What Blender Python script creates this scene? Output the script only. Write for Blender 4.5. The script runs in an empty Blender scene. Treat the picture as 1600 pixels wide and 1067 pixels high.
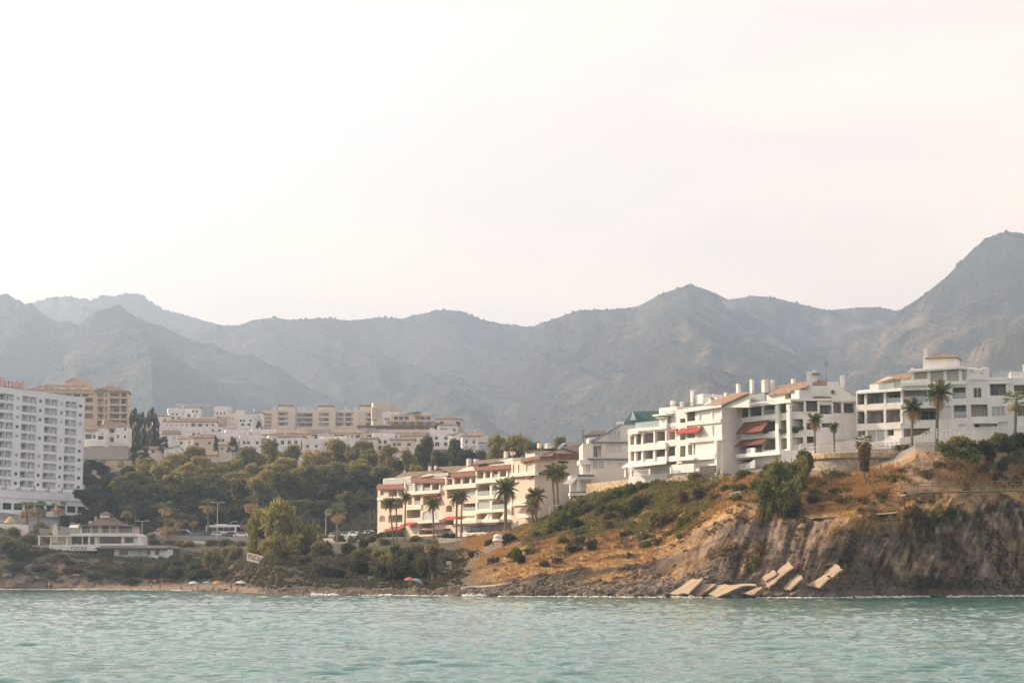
import bpy, bmesh, math, random
import numpy as np
from mathutils import Vector, Matrix
from mathutils.bvhtree import BVHTree

rad = math.radians
scene = bpy.context.scene
COL = scene.collection
rng = np.random.default_rng(7)
random.seed(7)

# ------------------------------------------------------------------ camera
FPX = 3000.0                       # focal length in photo pixels (1600 wide)
TILT = math.atan(0.1232)
CT, ST = math.cos(TILT), math.sin(TILT)
CAMZ = 2.8
cam_d = bpy.data.cameras.new('camera')
cam_d.sensor_width = 36.0
cam_d.lens = 36.0 * FPX / 1600.0
cam_d.clip_start = 0.5
cam_d.clip_end = 40000.0
cam = bpy.data.objects.new('camera', cam_d)
cam.location = (0, 0, CAMZ)
cam.rotation_euler = (math.pi / 2 + TILT, 0, 0)
COL.objects.link(cam)
scene.camera = cam

# ------------------------------------------------------------------ sky and sun
SUN_AZ = -69.0                     # degrees from the view direction, negative = left
SUN_EL = 27.0
world = bpy.data.worlds.new('World')
scene.world = world
world.use_nodes = True
wn, wl = world.node_tree.nodes, world.node_tree.links
wn.clear()
w_out = wn.new('ShaderNodeOutputWorld')
w_bg = wn.new('ShaderNodeBackground')
w_sky = wn.new('ShaderNodeTexSky')
w_sky.sky_type = 'NISHITA'
w_sky.sun_disc = False
w_sky.sun_elevation = rad(SUN_EL)
w_sky.sun_rotation = rad(SUN_AZ)
w_sky.air_density = 1.0
w_sky.dust_density = 5.0
w_sky.ozone_density = 1.0
w_bg.inputs['Strength'].default_value = 0.15
# thin high cloud: a veil of streaky noise over the whole dome
w_tc = wn.new('ShaderNodeTexCoord')
w_map = wn.new('ShaderNodeMapping')
w_map.inputs['Scale'].default_value = (1.6, 1.6, 9.0)
w_map.inputs['Rotation'].default_value = (0.12, 0.06, 0.3)
w_noise = wn.new('ShaderNodeTexNoise')
w_noise.inputs['Scale'].default_value = 2.2
w_noise.inputs['Detail'].default_value = 7.0
w_noise.inputs['Roughness'].default_value = 0.55
w_ramp = wn.new('ShaderNodeMapRange')
w_ramp.inputs['From Min'].default_value = 0.35
w_ramp.inputs['From Max'].default_value = 0.75
w_ramp.inputs['To Min'].default_value = 0.62
w_ramp.inputs['To Max'].default_value = 1.0
w_veil = wn.new('ShaderNodeMix')
w_veil.data_type = 'RGBA'
w_veil.inputs['B'].default_value = (7.6, 5.65, 4.0, 1)
w_cap = wn.new('ShaderNodeMix')
w_cap.data_type = 'RGBA'
w_cap.blend_type = 'DARKEN'
w_cap.inputs['Factor'].default_value = 1.0
w_cap.inputs['B'].default_value = (7.7, 5.7, 4.05, 1)
wl.new(w_tc.outputs['Generated'], w_map.inputs['Vector'])
wl.new(w_map.outputs['Vector'], w_noise.inputs['Vector'])
wl.new(w_noise.outputs['Fac'], w_ramp.inputs['Value'])
# the veil is thick low over the horizon and thins towards the zenith
w_sep = wn.new('ShaderNodeSeparateXYZ')
w_low = wn.new('ShaderNodeMapRange')
w_low.inputs['From Min'].default_value = 0.05
w_low.inputs['From Max'].default_value = 0.75
w_low.inputs['To Min'].default_value = 1.0
w_low.inputs['To Max'].default_value = 0.3
w_mul = wn.new('ShaderNodeMath')
w_mul.operation = 'MULTIPLY'
wl.new(w_tc.outputs['Generated'], w_sep.inputs['Vector'])
wl.new(w_sep.outputs['Z'], w_low.inputs['Value'])
wl.new(w_ramp.outputs['Result'], w_mul.inputs[0])
wl.new(w_low.outputs['Result'], w_mul.inputs[1])
wl.new(w_mul.outputs['Value'], w_veil.inputs['Factor'])
wl.new(w_sky.outputs['Color'], w_veil.inputs['A'])
wl.new(w_veil.outputs['Result'], w_cap.inputs['A'])
wl.new(w_cap.outputs['Result'], w_bg.inputs['Color'])
wl.new(w_bg.outputs['Background'], w_out.inputs['Surface'])

sun_d = bpy.data.lights.new('sun', 'SUN')
sun_d.energy = 4.3
sun_d.angle = rad(0.6)
sun_d.color = (1.0, 0.79, 0.56)
sun = bpy.data.objects.new('sun', sun_d)
_sd = Vector((math.sin(rad(SUN_AZ)) * math.cos(rad(SUN_EL)), math.cos(rad(SUN_AZ)) * math.cos(rad(SUN_EL)), math.sin(rad(SUN_EL))))
sun.rotation_euler = _sd.to_track_quat('Z', 'Y').to_euler()
sun.location = _sd * 500
COL.objects.link(sun)

scene.view_settings.view_transform = 'Standard'
scene.view_settings.look = 'None'
scene.view_settings.exposure = 0.78
scene.view_settings.gamma = 1.0
scene.render.engine = 'CYCLES'
scene.cycles.use_denoising = True
scene.cycles.max_bounces = 6
scene.cycles.diffuse_bounces = 3
scene.cycles.glossy_bounces = 3
scene.cycles.transmission_bounces = 3
scene.cycles.volume_bounces = 1
scene.cycles.transparent_max_bounces = 6
scene.cycles.caustics_reflective = False
scene.cycles.caustics_refractive = False
scene.cycles.sample_clamp_indirect = 4.0

# ------------------------------------------------------------------ helpers
def ray(px, py):
    xn, yn = (px - 800.0) / FPX, (533.5 - py) / FPX
    return Vector((xn, CT - yn * ST, ST + yn * CT))

def P(px, py, Y):
    """World point that lies Y metres ahead on the sight line through photo pixel (px, py)."""
    d = ray(px, py)
    return Vector((0, 0, CAMZ)) + d * (Y / d.y)

def zat(py, Y):
    return P(800, py, Y).z

def waterY(py):
    d = ray(800, py)
    return -CAMZ / d.z * d.y

_perm = np.random.default_rng(3).permutation(512)
_grad = np.random.default_rng(4).normal(size=(512, 3))
_grad /= np.linalg.norm(_grad, axis=1)[:, None]
_perm2 = np.concatenate([_perm, _perm])

def perlin(x, y, z=0.0):
    x, y, z = np.broadcast_arrays(np.asarray(x, float), np.asarray(y, float), np.asarray(z, float))
    xi, yi, zi = np.floor(x).astype(int), np.floor(y).astype(int), np.floor(z).astype(int)
    xf, yf, zf = x - xi, y - yi, z - zi
    u, v, w = [t * t * t * (t * (t * 6 - 15) + 10) for t in (xf, yf, zf)]
    def g(dx, dy, dz):
        h = _perm2[(_perm2[(_perm2[(xi + dx) & 511] + yi + dy) & 511] + zi + dz) & 511]
        gr = _grad[h]
        return gr[..., 0] * (xf - dx) + gr[..., 1] * (yf - dy) + gr[..., 2] * (zf - dz)
    l = lambda a, b, t: a + t * (b - a)
    return l(l(l(g(0,0,0), g(1,0,0), u), l(g(0,1,0), g(1,1,0), u), v), l(l(g(0,0,1), g(1,0,1), u), l(g(0,1,1), g(1,1,1), u), v), w)

def fbm(x, y, z=0.0, o=4, lac=2.03, gain=0.5):
    s, a = 0.0, 1.0
    for _ in range(o):
        s = s + a * perlin(x, y, z)
        x, y, z, a = x * lac + 13.7, y * lac + 7.1, z * lac + 3.3, a * gain
    return s

def ridged(x, y, z=0.0, o=4, lac=2.1, gain=0.5):
    s, a = 0.0, 1.0
    for _ in range(o):
        s = s + a * (1.0 - 2.2 * np.abs(perlin(x, y, z)))
        x, y, z, a = x * lac + 5.7, y * lac + 9.1, z * lac + 1.3, a * gain
    return s

def new_obj(name, mesh, parent=None):
    o = bpy.data.objects.new(name, mesh)
    COL.objects.link(o)
    if parent is not None:
        o.parent = parent
    return o

def tag(o, label=None, cat=None, group=None, kind=None):
    if label: o['label'] = label
    if cat: o['category'] = cat
    if group: o['group'] = group
    if kind: o['kind'] = kind
    return o

def empty(name, loc=(0, 0, 0), rz=0.0):
    o = bpy.data.objects.new(name, None)
    o.empty_display_size = 0.3
    o.location = loc
    o.rotation_euler = (0, 0, rz)
    COL.objects.link(o)
    return o

def np_mesh(name, co, quads=None, tris=None, mats=(), smooth=False, color=None):
    me = bpy.data.meshes.new(name)
    co = np.asarray(co, np.float32).reshape(-1, 3)
    nq = 0 if quads is None else len(quads)
    nt = 0 if tris is None else len(tris)
    me.vertices.add(len(co))
    me.vertices.foreach_set('co', co.ravel())
    idx = []
    if nq: idx.append(np.asarray(quads, np.int32).ravel())
    if nt: idx.append(np.asarray(tris, np.int32).ravel())
    idx = np.concatenate(idx)
    me.loops.add(len(idx))
    me.loops.foreach_set('vertex_index', idx)
    st = np.concatenate([np.arange(nq) * 4, nq * 4 + np.arange(nt) * 3]).astype(np.int32)
    me.polygons.add(nq + nt)
    me.polygons.foreach_set('loop_start', st)
    if smooth:
        me.polygons.foreach_set('use_smooth', np.ones(nq + nt, bool))
    if color is not None:
        at = me.color_attributes.new('tint', 'FLOAT_COLOR', 'POINT')
        c4 = np.ones((len(co), 4), np.float32)
        c4[:, :3] = color
        at.data.foreach_set('color', c4.ravel())
    for m in mats:
        me.materials.append(m)
    me.update()
    me.validate()
    return me

def grid_quads(nr, nc):
    r, c = np.meshgrid(np.arange(nr - 1), np.arange(nc - 1), indexing='ij')
    i = (r * nc + c).ravel()
    return np.stack([i, i + 1, i + nc + 1, i + nc], 1)

# ------------------------------------------------------------------ materials
MATS = {}
def mat(name, color, rough=0.8, var=0.0, vscale=1.0, bump=0.0, bscale=8.0, color2=None, attr=False, metallic=0.0, spec=0.3,
        trans=0.0, tcolor=None, rand=0.0, stretch=None, emit=None):
    """Procedural material: base colour broken up by noise, optional bump, optional translucency for leaves."""
    m = bpy.data.materials.new(name)
    m.use_nodes = True
    n, l = m.node_tree.nodes, m.node_tree.links
    b = n['Principled BSDF']
    out = n['Material Output']
    b.inputs['Roughness'].default_value = rough
    b.inputs['Metallic'].default_value = metallic
    b.inputs['Specular IOR Level'].default_value = spec
    src = None
    tc = n.new('ShaderNodeTexCoord')
    vec = tc.outputs['Object']
    if stretch:
        mp = n.new('ShaderNodeMapping')
        mp.inputs['Scale'].default_value = stretch
        l.new(vec, mp.inputs['Vector'])
        vec = mp.outputs['Vector']
    if attr:
        a = n.new('ShaderNodeAttribute')
        a.attribute_name = 'tint'
        src = a.outputs['Color']
    if var > 0 or color2:
        nz = n.new('ShaderNodeTexNoise')
        nz.inputs['Scale'].default_value = vscale
        nz.inputs['Detail'].default_value = 6
        nz.inputs['Roughness'].default_value = 0.6
        l.new(vec, nz.inputs['Vector'])
        if color2:
            mx = n.new('ShaderNodeMix'); mx.data_type = 'RGBA'
            mr = n.new('ShaderNodeMapRange')
            mr.inputs['From Min'].default_value = 0.4; mr.inputs['From Max'].default_value = 0.62
            l.new(nz.outputs['Fac'], mr.inputs['Value'])
            l.new(mr.outputs['Result'], mx.inputs['Factor'])
            mx.inputs['A'].default_value = (*color, 1); mx.inputs['B'].default_value = (*color2, 1)
            src = mx.outputs['Result']
        if var > 0:
            mr = n.new('ShaderNodeMapRange')
            mr.inputs['From Min'].default_value = 0.25; mr.inputs['From Max'].default_value = 0.75
            mr.inputs['To Min'].default_value = 1 - var; mr.inputs['To Max'].default_value = 1 + var
            l.new(nz.outputs['Fac'], mr.inputs['Value'])
            mx = n.new('ShaderNodeMix'); mx.data_type = 'RGBA'; mx.blend_type = 'MULTIPLY'
            mx.inputs['Factor'].default_value = 1.0
            if src is None: mx.inputs['A'].default_value = (*color, 1)
            else: l.new(src, mx.inputs['A'])
            l.new(mr.outputs['Result'], mx.inputs['B'])
            src = mx.outputs['Result']
    if rand > 0:
        oi = n.new('ShaderNodeObjectInfo')
        hs = n.new('ShaderNodeHueSaturation')
        mr = n.new('ShaderNodeMapRange')
        mr.inputs['To Min'].default_value = 1 - rand; mr.inputs['To Max'].default_value = 1 + rand
        l.new(oi.outputs['Random'], mr.inputs['Value'])
        l.new(mr.outputs['Result'], hs.inputs['Value'])
        mh = n.new('ShaderNodeMapRange')
        mh.inputs['To Min'].default_value = 0.5 + rand * 0.06; mh.inputs['To Max'].default_value = 0.5 - rand * 0.06
        l.new(oi.outputs['Random'], mh.inputs['Value'])
        l.new(mh.outputs['Result'], hs.inputs['Hue'])
        if src is None: hs.inputs['Color'].default_value = (*color, 1)
        else: l.new(src, hs.inputs['Color'])
        src = hs.outputs['Color']
    if src is None: b.inputs['Base Color'].default_value = (*color, 1)
    else: l.new(src, b.inputs['Base Color'])
    if bump > 0:
        nb = n.new('ShaderNodeTexNoise')
        nb.inputs['Scale'].default_value = bscale
        nb.inputs['Detail'].default_value = 7
        nb.inputs['Roughness'].default_value = 0.65
        l.new(vec, nb.inputs['Vector'])
        bp = n.new('ShaderNodeBump')
        bp.inputs['Strength'].default_value = 1.0
        bp.inputs['Distance'].default_value = bump
        l.new(nb.outputs['Fac'], bp.inputs['Height'])
        l.new(bp.outputs['Normal'], b.inputs['Normal'])
    if emit:
        b.inputs['Emission Color'].default_value = (*emit[0], 1)
        b.inputs['Emission Strength'].default_value = emit[1]
    if trans > 0:
        t = n.new('ShaderNodeBsdfTranslucent')
        if tcolor: t.inputs['Color'].default_value = (*tcolor, 1)
        elif src is not None: l.new(src, t.inputs['Color'])
        else: t.inputs['Color'].default_value = (*color, 1)
        ms = n.new('ShaderNodeMixShader')
        ms.inputs['Fac'].default_value = trans
        l.new(b.outputs['BSDF'], ms.inputs[1]); l.new(t.outputs['BSDF'], ms.inputs[2])
        l.new(ms.outputs['Shader'], out.inputs['Surface'])
    MATS[name] = m
    return m

# ------------------------------------------------------------------ the sea
def water_material():
    m = bpy.data.materials.new('sea_water')
    m.use_nodes = True
    n, l = m.node_tree.nodes, m.node_tree.links
    b = n['Principled BSDF']
    b.inputs['Base Color'].default_value = (0.048, 0.175, 0.148, 1)
    b.inputs['Roughness'].default_value = 0.02
    b.inputs['IOR'].default_value = 1.40
    tc = n.new('ShaderNodeTexCoord')
    mp = n.new('ShaderNodeMapping'); mp.inputs['Scale'].default_value = (1.0, 1.7, 1.0)
    mp.inputs['Rotation'].default_value = (0, 0, 0.2)
    nz = n.new('ShaderNodeTexNoise')
    nz.inputs['Scale'].default_value = 4.5; nz.inputs['Detail'].default_value = 4; nz.inputs['Roughness'].default_value = 0.55
    bp = n.new('ShaderNodeBump'); bp.inputs['Distance'].default_value = 0.03; bp.inputs['Strength'].default_value = 1.0
    l.new(tc.outputs['Object'], mp.inputs['Vector']); l.new(mp.outputs['Vector'], nz.inputs['Vector'])
    l.new(nz.outputs['Fac'], bp.inputs['Height']); l.new(bp.outputs['Normal'], b.inputs['Normal'])
    return m
WATER = water_material()

def wave_z(x, y):
    z = 0.0
    r = np.random.default_rng(11)
    for lam, amp, n in ((5.0, 0.018, 5), (2.3, 0.027, 8), (1.25, 0.024, 11), (0.8, 0.017, 12)):
        for _ in range(n):
            L = lam * r.uniform(0.75, 1.3)
            th = r.normal(-1.42, 0.42)
            k = 2 * math.pi / L
            ph = r.uniform(0, 6.28)
            w = np.sin(k * (x * math.cos(th) + y * math.sin(th)) + ph)
            z = z + amp / math.sqrt(n) * 1.5 * w
    g = 0.8 + 0.8 * perlin(x / 9.0, y / 12.0, 4.2)
    g2 = perlin(x / 1.9, y / 1.3, 9.2)
    return z * np.clip(g, 0.3, 1.4) + 0.020 * g2 + 0.030 * (1 - 2.4 * np.abs(perlin(x / 0.9, y / 0.7, 2.2)))

def build_sea():
    nr, nc = 860, 440
    # rows get sparser with distance
    t = np.linspace(0, 1, nr)
    Yr = 38.0 * (520.0 / 38.0) ** (t ** 0.92)
    a = np.linspace(-0.345, 0.345, nc)
    Yg, ag = np.meshgrid(Yr, a, indexing='ij')
    X = ag * Yg
    fade = 1.0 / (1.0 + (Yg / 600.0) ** 2)
    Z = wave_z(X, Yg) * (0.35 + 0.65 * fade)
    co = np.stack([X, Yg, Z], -1)
    o = new_obj('sea', np_mesh('sea', co, grid_quads(nr, nc), mats=[WATER], smooth=True))
    tag(o, 'rippled turquoise sea in front of the rocky shore', kind='structure')
    # the rest of the sea, beside and behind the boat
    me = np_mesh('open_sea', [(-4000, -4000, -0.55), (4000, -4000, -0.55), (4000, 700, -0.55), (-4000, 700, -0.55)], [(0, 1, 2, 3)], mats=[WATER])
    tag(new_obj('open_sea', me), 'open turquoise sea around the boat', kind='structure')
build_sea()

# ------------------------------------------------------------------ mountains
SKYLINE = [(-300,470),(-120,455),(0,462),(25,475),(30,476),(65,466),(95,463),(135,470),(150,462),(175,463),(187,458),(210,460),(225,470),(245,483),(280,492),(320,503),(345,509),(370,508),
 (390,500),(425,496),(450,500),(500,497),(545,501),(590,496),(625,498),(650,492),(690,484),(720,486),(750,499),(790,507),(830,511),(850,504),(905,485),(950,484),(985,481),(1000,478),
 (1040,458),(1080,445),(1110,453),(1145,469),(1180,462),(1215,465),(1260,476),(1300,485),(1350,480),(1380,480),(1412,486),(1450,463),(1490,432),(1530,392),(1555,372),(1585,362),(1610,364),(1680,390),(1800,440),(1950,470)]
def ridge(pts, Y, slope, wig=0.0):
    """pts (px,py) silhouettes at depth Y (or pts with own depth)."""
    return [(p[0], p[1], p[2] if len(p) > 2 else Y) for p in pts], slope
RIDGES = [
 # far left peaks
 ridge([(-300,520),(-60,500),(30,476),(65,466),(95,463),(135,470),(150,462),(175,463),(187,458),(210,460),(225,470),(245,483),(280,492),(320,503),(345,509),(420,545),(520,600)], 6400, 0.42),
 # left edge shoulder
 ridge([(-300,430),(-150,430),(-60,445),(0,462),(40,484),(90,510),(150,545),(210,590),(260,620)], 4700, 0.42),
 # front hill at left
 ridge([(-100,640),(0,610),(60,560),(110,522),(160,505),(200,499),(250,508),(290,525),(340,545),(390,570),(440,590),(500,612),(560,640),(620,670)], 4300, 0.36),
 # middle range
 ridge([(200,590),(280,540),(340,512),(370,508),(390,500),(425,496),(450,500),(500,497),(545,501),(590,496),(625,498),(650,492),(690,484),(720,486),(750,499),(790,507),(830,511),(880,540),(950,590)], 5300, 0.42),
 # right of middle: the 1080 peak
 ridge([(700,600),(770,555),(830,514),(850,504),(905,485),(950,484),(985,481),(1000,478),(1040,458),(1080,445),(1110,453),(1145,475),(1200,510),(1280,560),(1360,620)], 4500, 0.45),
 ridge([(1050,520),(1110,490),(1145,471),(1180,462),(1215,465),(1260,476),(1300,485),(1350,480),(1380,480),(1412,486),(1450,500),(1520,540)], 5000, 0.45),
 # right peak
 ridge([(1200,640),(1290,580),(1360,520),(1412,486),(1450,463),(1490,432),(1530,392),(1555,372),(1585,362),(1610,364),(1680,390),(1800,440),(1950,470)], 3900, 0.5),
 # lower foothills in front
 ridge([(440,660),(520,640),(600,628),(660,614),(700,606),(760,614),(820,630),(900,668),(960,690)], 4000, 0.32),
 ridge([(820,690),(880,660),(950,625),(1010,590),(1060,560),(1110,545),(1170,555),(1240,590),(1300,620),(1360,650)], 3600, 0.36),
 ridge([(1180,690),(1260,640),(1330,590),(1400,545),(1450,515),(1510,490),(1570,470),(1610,450),(1700,440),(1950,500)], 3300, 0.42),
]
def build_mountains():
    nr, nc = 400, 760
    apx = np.linspace(-300, 1900, nc)
    Yr = np.linspace(2000, 7600, nr)
    a = (apx - 800) / FPX / 1.004
    ag, Yg = np.meshgrid(a, Yr)
    X = ag * Yg
    # domain warp so ridge lines wander in depth
    warp = 260 * fbm(X / 1500, Yg / 1500, 1.0, 3)
    Z = np.full_like(X, 40.0)
    for pts, slope in RIDGES:
        pa = np.array([p[0] for p in pts], float); pz = np.array([zat(p[1], p[2]) for p in pts]); py = np.array([p[2] for p in pts], float)
        zr = np.interp(apx, pa, pz, left=-400, right=-400)[None, :]
        yr = np.interp(apx, pa, py)[None, :]
        dist = Yg + warp - yr
        front = np.where(dist < 0, -dist, dist * 1.35)
        # spurs that run down from the crest towards the sea
        sp = ridged(X / 620 + Yg / 2600 + pts[0][0], Yg / 3800, pts[0][0] * 0.01, 3)
        drop = slope * front * (1.0 - 0.46 * (sp - 0.5) * np.clip(front / 500, 0, 1))
        gul = 1.0 - np.clip(ridged(X / 430 + Yg / 1500 + 0.6 * fbm(X / 900, Yg / 900, 2.0, 2), Yg / 2600 + pts[0][0], 3.0, 3) / 1.6, 0, 1)
        Z = np.maximum(Z, zr - drop - (45 if pts[3][2] == 4300 else 95) * gul * np.clip(front / 350, 0, 1))
    rough = np.clip((Z - 60) / 200, 0, 1)
    Z = Z + rough * (40 * (ridged(X / 330 + Yg / 900, Yg / 480, 5.0, 4) - 0.8) + 9 * fbm(X / 55, Yg / 55, 8.0, 3))
    # keep the skyline where the photograph has it
    sk = np.array(SKYLINE, float)
    skz = np.interp(apx, sk[:, 0], sk[:, 1])
    dz = (533.5 - skz) / FPX
    tanl = (ST + dz * CT) / (CT - dz * ST)
    ang = (Z - CAMZ) / Yg
    top = ang.max(0)
    corr = tanl / top
    k = np.clip((ang / top[None, :] - 0.80) / 0.20, 0, 1)
    Z = CAMZ + (Z - CAMZ) * (1 + (corr[None, :] - 1) * k)
    # flat-ish ground between town and mountains
    co = np.stack([X, Yg, Z], -1)
    n1 = fbm(X / 210, Yg / 210, 3.0, 4)
    n2 = fbm(X / 60, Yg / 60, 6.0, 3)
    # bare slopes: more on lower right flanks
    bare = 0.75 * np.clip((n1 + 0.7 * n2 - 0.08) * 2.2, 0, 1) * np.clip(0.35 + 0.6 * np.clip((ag + 0.05) * 4, 0, 1), 0, 1)
    scrub = np.array([0.046, 0.050, 0.030]); tan = np.array([0.22, 0.17, 0.12])
    col = scrub + (tan - scrub) * bare[..., None]
    col = col * (1 + 0.25 * n2)[..., None]
    o = new_obj('mountains', np_mesh('mountains', co, grid_quads(nr, nc), mats=[mat('mountain_scrub', (0.1, 0.1, 0.06), 0.95, attr=True, var=0.65, vscale=0.05, bump=12.0, bscale=0.06)], smooth=True, color=np.clip(col, 0, 1).reshape(-1, 3)))
    tag(o, 'hazy scrub-covered mountain range behind the town', kind='structure')
    return co.reshape(nr, nc, 3), bare
MTN, MBARE = build_mountains()

def blob_template(low=False):
    bm = bmesh.new()
    bmesh.ops.create_icosphere(bm, subdivisions=1, radius=1.0)
    if low:
        bm.free(); v = np.array([(1,0,0),(-.5,.87,0),(-.5,-.87,0),(0,0,1),(.0,.0,-.6)], float); return v, np.array([(0,1,3),(1,2,3),(2,0,3),(1,0,4),(2,1,4),(0,2,4)])
    v = np.array([w.co[:] for w in bm.verts]); f = np.array([[w.index for w in p.verts] for p in bm.faces])
    bm.free()
    return v, f
BV, BF = blob_template()
LV, LF = blob_template(True)

def scatter_blobs(pos, size, seed=0, squash=0.8, low=False):
    BV, BF = (LV, LF) if low else (globals()['BV'], globals()['BF'])
    r = np.random.default_rng(seed)
    n = len(pos)
    v = BV[None] * (1 + r.uniform(-0.35, 0.35, (n, len(BV), 1)))
    v = v * size[:, None, None] * np.array([1, 1, squash])
    co = v + pos[:, None, :]
    f = BF[None] + (np.arange(n) * len(BV))[:, None, None]
    return co.reshape(-1, 3), f.reshape(-1, 3)

def build_mountain_scrub():
    r = np.random.default_rng(21)
    nr, nc = MTN.shape[:2]
    # facing filter: only slopes seen from the sea
    n = 100000
    i = r.integers(1, nr - 2, n); j = r.integers(0, nc - 2, n)
    fi, fj = r.uniform(0, 1, (2, n))
    p = MTN[i, j] * ((1 - fi) * (1 - fj))[:, None] + MTN[i + 1, j] * (fi * (1 - fj))[:, None] + MTN[i, j + 1] * ((1 - fi) * fj)[:, None] + MTN[i + 1, j + 1] * (fi * fj)[:, None]
    d = MBARE[i, j]
    ang = (p[:, 2] - CAMZ) / p[:, 1]
    keep = (p[:, 2] > 90) & (r.uniform(0, 1, n) > d * 0.85)
    # drop those hidden behind nearer slopes
    amax = np.maximum.accumulate((MTN[..., 2] - CAMZ) / MTN[..., 1], axis=0)
    keep &= ang > amax[i, j] - 0.004
    p = p[keep]
    s = r.uniform(1.6, 3.8, len(p)) * (p[:, 1] / 4500) ** 0.5
    a_ = (p[:, 2] - CAMZ) / p[:, 1]; crest = a_ > amax[-1, j[keep]] - 0.0012
    s = np.where(crest, s * r.uniform(1.2, 2.4, len(p)), s)
    co, f = scatter_blobs(p, s, 5, low=True)
    o = new_obj('mountain_scrub', np_mesh('mountain_scrub', co, tris=f, mats=[mat('scrub_leaves', (0.048, 0.052, 0.030), 0.95, var=0.4, vscale=0.02)]))
    tag(o, 'dark scattered pines and scrub on the mountain slopes', kind='stuff')
build_mountain_scrub()

# ------------------------------------------------------------------ coast: beach, cliffs, slopes, terraces
# per photo column: waterline py, then (py, Y) knots: beach back, slope, break, upper slope, terrace front, terrace, terrace back
COLS = [
 (-260, 920.0, [(916,484),(880,494),(845,506),(822,520),(812,556),(800,585),(795,650)]),
 (0,   921.0, [(917,476),(885,488),(850,503),(826,520),(815,556),(800,585),(795,650)]),
 (80,  921.0, [(917,476),(884,488),(862,497),(858,511),(838,538),(815,580),(795,650)]),
 (180, 921.5, [(917,472),(893,484),(873,495),(868,508),(841,536),(828,575),(785,650)]),
 (260, 922.5, [(916,462),(897,478),(876,494),(866,508),(842,534),(832,575),(785,650)]),
 (340, 924.0, [(915,440),(893,470),(874,490),(860,508),(843,532),(835,575),(785,650)]),
 (395, 927.0, [(920,372),(902,392),(886,412),(866,450),(845,528),(836,575),(785,650)]),
 (430, 929.0, [(924,336),(902,345),(869,362),(874,410),(846,520),(836,575),(785,650)]),
 (480, 930.0, [(925,324),(906,340),(882,366),(872,410),(848,512),(838,575),(780,650)]),
 (540, 930.5, [(924,315),(912,332),(892,366),(868,412),(848,490),(838,560),(770,650)]),
 (600, 931.0, [(923,310),(912,326),(892,365),(862,415),(840,452),(837,485),(755,650)]),
 (680, 931.5, [(922,304),(912,316),(884,360),(862,405),(840,438),(836,475),(745,650)]),
 (735, 932.0, [(920,299),(897,313),(870,340),(858,375),(838,422),(836,465),(742,650)]),
 (800, 932.5, [(921,294),(888,308),(852,334),(842,366),(830,392),(824,440),(735,650)]),
 (860, 932.5, [(922,290),(880,305),(842,334),(824,358),(808,386),(802,425),(722,650)]),
 (930, 933.0, [(922,286),(880,301),(832,327),(796,348),(772,364),(757,400),(712,650)]),
 (1000,933.5, [(922,281),(880,296),(830,316),(788,334),(757,349),(750,390),(700,650)]),
 (1080,934.0, [(922,277),(868,288),(826,299),(785,315),(752,332),(742,380),(690,650)]),
 (1150,934.0, [(918,274),(850,283),(782,293),(768,304),(742,322),(732,370),(690,650)]),
 (1180,934.0, [(918,273),(852,281),(785,290),(762,301),(738,316),(724,345),(690,650)]),
 (1250,934.5, [(920,270),(862,278),(806,286),(776,296),(742,307),(716,318),(690,650)]),
 (1330,934.0, [(918,268),(850,276),(801,283),(768,295),(730,308),(708,320),(685,650)]),
 (1400,933.5, [(917,266),(850,272),(798,278),(772,287),(722,301),(700,316),(675,650)]),
 (1435,933.0, [(917,266),(850,271),(776,277),(766,283),(700,297),(690,314),(672,650)]),
 (1500,933.0, [(917,266),(850,270),(768,276),(764,282),(712,294),(686,312),(670,650)]),
 (1600,932.0, [(917,268),(850,271),(764,277),(761,283),(706,295),(680,312),(665,650)]),
 (1700,931.0, [(916,272),(850,275),(762,280),(759,286),(700,298),(676,315),(660,650)]),
 (1900,931.0, [(916,276),(850,280),(762,285),(759,290),(700,302),(676,320),(660,650)]),
]
BACK = [(870, {-260:712, 0:712, 130:712, 300:712, 450:712, 650:708, 760:728, 900:722, 1900:705}),
        (1000, {-260:690, 0:690, 250:684, 420:682, 600:688, 720:702, 800:728, 1900:705}),
        (1150, {-260:672, 0:668, 250:660, 420:672, 600:674, 720:700, 800:728, 1900:705}),
        (1500, {-260:690, 300:672, 600:690, 760:725, 1900:705}),
        (2300, {-260:720, 300:700, 600:710, 760:738, 1900:735})]
SEG = [3, 12, 50, 54, 30, 28, 14, 14, 8, 6, 6, 6, 4]

def coast_knots(px):
    cp = [c[0] for c in COLS]
    wl_ = np.interp(px, cp, [c[1] for c in COLS])
    Yw = np.array([waterY(w) for w in wl_])
    K = [(Yw - 14, np.full_like(Yw, -1.9)), (Yw, np.full_like(Yw, -0.05))]
    for k in range(7):
        py = np.interp(px, cp, [c[2][k][0] for c in COLS]); Y = np.interp(px, cp, [c[2][k][1] for c in COLS])
        Y = np.maximum(Y, K[-1][0] + 1.0)
        K.append((Y, np.array([zat(a, b) for a, b in zip(py, Y)])))
    for Yb, dct in BACK:
        py = np.interp(px, list(dct), list(dct.values()))
        K.append((np.full_like(Yw, Yb), np.array([zat(a, Yb) for a in py])))
    return np.array([k[0] for k in K]), np.array([k[1] for k in K])     # (nk, ncols)

def sm(e0, e1, x):
    t = np.clip((x - e0) / (e1 - e0), 0, 1)
    return t * t * (3 - 2 * t)

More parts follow.
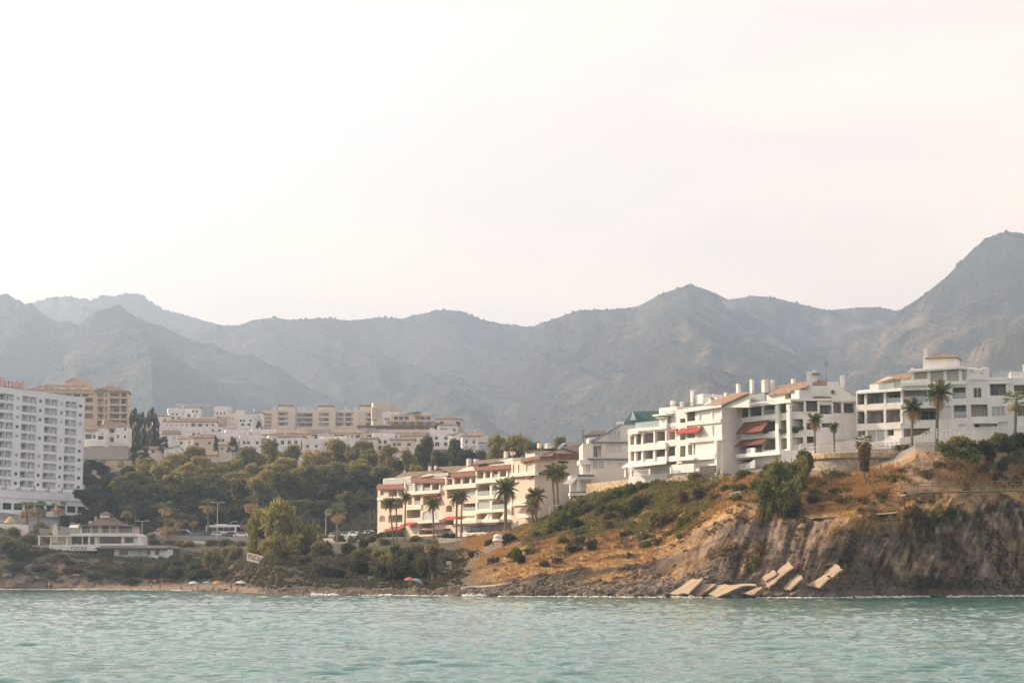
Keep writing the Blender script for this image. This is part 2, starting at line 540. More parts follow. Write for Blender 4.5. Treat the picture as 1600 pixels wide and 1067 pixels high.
def build_coast():
    px = np.concatenate([np.arange(-260, 660, 3.4), np.arange(660, 1640, 2.3), np.arange(1640, 1901, 5.0)])
    KY, KZ = coast_knots(px)
    rows_t = [0.0]
    for s, n in enumerate(SEG):
        rows_t += [s + (i + 1) / n for i in range(n)]
    T = np.array(rows_t)
    si = np.minimum(T.astype(int), len(SEG) - 1)
    fr = (T - si)[:, None]
    Y = KY[si] * (1 - fr) + KY[si + 1] * fr
    Z = KZ[si] * (1 - fr) + KZ[si + 1] * fr
    PX = np.broadcast_to(px[None], Y.shape)
    A = (PX - 800) / FPX / 1.007
    Tg = np.broadcast_to(T[:, None], Y.shape)
    X = A * Y
    # ---- relief
    land = sm(1.0, 1.6, Tg) * (1 - sm(8.0, 9.0, Tg))
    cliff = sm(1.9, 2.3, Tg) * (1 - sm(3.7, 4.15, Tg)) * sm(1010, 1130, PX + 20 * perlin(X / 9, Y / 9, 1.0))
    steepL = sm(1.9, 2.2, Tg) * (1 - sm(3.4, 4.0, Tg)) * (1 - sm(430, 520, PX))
    mid = sm(1.8, 2.4, Tg) * (1 - sm(4.6, 5.0, Tg)) * sm(690, 800, PX) * (1 - sm(1010, 1130, PX))
    up = sm(3.9, 4.3, Tg) * (1 - sm(5.3, 5.9, Tg))
    # gullies lean up to the right
    gs = X * 0.80 - Z * 0.42
    gl = X * 0.42 + Z * 0.80
    g = ridged(gs / 2.1 + 0.5 * perlin(X / 8, Z / 8, 1.0), gl / 18.0, 2.0, 4, gain=0.55)
    g2 = ridged(gs / 0.8, gl / 5.0, 7.0, 3)
    big = fbm(X / 17, Z / 30, 3.0, 3)
    dY = cliff * (-(g - 0.9) * 1.15 - (g2 - 0.8) * 0.42 - 4.2 * big - 1.4 * (ridged(gs / 7.5, gl / 40.0, 9.0, 2) - 0.8) - 0.5 * fbm(X / 0.9, Z / 0.9, 2.0, 3))
    dY += cliff * sm(1370, 1430, PX) * (-2.6 * (ridged(X / 8.0 + Z / 30, Z / 22.0, 17.0, 3) - 0.8) - 0.9 * (ridged(X / 2.6, Z / 7.0, 19.0, 3) - 0.8))
    dY += steepL * (-(ridged(gs / 7.0, gl / 22.0, 4.0, 4) - 0.8) * 2.2)
    dY += mid * (-(ridged(X / 7.0 - Z / 9, Z / 6.0, 6.0, 4) - 0.8) * 1.5 - 0.5 * fbm(X / 1.3, Z / 0.8, 4.0, 3))
    dZ = land * (0.35 * fbm(X / 4.0, Y / 4.0, 5.0, 4)) + (up + mid) * (0.9 * fbm(X / 11.0, Y / 9.0, 1.5, 3))
    beach = sm(0.8, 1.2, Tg) * (1 - sm(1.9, 2.3, Tg))
    dZ += beach * 0.25 * fbm(X / 1.6, Y / 1.6, 2.5, 3)
    # rocky promontories at left
    # keep the building terraces smooth
    calm = sm(5.5, 6.0, Tg)
    dZ *= (1 - 0.85 * calm)
    Y2 = Y + dY; Z2 = Z + dZ
    X2 = A * Y2
    co = np.stack([X2, Y2, Z2], -1)
    # ---- what the ground is made of
    n1 = fbm(X / 9, Y / 9 + Z / 5, 11.0, 4); n2 = fbm(X / 2.2, Y / 2.2 + Z / 2.2, 12.0, 3)
    C = lambda *c: np.array(c)
    rock, rock2, soil = C(0.072, 0.053, 0.041), C(0.170, 0.120, 0.084), C(0.30, 0.205, 0.13)
    gold, shingle, sand, scrubs = C(0.44, 0.275, 0.12), C(0.20, 0.155, 0.12), C(0.25, 0.18, 0.122), C(0.085, 0.072, 0.045)
    mixc = lambda a, b, t: a + (b - a) * np.clip(t, 0, 1)[..., None]
    base = np.broadcast_to(scrubs, co.shape)
    golds = sm(700, 790, PX + 25 * n1) * sm(1.9, 2.5, Tg)
    base = mixc(base, mixc(gold, soil, sm(-0.1, 0.35, n1)), golds)
    base = mixc(base, mixc(rock2, rock, sm(-0.2, 0.2, n1)), mid * sm(0.0, 0.25, n1 + 0.25 * (3.0 - Tg)))
    rk = mixc(rock, rock2, sm(0.75, 1.45, g * 0.7 + g2 * 0.35 + 0.6 * n2) * (1 - 0.2 * sm(1380, 1430, PX + 15 * n1)))
    stk = fbm(gs / 0.5, gl / 4.5, 41.0, 3); vein = sm(1.05, 1.3, ridged(gs / 1.3 + 0.5 * n1, gl / 9.0, 43.0, 2))
    rk = np.clip(rk * (1 + 0.75 * stk)[..., None], 0.02, 1); rk = mixc(rk, C(0.33, 0.245, 0.165), 0.7 * vein * sm(-0.1, 0.2, n2 + n1))
    pat = sm(0.12, 0.35, fbm(X / 4.5, Z / 3.0, 31.0, 3)) * sm(1400, 1430, PX)
    rk = mixc(rk, C(0.27, 0.19, 0.115), 0.75 * pat)
    base = mixc(base, rk, cliff * np.maximum(1 - sm(3.2, 3.8, Tg), sm(-0.4, 0.1, n1 - 0.3 * sm(3.4, 4.1, Tg))))
    # bare pale earth face under the right-hand building
    bare = sm(1395, 1420, PX) * (1 - sm(1460, 1485, PX + 14 * n1)) * sm(4.6, 5.0, Tg) * (1 - sm(5.9, 6.2, Tg))
    bare = np.maximum(bare, sm(1255, 1280, PX) * (1 - sm(1400, 1420, PX)) * sm(5.2, 5.6, Tg + 0.3 * n1) * (1 - sm(6.0, 6.2, Tg)))
    base = mixc(base, C(0.42, 0.275, 0.170), bare)
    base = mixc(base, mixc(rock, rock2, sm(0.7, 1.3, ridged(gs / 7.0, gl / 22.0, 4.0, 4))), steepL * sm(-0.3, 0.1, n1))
    bcol = mixc(mixc(sand, shingle, sm(380, 480, PX)), C(0.15, 0.125, 0.10), sm(0.0, 0.4, n2) * sm(420, 520, PX))
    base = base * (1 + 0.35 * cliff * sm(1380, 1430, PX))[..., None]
    base = base * (1 - 0.45 * steepL)[..., None]  # shade over the steep left slope put into the ground colour
    base = mixc(base, bcol, beach)
    base = base * (1 - 0.5 * (1 - sm(1.05, 1.3, Tg)))[..., None]
    base = mixc(base, C(0.25, 0.235, 0.22), sm(5.9, 6.1, Tg) * (1 - sm(7.0, 7.3, Tg)))
    base = mixc(base, C(0.13, 0.11, 0.075), sm(7.0, 7.6, Tg))
    base = np.clip(base * (1 + 0.30 * n2 + 0.12 * n1)[..., None], 0.01, 1)
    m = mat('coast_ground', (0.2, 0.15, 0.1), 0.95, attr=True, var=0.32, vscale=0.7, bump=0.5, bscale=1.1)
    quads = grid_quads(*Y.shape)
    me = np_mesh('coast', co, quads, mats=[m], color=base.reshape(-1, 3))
    o = new_obj('coast', me)
    tag(o, 'rocky coast with shingle beach, eroded brown cliffs and golden grass slopes', kind='structure')
    return co, quads, Tg, PX
COAST, CQ, CT_ROW, CPX = build_coast()
BVH = BVHTree.FromPolygons([tuple(v) for v in COAST.reshape(-1, 3)], [tuple(q) for q in CQ.tolist()])

def hit(px, py):
    """Where the sight line through a photo pixel meets the coast."""
    loc, nor, _, dist = BVH.ray_cast(Vector((0, 0, CAMZ)), ray(px, py).normalized(), 6000)
    return loc

def ground(x, y, default=0.0):
    loc, nor, _, d = BVH.ray_cast(Vector((x, y, 900)), Vector((0, 0, -1)), 2000)
    return loc.z if loc is not None else default

def build_haze():
    bm = bmesh.new()
    bmesh.ops.create_cube(bm, size=1.0)
    x0, x1, y0, y1, z0, z1 = -9000, 9000, -3000, 8200, -4, 1060
    for v in bm.verts:
        v.co = ((x0 + x1) / 2 + v.co.x * (x1 - x0), (y0 + y1) / 2 + v.co.y * (y1 - y0), (z0 + z1) / 2 + v.co.z * (z1 - z0))
    me = bpy.data.meshes.new('haze'); bm.to_mesh(me); bm.free()
    m = bpy.data.materials.new('haze_air'); m.use_nodes = True
    n, l = m.node_tree.nodes, m.node_tree.links
    n.remove(n['Principled BSDF'])
    pv = n.new('ShaderNodeVolumePrincipled')
    pv.inputs['Color'].default_value = (0.59, 0.75, 1.0, 1)
    pv.inputs['Density'].default_value = HAZE
    pv.inputs['Anisotropy'].default_value = 0.48
    l.new(pv.outputs['Volume'], n['Material Output'].inputs['Volume'])
    me.materials.append(m)
    tag(new_obj('haze', me), 'pale sea haze that fades the mountains', kind='stuff')
HAZE = 1.7e-4
build_haze()

# ------------------------------------------------------------------ building kit
WHITE = mat('white_render', (0.78, 0.745, 0.71), 0.85, var=0.13, vscale=0.55, bump=0.01, bscale=3, stretch=(1, 1, 0.3))
WHITE2 = mat('bluish_white_render', (0.84, 0.845, 0.87), 0.85, var=0.10, vscale=0.4, stretch=(1, 1, 0.3))
CREAM = mat('cream_render', (0.67, 0.555, 0.44), 0.85, var=0.13, vscale=0.5, bump=0.01, bscale=3, stretch=(1, 1, 0.35))
CREAML = mat('pale_cream_paint', (0.77, 0.69, 0.585), 0.85, var=0.10, vscale=0.6, stretch=(1, 1, 0.35))
OCHRE = mat('ochre_render', (0.60, 0.475, 0.345), 0.85, var=0.08, vscale=0.3)
BEIGE = mat('beige_render', (0.68, 0.585, 0.475), 0.85, var=0.08, vscale=0.3)
GREYW = mat('grey_render', (0.42, 0.38, 0.34), 0.9, var=0.12, vscale=0.5)
SHADEROOM = mat('shaded_room_wall', (0.62, 0.57, 0.51), 0.9, var=0.12, vscale=0.6)  # recess shade put into the colour, darker than the outer walls
TILE = mat('terracotta_tiles', (0.25, 0.165, 0.11), 0.85, color2=(0.345, 0.24, 0.162), vscale=2.2, bump=0.06, bscale=7, var=0.2)
TILED = mat('weathered_tiles', (0.165, 0.115, 0.083), 0.9, color2=(0.245, 0.175, 0.122), vscale=1.8, bump=0.06, bscale=7, var=0.2)
TILER = mat('red_eave_tiles', (0.18, 0.066, 0.047), 0.8, color2=(0.25, 0.12, 0.082), vscale=2.5, bump=0.05, bscale=6)
GREENT = mat('green_glazed_tiles', (0.03, 0.095, 0.082), 0.6, var=0.25, vscale=1.5, bump=0.06, bscale=6)
SLATE = mat('dark_tiles', (0.11, 0.085, 0.065), 0.85, color2=(0.17, 0.125, 0.095), vscale=1.6, bump=0.05, bscale=6)
GLASS = mat('window_glass', (0.035, 0.042, 0.05), 0.08, spec=0.6, var=0.3, vscale=0.25)
GLASSL = mat('curtained_glass', (0.42, 0.42, 0.42), 0.25, spec=0.5, var=0.2, vscale=0.8)
BLIND = mat('roller_blind', (0.60, 0.58, 0.55), 0.7, var=0.08, vscale=0.8)
FRAME = mat('white_frame', (0.74, 0.73, 0.71), 0.5)
DFRAME = mat('dark_frame', (0.07, 0.06, 0.055), 0.5)
IRON = mat('iron_rail', (0.09, 0.085, 0.085), 0.5, metallic=0.3)
STEEL = mat('white_rail', (0.62, 0.61, 0.60), 0.45)
RED = mat('red_canvas', (0.48, 0.105, 0.08), 0.8, var=0.12, vscale=1.5, trans=0.25)
BROWNC = mat('brown_canvas', (0.20, 0.075, 0.05), 0.8, var=0.12, vscale=1.5)
WHITEC = mat('white_canvas', (0.80, 0.77, 0.72), 0.8, trans=0.3)
BLUE = mat('slate_blue_paint', (0.16, 0.22, 0.29), 0.7, var=0.1)
STONE = mat('rubble_stone', (0.42, 0.31, 0.20), 0.95, color2=(0.56, 0.43, 0.29), vscale=1.6, bump=0.12, bscale=2.2, var=0.2)
STONEG = mat('grey_rubble_stone', (0.34, 0.29, 0.235), 0.95, color2=(0.46, 0.385, 0.30), vscale=1.6, bump=0.12, bscale=2.2, var=0.2)
CONC = mat('concrete', (0.40, 0.37, 0.33), 0.9, var=0.15, vscale=0.7, bump=0.03, bscale=2)
WOOD = mat('grey_wood', (0.20, 0.155, 0.11), 0.9, var=0.2, vscale=3)
GREENM = mat('green_planting', (0.07, 0.10, 0.03), 0.9, var=0.4, vscale=4)

def glass_rail():
    m = bpy.data.materials.new('rail_glass'); m.use_nodes = True
    n, l = m.node_tree.nodes, m.node_tree.links
    b = n['Principled BSDF']; b.inputs['Base Color'].default_value = (0.50, 0.58, 0.60, 1); b.inputs['Roughness'].default_value = 0.1
    t = n.new('ShaderNodeBsdfTransparent'); ms = n.new('ShaderNodeMixShader'); ms.inputs[0].default_value = 0.45
    l.new(t.outputs[0], ms.inputs[1]); l.new(b.outputs[0], ms.inputs[2]); l.new(ms.outputs[0], n['Material Output'].inputs['Surface'])
    return m
RGLASS = glass_rail()

class MB:
    """Collects faces, becomes one mesh."""
    def __init__(s): s.v, s.f = [], []
    def quad(s, *p):
        i = len(s.v); s.v += [tuple(x) for x in p]; s.f.append(tuple(range(i, i + len(p))))
    def hexa(s, b, t):
        i = len(s.v); n = len(b)
        s.v += [tuple(x) for x in b] + [tuple(x) for x in t]
        s.f.append(tuple(i + k for k in reversed(range(n)))); s.f.append(tuple(i + n + k for k in range(n)))
        for k in range(n):
            s.f.append((i + k, i + (k + 1) % n, i + n + (k + 1) % n, i + n + k))
    def box(s, x0, x1, y0, y1, z0, z1):
        s.hexa([(x0, y0, z0), (x1, y0, z0), (x1, y1, z0), (x0, y1, z0)], [(x0, y0, z1), (x1, y0, z1), (x1, y1, z1), (x0, y1, z1)])
    def tube(s, pts, r, n=6, cap=True):
        pts = [Vector(p) for p in pts]
        rs = r if isinstance(r, (list, tuple)) else [r] * len(pts)
        i0 = len(s.v)
        for k, p in enumerate(pts):
            d = (pts[min(k + 1, len(pts) - 1)] - pts[max(k - 1, 0)]).normalized()
            a = d.cross(Vector((0.3, 1, 0.2))).normalized() if abs(d.dot(Vector((0.3, 1, 0.2)).normalized())) < 0.95 else d.cross(Vector((1, 0, 0))).normalized()
            b = d.cross(a)
            for j in range(n):
                t = 2 * math.pi * j / n
                s.v.append(tuple(p + (a * math.cos(t) + b * math.sin(t)) * rs[k]))
        for k in range(len(pts) - 1):
            for j in range(n):
                s.f.append((i0 + k * n + j, i0 + k * n + (j + 1) % n, i0 + (k + 1) * n + (j + 1) % n, i0 + (k + 1) * n + j))
        if cap:
            s.f.append(tuple(i0 + j for j in reversed(range(n))))
            s.f.append(tuple(i0 + (len(pts) - 1) * n + j for j in range(n)))
    def lathe(s, prof, n=12, c=(0, 0, 0)):
        i0 = len(s.v)
        for r, z in prof:
            for j in range(n):
                t = 2 * math.pi * j / n
                s.v.append((c[0] + r * math.cos(t), c[1] + r * math.sin(t), c[2] + z))
        for k in range(len(prof) - 1):
            for j in range(n):
                s.f.append((i0 + k * n + j, i0 + k * n + (j + 1) % n, i0 + (k + 1) * n + (j + 1) % n, i0 + (k + 1) * n + j))
        s.f.append(tuple(i0 + j for j in reversed(range(n)))); s.f.append(tuple(i0 + (len(prof) - 1) * n + j for j in range(n)))
    def mesh(s, name, m, smooth=False):
        me = bpy.data.meshes.new(name)
        me.from_pydata(s.v, [], s.f)
        if m is not None: me.materials.append(m)
        if smooth:
            me.polygons.foreach_set('use_smooth', [True] * len(me.polygons))
        me.update()
        return me
    def build(s, name, m, parent=None, smooth=False):
        return new_obj(name, s.mesh(name, m, smooth), parent)

def fixn(o):
    bm = bmesh.new(); bm.from_mesh(o.data)
    bmesh.ops.recalc_face_normals(bm, faces=bm.faces[:]); bm.to_mesh(o.data); bm.free()
    return o

class Bld:
    """A building whose parts are laid out on facade planes; photo measurements become metres on those planes."""
    def __init__(s, name, base, label, cat='building', zoom=(0, 0, 1.0), group=None):
        s.root = empty(name, base)
        s.o = Vector(base)
        s.zoom = zoom
        tag(s.root, label, cat, group)
    def part(s, name, mb, m, parent=None, smooth=False):
        return mb.build(name, m, parent or s.root, smooth)

class Pan:
    """One facade plane: origin (world), yaw of its u axis; d runs into the building."""
    def __init__(s, b, x, y, Y, yaw, zoom=None):
        s.b = b; s.zoom = zoom or b.zoom
        s.org = P(*s.z2p(x, y), Y)
        a = rad(yaw)
        s.U = Vector((math.cos(a), math.sin(a), 0)); s.D = Vector((-math.sin(a), math.cos(a), 0))
    def z2p(s, x, y):
        return s.zoom[0] + x / s.zoom[2], s.zoom[1] + y / s.zoom[2]
    def q(s, x, y, d=0.0):
        r = ray(*s.z2p(x, y)); c = Vector((0, 0, CAMZ))
        t = ((s.org - c).dot(s.D) + d) / r.dot(s.D)
        p = c + r * t - s.org
        return p.dot(s.U), p.z
    def L(s, u, d, z):
        """facade coordinates -> building-local point"""
        p = s.org + s.U * u + s.D * d - s.b.o
        return (p.x, p.y, p.z + z)
    def W(s, u, d, z):
        return s.org + s.U * u + s.D * d + Vector((0, 0, z))
    def rect(s, x0, y0, x1, y1, d=0.0):
        ym, xm = (y0 + y1) / 2, (x0 + x1) / 2
        u0, u1 = s.q(x0, ym, d)[0], s.q(x1, ym, d)[0]
        return u0, u1, s.q(xm, y1, d)[1], s.q(xm, y0, d)[1]
    def bx(s, mb, u0, u1, d0, d1, z0, z1):
        L = s.L
        mb.hexa([L(u0, d0, z0), L(u1, d0, z0), L(u1, d1, z0), L(u0, d1, z0)], [L(u0, d0, z1), L(u1, d0, z1), L(u1, d1, z1), L(u0, d1, z1)])
    def box(s, name, m, x0, y0, x1, y1, d0, d1, parent=None):
        """A block whose front face (at depth d0) covers the measured rectangle."""
        mb = MB(); u0, u1, z0, z1 = s.rect(x0, y0, x1, y1, d0)
        s.bx(mb, u0, u1, d0, d1, z0, z1)
        return s.b.part(name, mb, m, parent)
    def slab(s, name, m, pts, thick=0.25, parent=None):
        """Roof plane through measured points (x, y, d)."""
        mb = MB(); w = []
        for x, y, d in pts:
            u, z = s.q(x, y, d); w.append(Vector(s.L(u, d, z)))
        mb.hexa([p - Vector((0, 0, thick)) for p in w], w)
        return fixn(s.b.part(name, mb, m, parent))
    def prism(s, name, m, pts, d0, d1, parent=None):
        """Outline on the facade at depth d0 pushed back to d1."""
        mb = MB(); f, k = [], []
        for x, y in pts:
            u, z = s.q(x, y, d0); f.append(s.L(u, d0, z)); k.append(s.L(u, d1, z))
        mb.hexa(f, k)
        return fixn(s.b.part(name, mb, m, parent))
    def chimney(s, x0, y0, x1, y1, d, m=None, depth=None, cap=True):
        u0, u1, z0, z1 = s.rect(x0, y0, x1, y1, d)
        yd = s.W((u0 + u1) / 2, d, 0).y                      # square stack whose seen width is the measured one
        w = (x1 - x0) / s.zoom[2] / FPX * yd / (abs(s.U.x) + abs(s.U.y)); uc = (u0 + u1) / 2; u0, u1 = uc - w / 2, uc + w / 2; depth = w
        mb = MB(); s.bx(mb, u0, u1, d, d + depth, z0, z1 - 0.25 * w)
        c = s.b.part('chimney', mb, m or WHITE)
        if cap:
            mb = MB(); h = z1 - 0.25 * w
            e = 0.12 * w
            s.bx(mb, u0 - e, u1 + e, d - e, d + depth + e, h, h + 0.1 * w)
            s.bx(mb, u0 + e, u1 - e, d + e, d + depth - e, h + 0.1 * w, h + 0.3 * w)
            s.b.part('chimney_cap', mb, m or WHITE, c)
    def awning(s, x0, y0, x1, y1, m, out=1.5, skew=0.0):
        """Canvas sloping out from the wall; lower edge measured at its own distance."""
        xm = (x0 + x1) / 2
        ua, _ = s.q(x0, y1, -out); ub, _ = s.q(x1, y1, -out)
        zt = s.q(xm, y0)[1]; zb = s.q(xm, y1, -out)[1]
        if zt < zb + 0.25: zt = zb + 0.25
        mb = MB(); L = s.L
        mb.hexa([L(ua, -out, zb - 0.04), L(ub, -out, zb - 0.04), L(ub, -0.03, zt - 0.04), L(ua, -0.03, zt - 0.04)], [L(ua, -out, zb), L(ub, -out, zb), L(ub, -0.03, zt), L(ua, -0.03, zt)])
        s.bx(mb, ua, ub, -out - 0.03, -out, zb - 0.22, zb)
        return s.b.part('awning', mb, m)
    def railing(s, u0, u1, z0, d=0.05, kind='bar', h=0.95, parent=None):
        mb = MB()
        if kind == 'glass':
            s.bx(mb, u0, u1, d, d + 0.03, z0 + 0.08, z0 + h - 0.03)
            r = s.b.part('railing', mb, RGLASS, parent)
            mb = MB(); s.bx(mb, u0, u1, d - 0.02, d + 0.05, z0 + h - 0.03, z0 + h + 0.03)
            s.b.part('handrail', mb, STEEL, r) if parent is None else None
            return r
        m = {'bar': IRON, 'white': STEEL}.get(kind, IRON)
        s.bx(mb, u0, u1, d, d + 0.06, z0 + h - 0.06, z0 + h)
        s.bx(mb, u0, u1, d + 0.01, d + 0.05, z0 + 0.12, z0 + 0.17)
        n = max(2, int((u1 - u0) / 0.22))
        for i in range(n + 1):
            u = u0 + (u1 - u0) * i / n
            s.bx(mb, u - 0.018, u + 0.018, d + 0.01, d + 0.05, z0 + 0.171, z0 + h - 0.061)
        return s.b.part('railing', mb, m, parent)
    def window(s, u0, u1, z0, z1, d, fm=None, gm=None, mull=1, name='window', parent=None, fr=0.07):
        mb = MB()
        s.bx(mb, u0, u0 + fr, d, d + 0.08, z0, z1); s.bx(mb, u1 - fr, u1, d, d + 0.08, z0, z1)
        s.bx(mb, u0 + fr, u1 - fr, d, d + 0.08, z0, z0 + fr); s.bx(mb, u0 + fr, u1 - fr, d, d + 0.08, z1 - fr, z1)
        for k in range(mull):
            c = u0 + (u1 - u0) * (k + 1) / (mull + 1)
            s.bx(mb, c - fr / 2, c + fr / 2, d, d + 0.07, z0 + fr, z1 - fr)
        w = s.b.part(name, mb, fm or FRAME, parent)
        mb = MB(); s.bx(mb, u0 + 0.02, u1 - 0.02, d + 0.04, d + 0.10, z0 + 0.02, z1 - 0.02)
        s.b.part('pane', mb, gm or GLASS, w)
        return w
    def facade(s, x0, y0, x1, y1, holes, m, depth, name='wall', metric=False, rooms=None, closed=True, fm=None):
        """Front wall with openings cut through it, room recesses behind, and the block it closes.
        hole: (x0,y0,x1,y1,kind,opts) - kind w window, b balcony with door and rail, o open room, l light curtain window, s shutter, g glazed bay, d dark glass, a* arched"""
        u0, u1, z0, z1 = (x0, x1, y0, y1) if metric else s.rect(x0, y0, x1, y1)
        H = []
        for h in holes:
            r = h[:4] if metric else s.rect(*h[:4])
            a, b_, c, e = r
            a, b_, c, e = max(a, u0 + 0.02), min(b_, u1 - 0.02), max(c, z0 + 0.02), min(e, z1 - 0.02)
            if b_ - a < 0.15 or e - c < 0.15: continue
            H.append((a, b_, c, e, h[4] if len(h) > 4 else 'w', h[5] if len(h) > 5 else {}))
        us = sorted({u0, u1, *[h[0] for h in H], *[h[1] for h in H]}); zs = sorted({z0, z1, *[h[2] for h in H], *[h[3] for h in H]})
        mb = MB(); L = s.L
        for i in range(len(us) - 1):
            for j in range(len(zs) - 1):
                cu, cz = (us[i] + us[i + 1]) / 2, (zs[j] + zs[j + 1]) / 2
                if any(h[0] < cu < h[1] and h[2] < cz < h[3] for h in H): continue
                mb.quad(L(us[i], 0, zs[j]), L(us[i + 1], 0, zs[j]), L(us[i + 1], 0, zs[j + 1]), L(us[i], 0, zs[j + 1]))
        rlist = []
        for a, b_, c, e, k, op in H:
            dp = op.get('d', {'b': 2.4, 'o': 3.0, 'g': 0.3}.get(k.strip('a'), 0.28)) if True else 0
            t = MB() if dp > 1.0 else mb
            if dp > 1.0: rlist.append(t)
            t.quad(L(a, 0, c), L(a, dp, c), L(a, dp, e), L(a, 0, e)); t.quad(L(b_, 0, e), L(b_, dp, e), L(b_, dp, c), L(b_, 0, c))
            t.quad(L(a, 0, c), L(b_, 0, c), L(b_, dp, c), L(a, dp, c)); t.quad(L(a, 0, e), L(a, dp, e), L(b_, dp, e), L(b_, 0, e))
            t.quad(L(a, dp, c), L(b_, dp, c), L(b_, dp, e), L(a, dp, e))
            if 'a' in k:      # arched head: fill the two upper corners
                n = 6; R = (b_ - a) / 2; rise = min(R, (e - c) * 0.35); cx = (a + b_) / 2
                for sgn in (-1, 1):
                    pl = [(cx + sgn * R, e)] + [(cx + sgn * R * math.cos(math.pi / 2 * q_ / n), e - rise + rise * math.sin(math.pi / 2 * q_ / n)) for q_ in range(n + 1)]
                    mb.hexa([L(x, 0.001, z) for x, z in pl], [L(x, 0.2, z) for x, z in pl])
        if closed:
            mb.quad(L(u0, 0, z0), L(u0, 0, z1), L(u0, depth, z1), L(u0, depth, z0)); mb.quad(L(u1, 0, z1), L(u1, 0, z0), L(u1, depth, z0), L(u1, depth, z1))
            mb.quad(L(u0, depth, z0), L(u0, depth, z1), L(u1, depth, z1), L(u1, depth, z0)); mb.quad(L(u0, 0, z1), L(u1, 0, z1), L(u1, depth, z1), L(u0, depth, z1))
        w = s.b.part(name, mb, m)
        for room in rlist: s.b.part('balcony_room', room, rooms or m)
        for a, b_, c, e, k, op in H:
            kk = k.strip('a'); dp = op.get('d', {'b': 2.4, 'o': 3.0, 'g': 0.3}.get(kk, 0.28))
            wd = b_ - a
            if kk == 'b' or kk == 'o':
                f0, f1 = op.get('door', (0.12, 0.62) if random.random() < 0.5 else (0.4, 0.9))
                s.window(a + wd * f0, a + wd * f1, c + 0.02, min(e - 0.25, c + 2.2), dp - 0.1, fm, op.get('gm', random.choice([GLASS, GLASS, GLASSL])), mull=op.get('mull', 1), name='glass_door', fr=0.08)
                if kk == 'b':
                    s.railing(a, b_, c, op.get('rd', 0.05), op.get('rail', 'bar'), h=min(op.get('rh', 0.95), (e - c) * 0.45))
            elif kk == 'd':
                s.window(a + 0.01, b_ - 0.01, c + 0.01, e - 0.01, dp - 0.12, fm or DFRAME, GLASS, mull=op.get('mull', max(1, int(wd / 1.6))))
            elif kk == 'l':
                s.window(a + 0.01, b_ - 0.01, c + 0.01, e - 0.01, dp - 0.12, fm, GLASSL, mull=op.get('mull', max(1, int(wd / 1.6))))
            elif kk == 's':
                mb = MB(); s.bx(mb, a + 0.03, b_ - 0.03, dp - 0.12, dp - 0.03, c + 0.03, e - 0.03)
                s.b.part('shutter', mb, op.get('gm', BLIND))
            elif kk == 'w':
                s.window(a + 0.01, b_ - 0.01, c + 0.01, e - 0.01, dp - 0.12, fm, op.get('gm', GLASS), mull=op.get('mull', max(1, int(wd / 1.3)) if wd > 0.8 else 0))
            elif kk == 'g':
                s.window(a + 0.01, b_ - 0.01, c + 0.01, e - 0.01, dp - 0.15, fm, op.get('gm', GLASSL), mull=op.get('mull', max(2, int(wd / 1.0))))
        return w

def roof_hip(pan, x0, x1, y, d0, d1, h, m=None, over=0.4, metric=None, ridge=None, gable=False, name='roof'):
    """Hipped (or gabled, ridge along u) tile roof over the block between measured x0..x1 with eaves at measured y."""
    if metric: u0, u1, z = metric
    else:
        u0, u1 = pan.q(x0, y, d0)[0], pan.q(x1, y, d0)[0]; z = pan.q((x0 + x1) / 2, y, d0)[1]
    u0, u1, d0, d1 = u0 - over, u1 + over, d0 - over, d1 + over
    w = min(u1 - u0, d1 - d0) / 2
    L = pan.L; mb = MB(); dm = (d0 + d1) / 2; e = 0.15
    i = 0.0 if gable else min(w, (u1 - u0) / 2 - 0.05)
    A, B, C, D = L(u0, d0, z), L(u1, d0, z), L(u1, d1, z), L(u0, d1, z)
    A2, B2, C2, D2 = L(u0, d0, z - e), L(u1, d0, z - e), L(u1, d1, z - e), L(u0, d1, z - e)
    R0, R1 = L(u0 + i, dm, z + h), L(u1 - i, dm, z + h)
    mb.quad(A, B, R1, R0); mb.quad(C, D, R0, R1); mb.quad(B, C, R1); mb.quad(D, A, R0)
    mb.quad(A2, B2, B, A); mb.quad(B2, C2, C, B); mb.quad(C2, D2, D, C); mb.quad(D2, A2, A, D); mb.quad(D2, C2, B2, A2)
    return pan.b.part(name, mb, m or TILE)

def roof_gable_d(pan, x0, x1, y, xr, yr, d0, d1, m=None, wallm=None, over=0.3):
    """Gable facing the viewer: eaves at measured (x0,y),(x1,y), ridge at (xr,yr), running back."""
    u0, za = pan.q(x0, y, d0); u1, zb = pan.q(x1, y, d0); ur, zr = pan.q(xr, yr, d0)
    L = pan.L
    if wallm:
        mb = MB(); mb.hexa([L(u0, d0, za), L(u1, d0, zb), L(ur, d0, zr)], [L(u0, d0 + 0.3, za), L(u1, d0 + 0.3, zb), L(ur, d0 + 0.3, zr)])
        fixn(pan.b.part('gable', mb, wallm))
    for (ua, zz) in ((u0 - over, za), (u1 + over, zb)):
        mb = MB()
        w = [Vector(L(ua, d0 - over, zz - 0.1)), Vector(L(ur, d0 - over, zr + 0.05)), Vector(L(ur, d1, zr + 0.05)), Vector(L(ua, d1, zz - 0.1))]
        mb.hexa([p for p in w], [p + Vector((0, 0, 0.16)) for p in w])
        fixn(pan.b.part('roof_slope', mb, m or TILE))

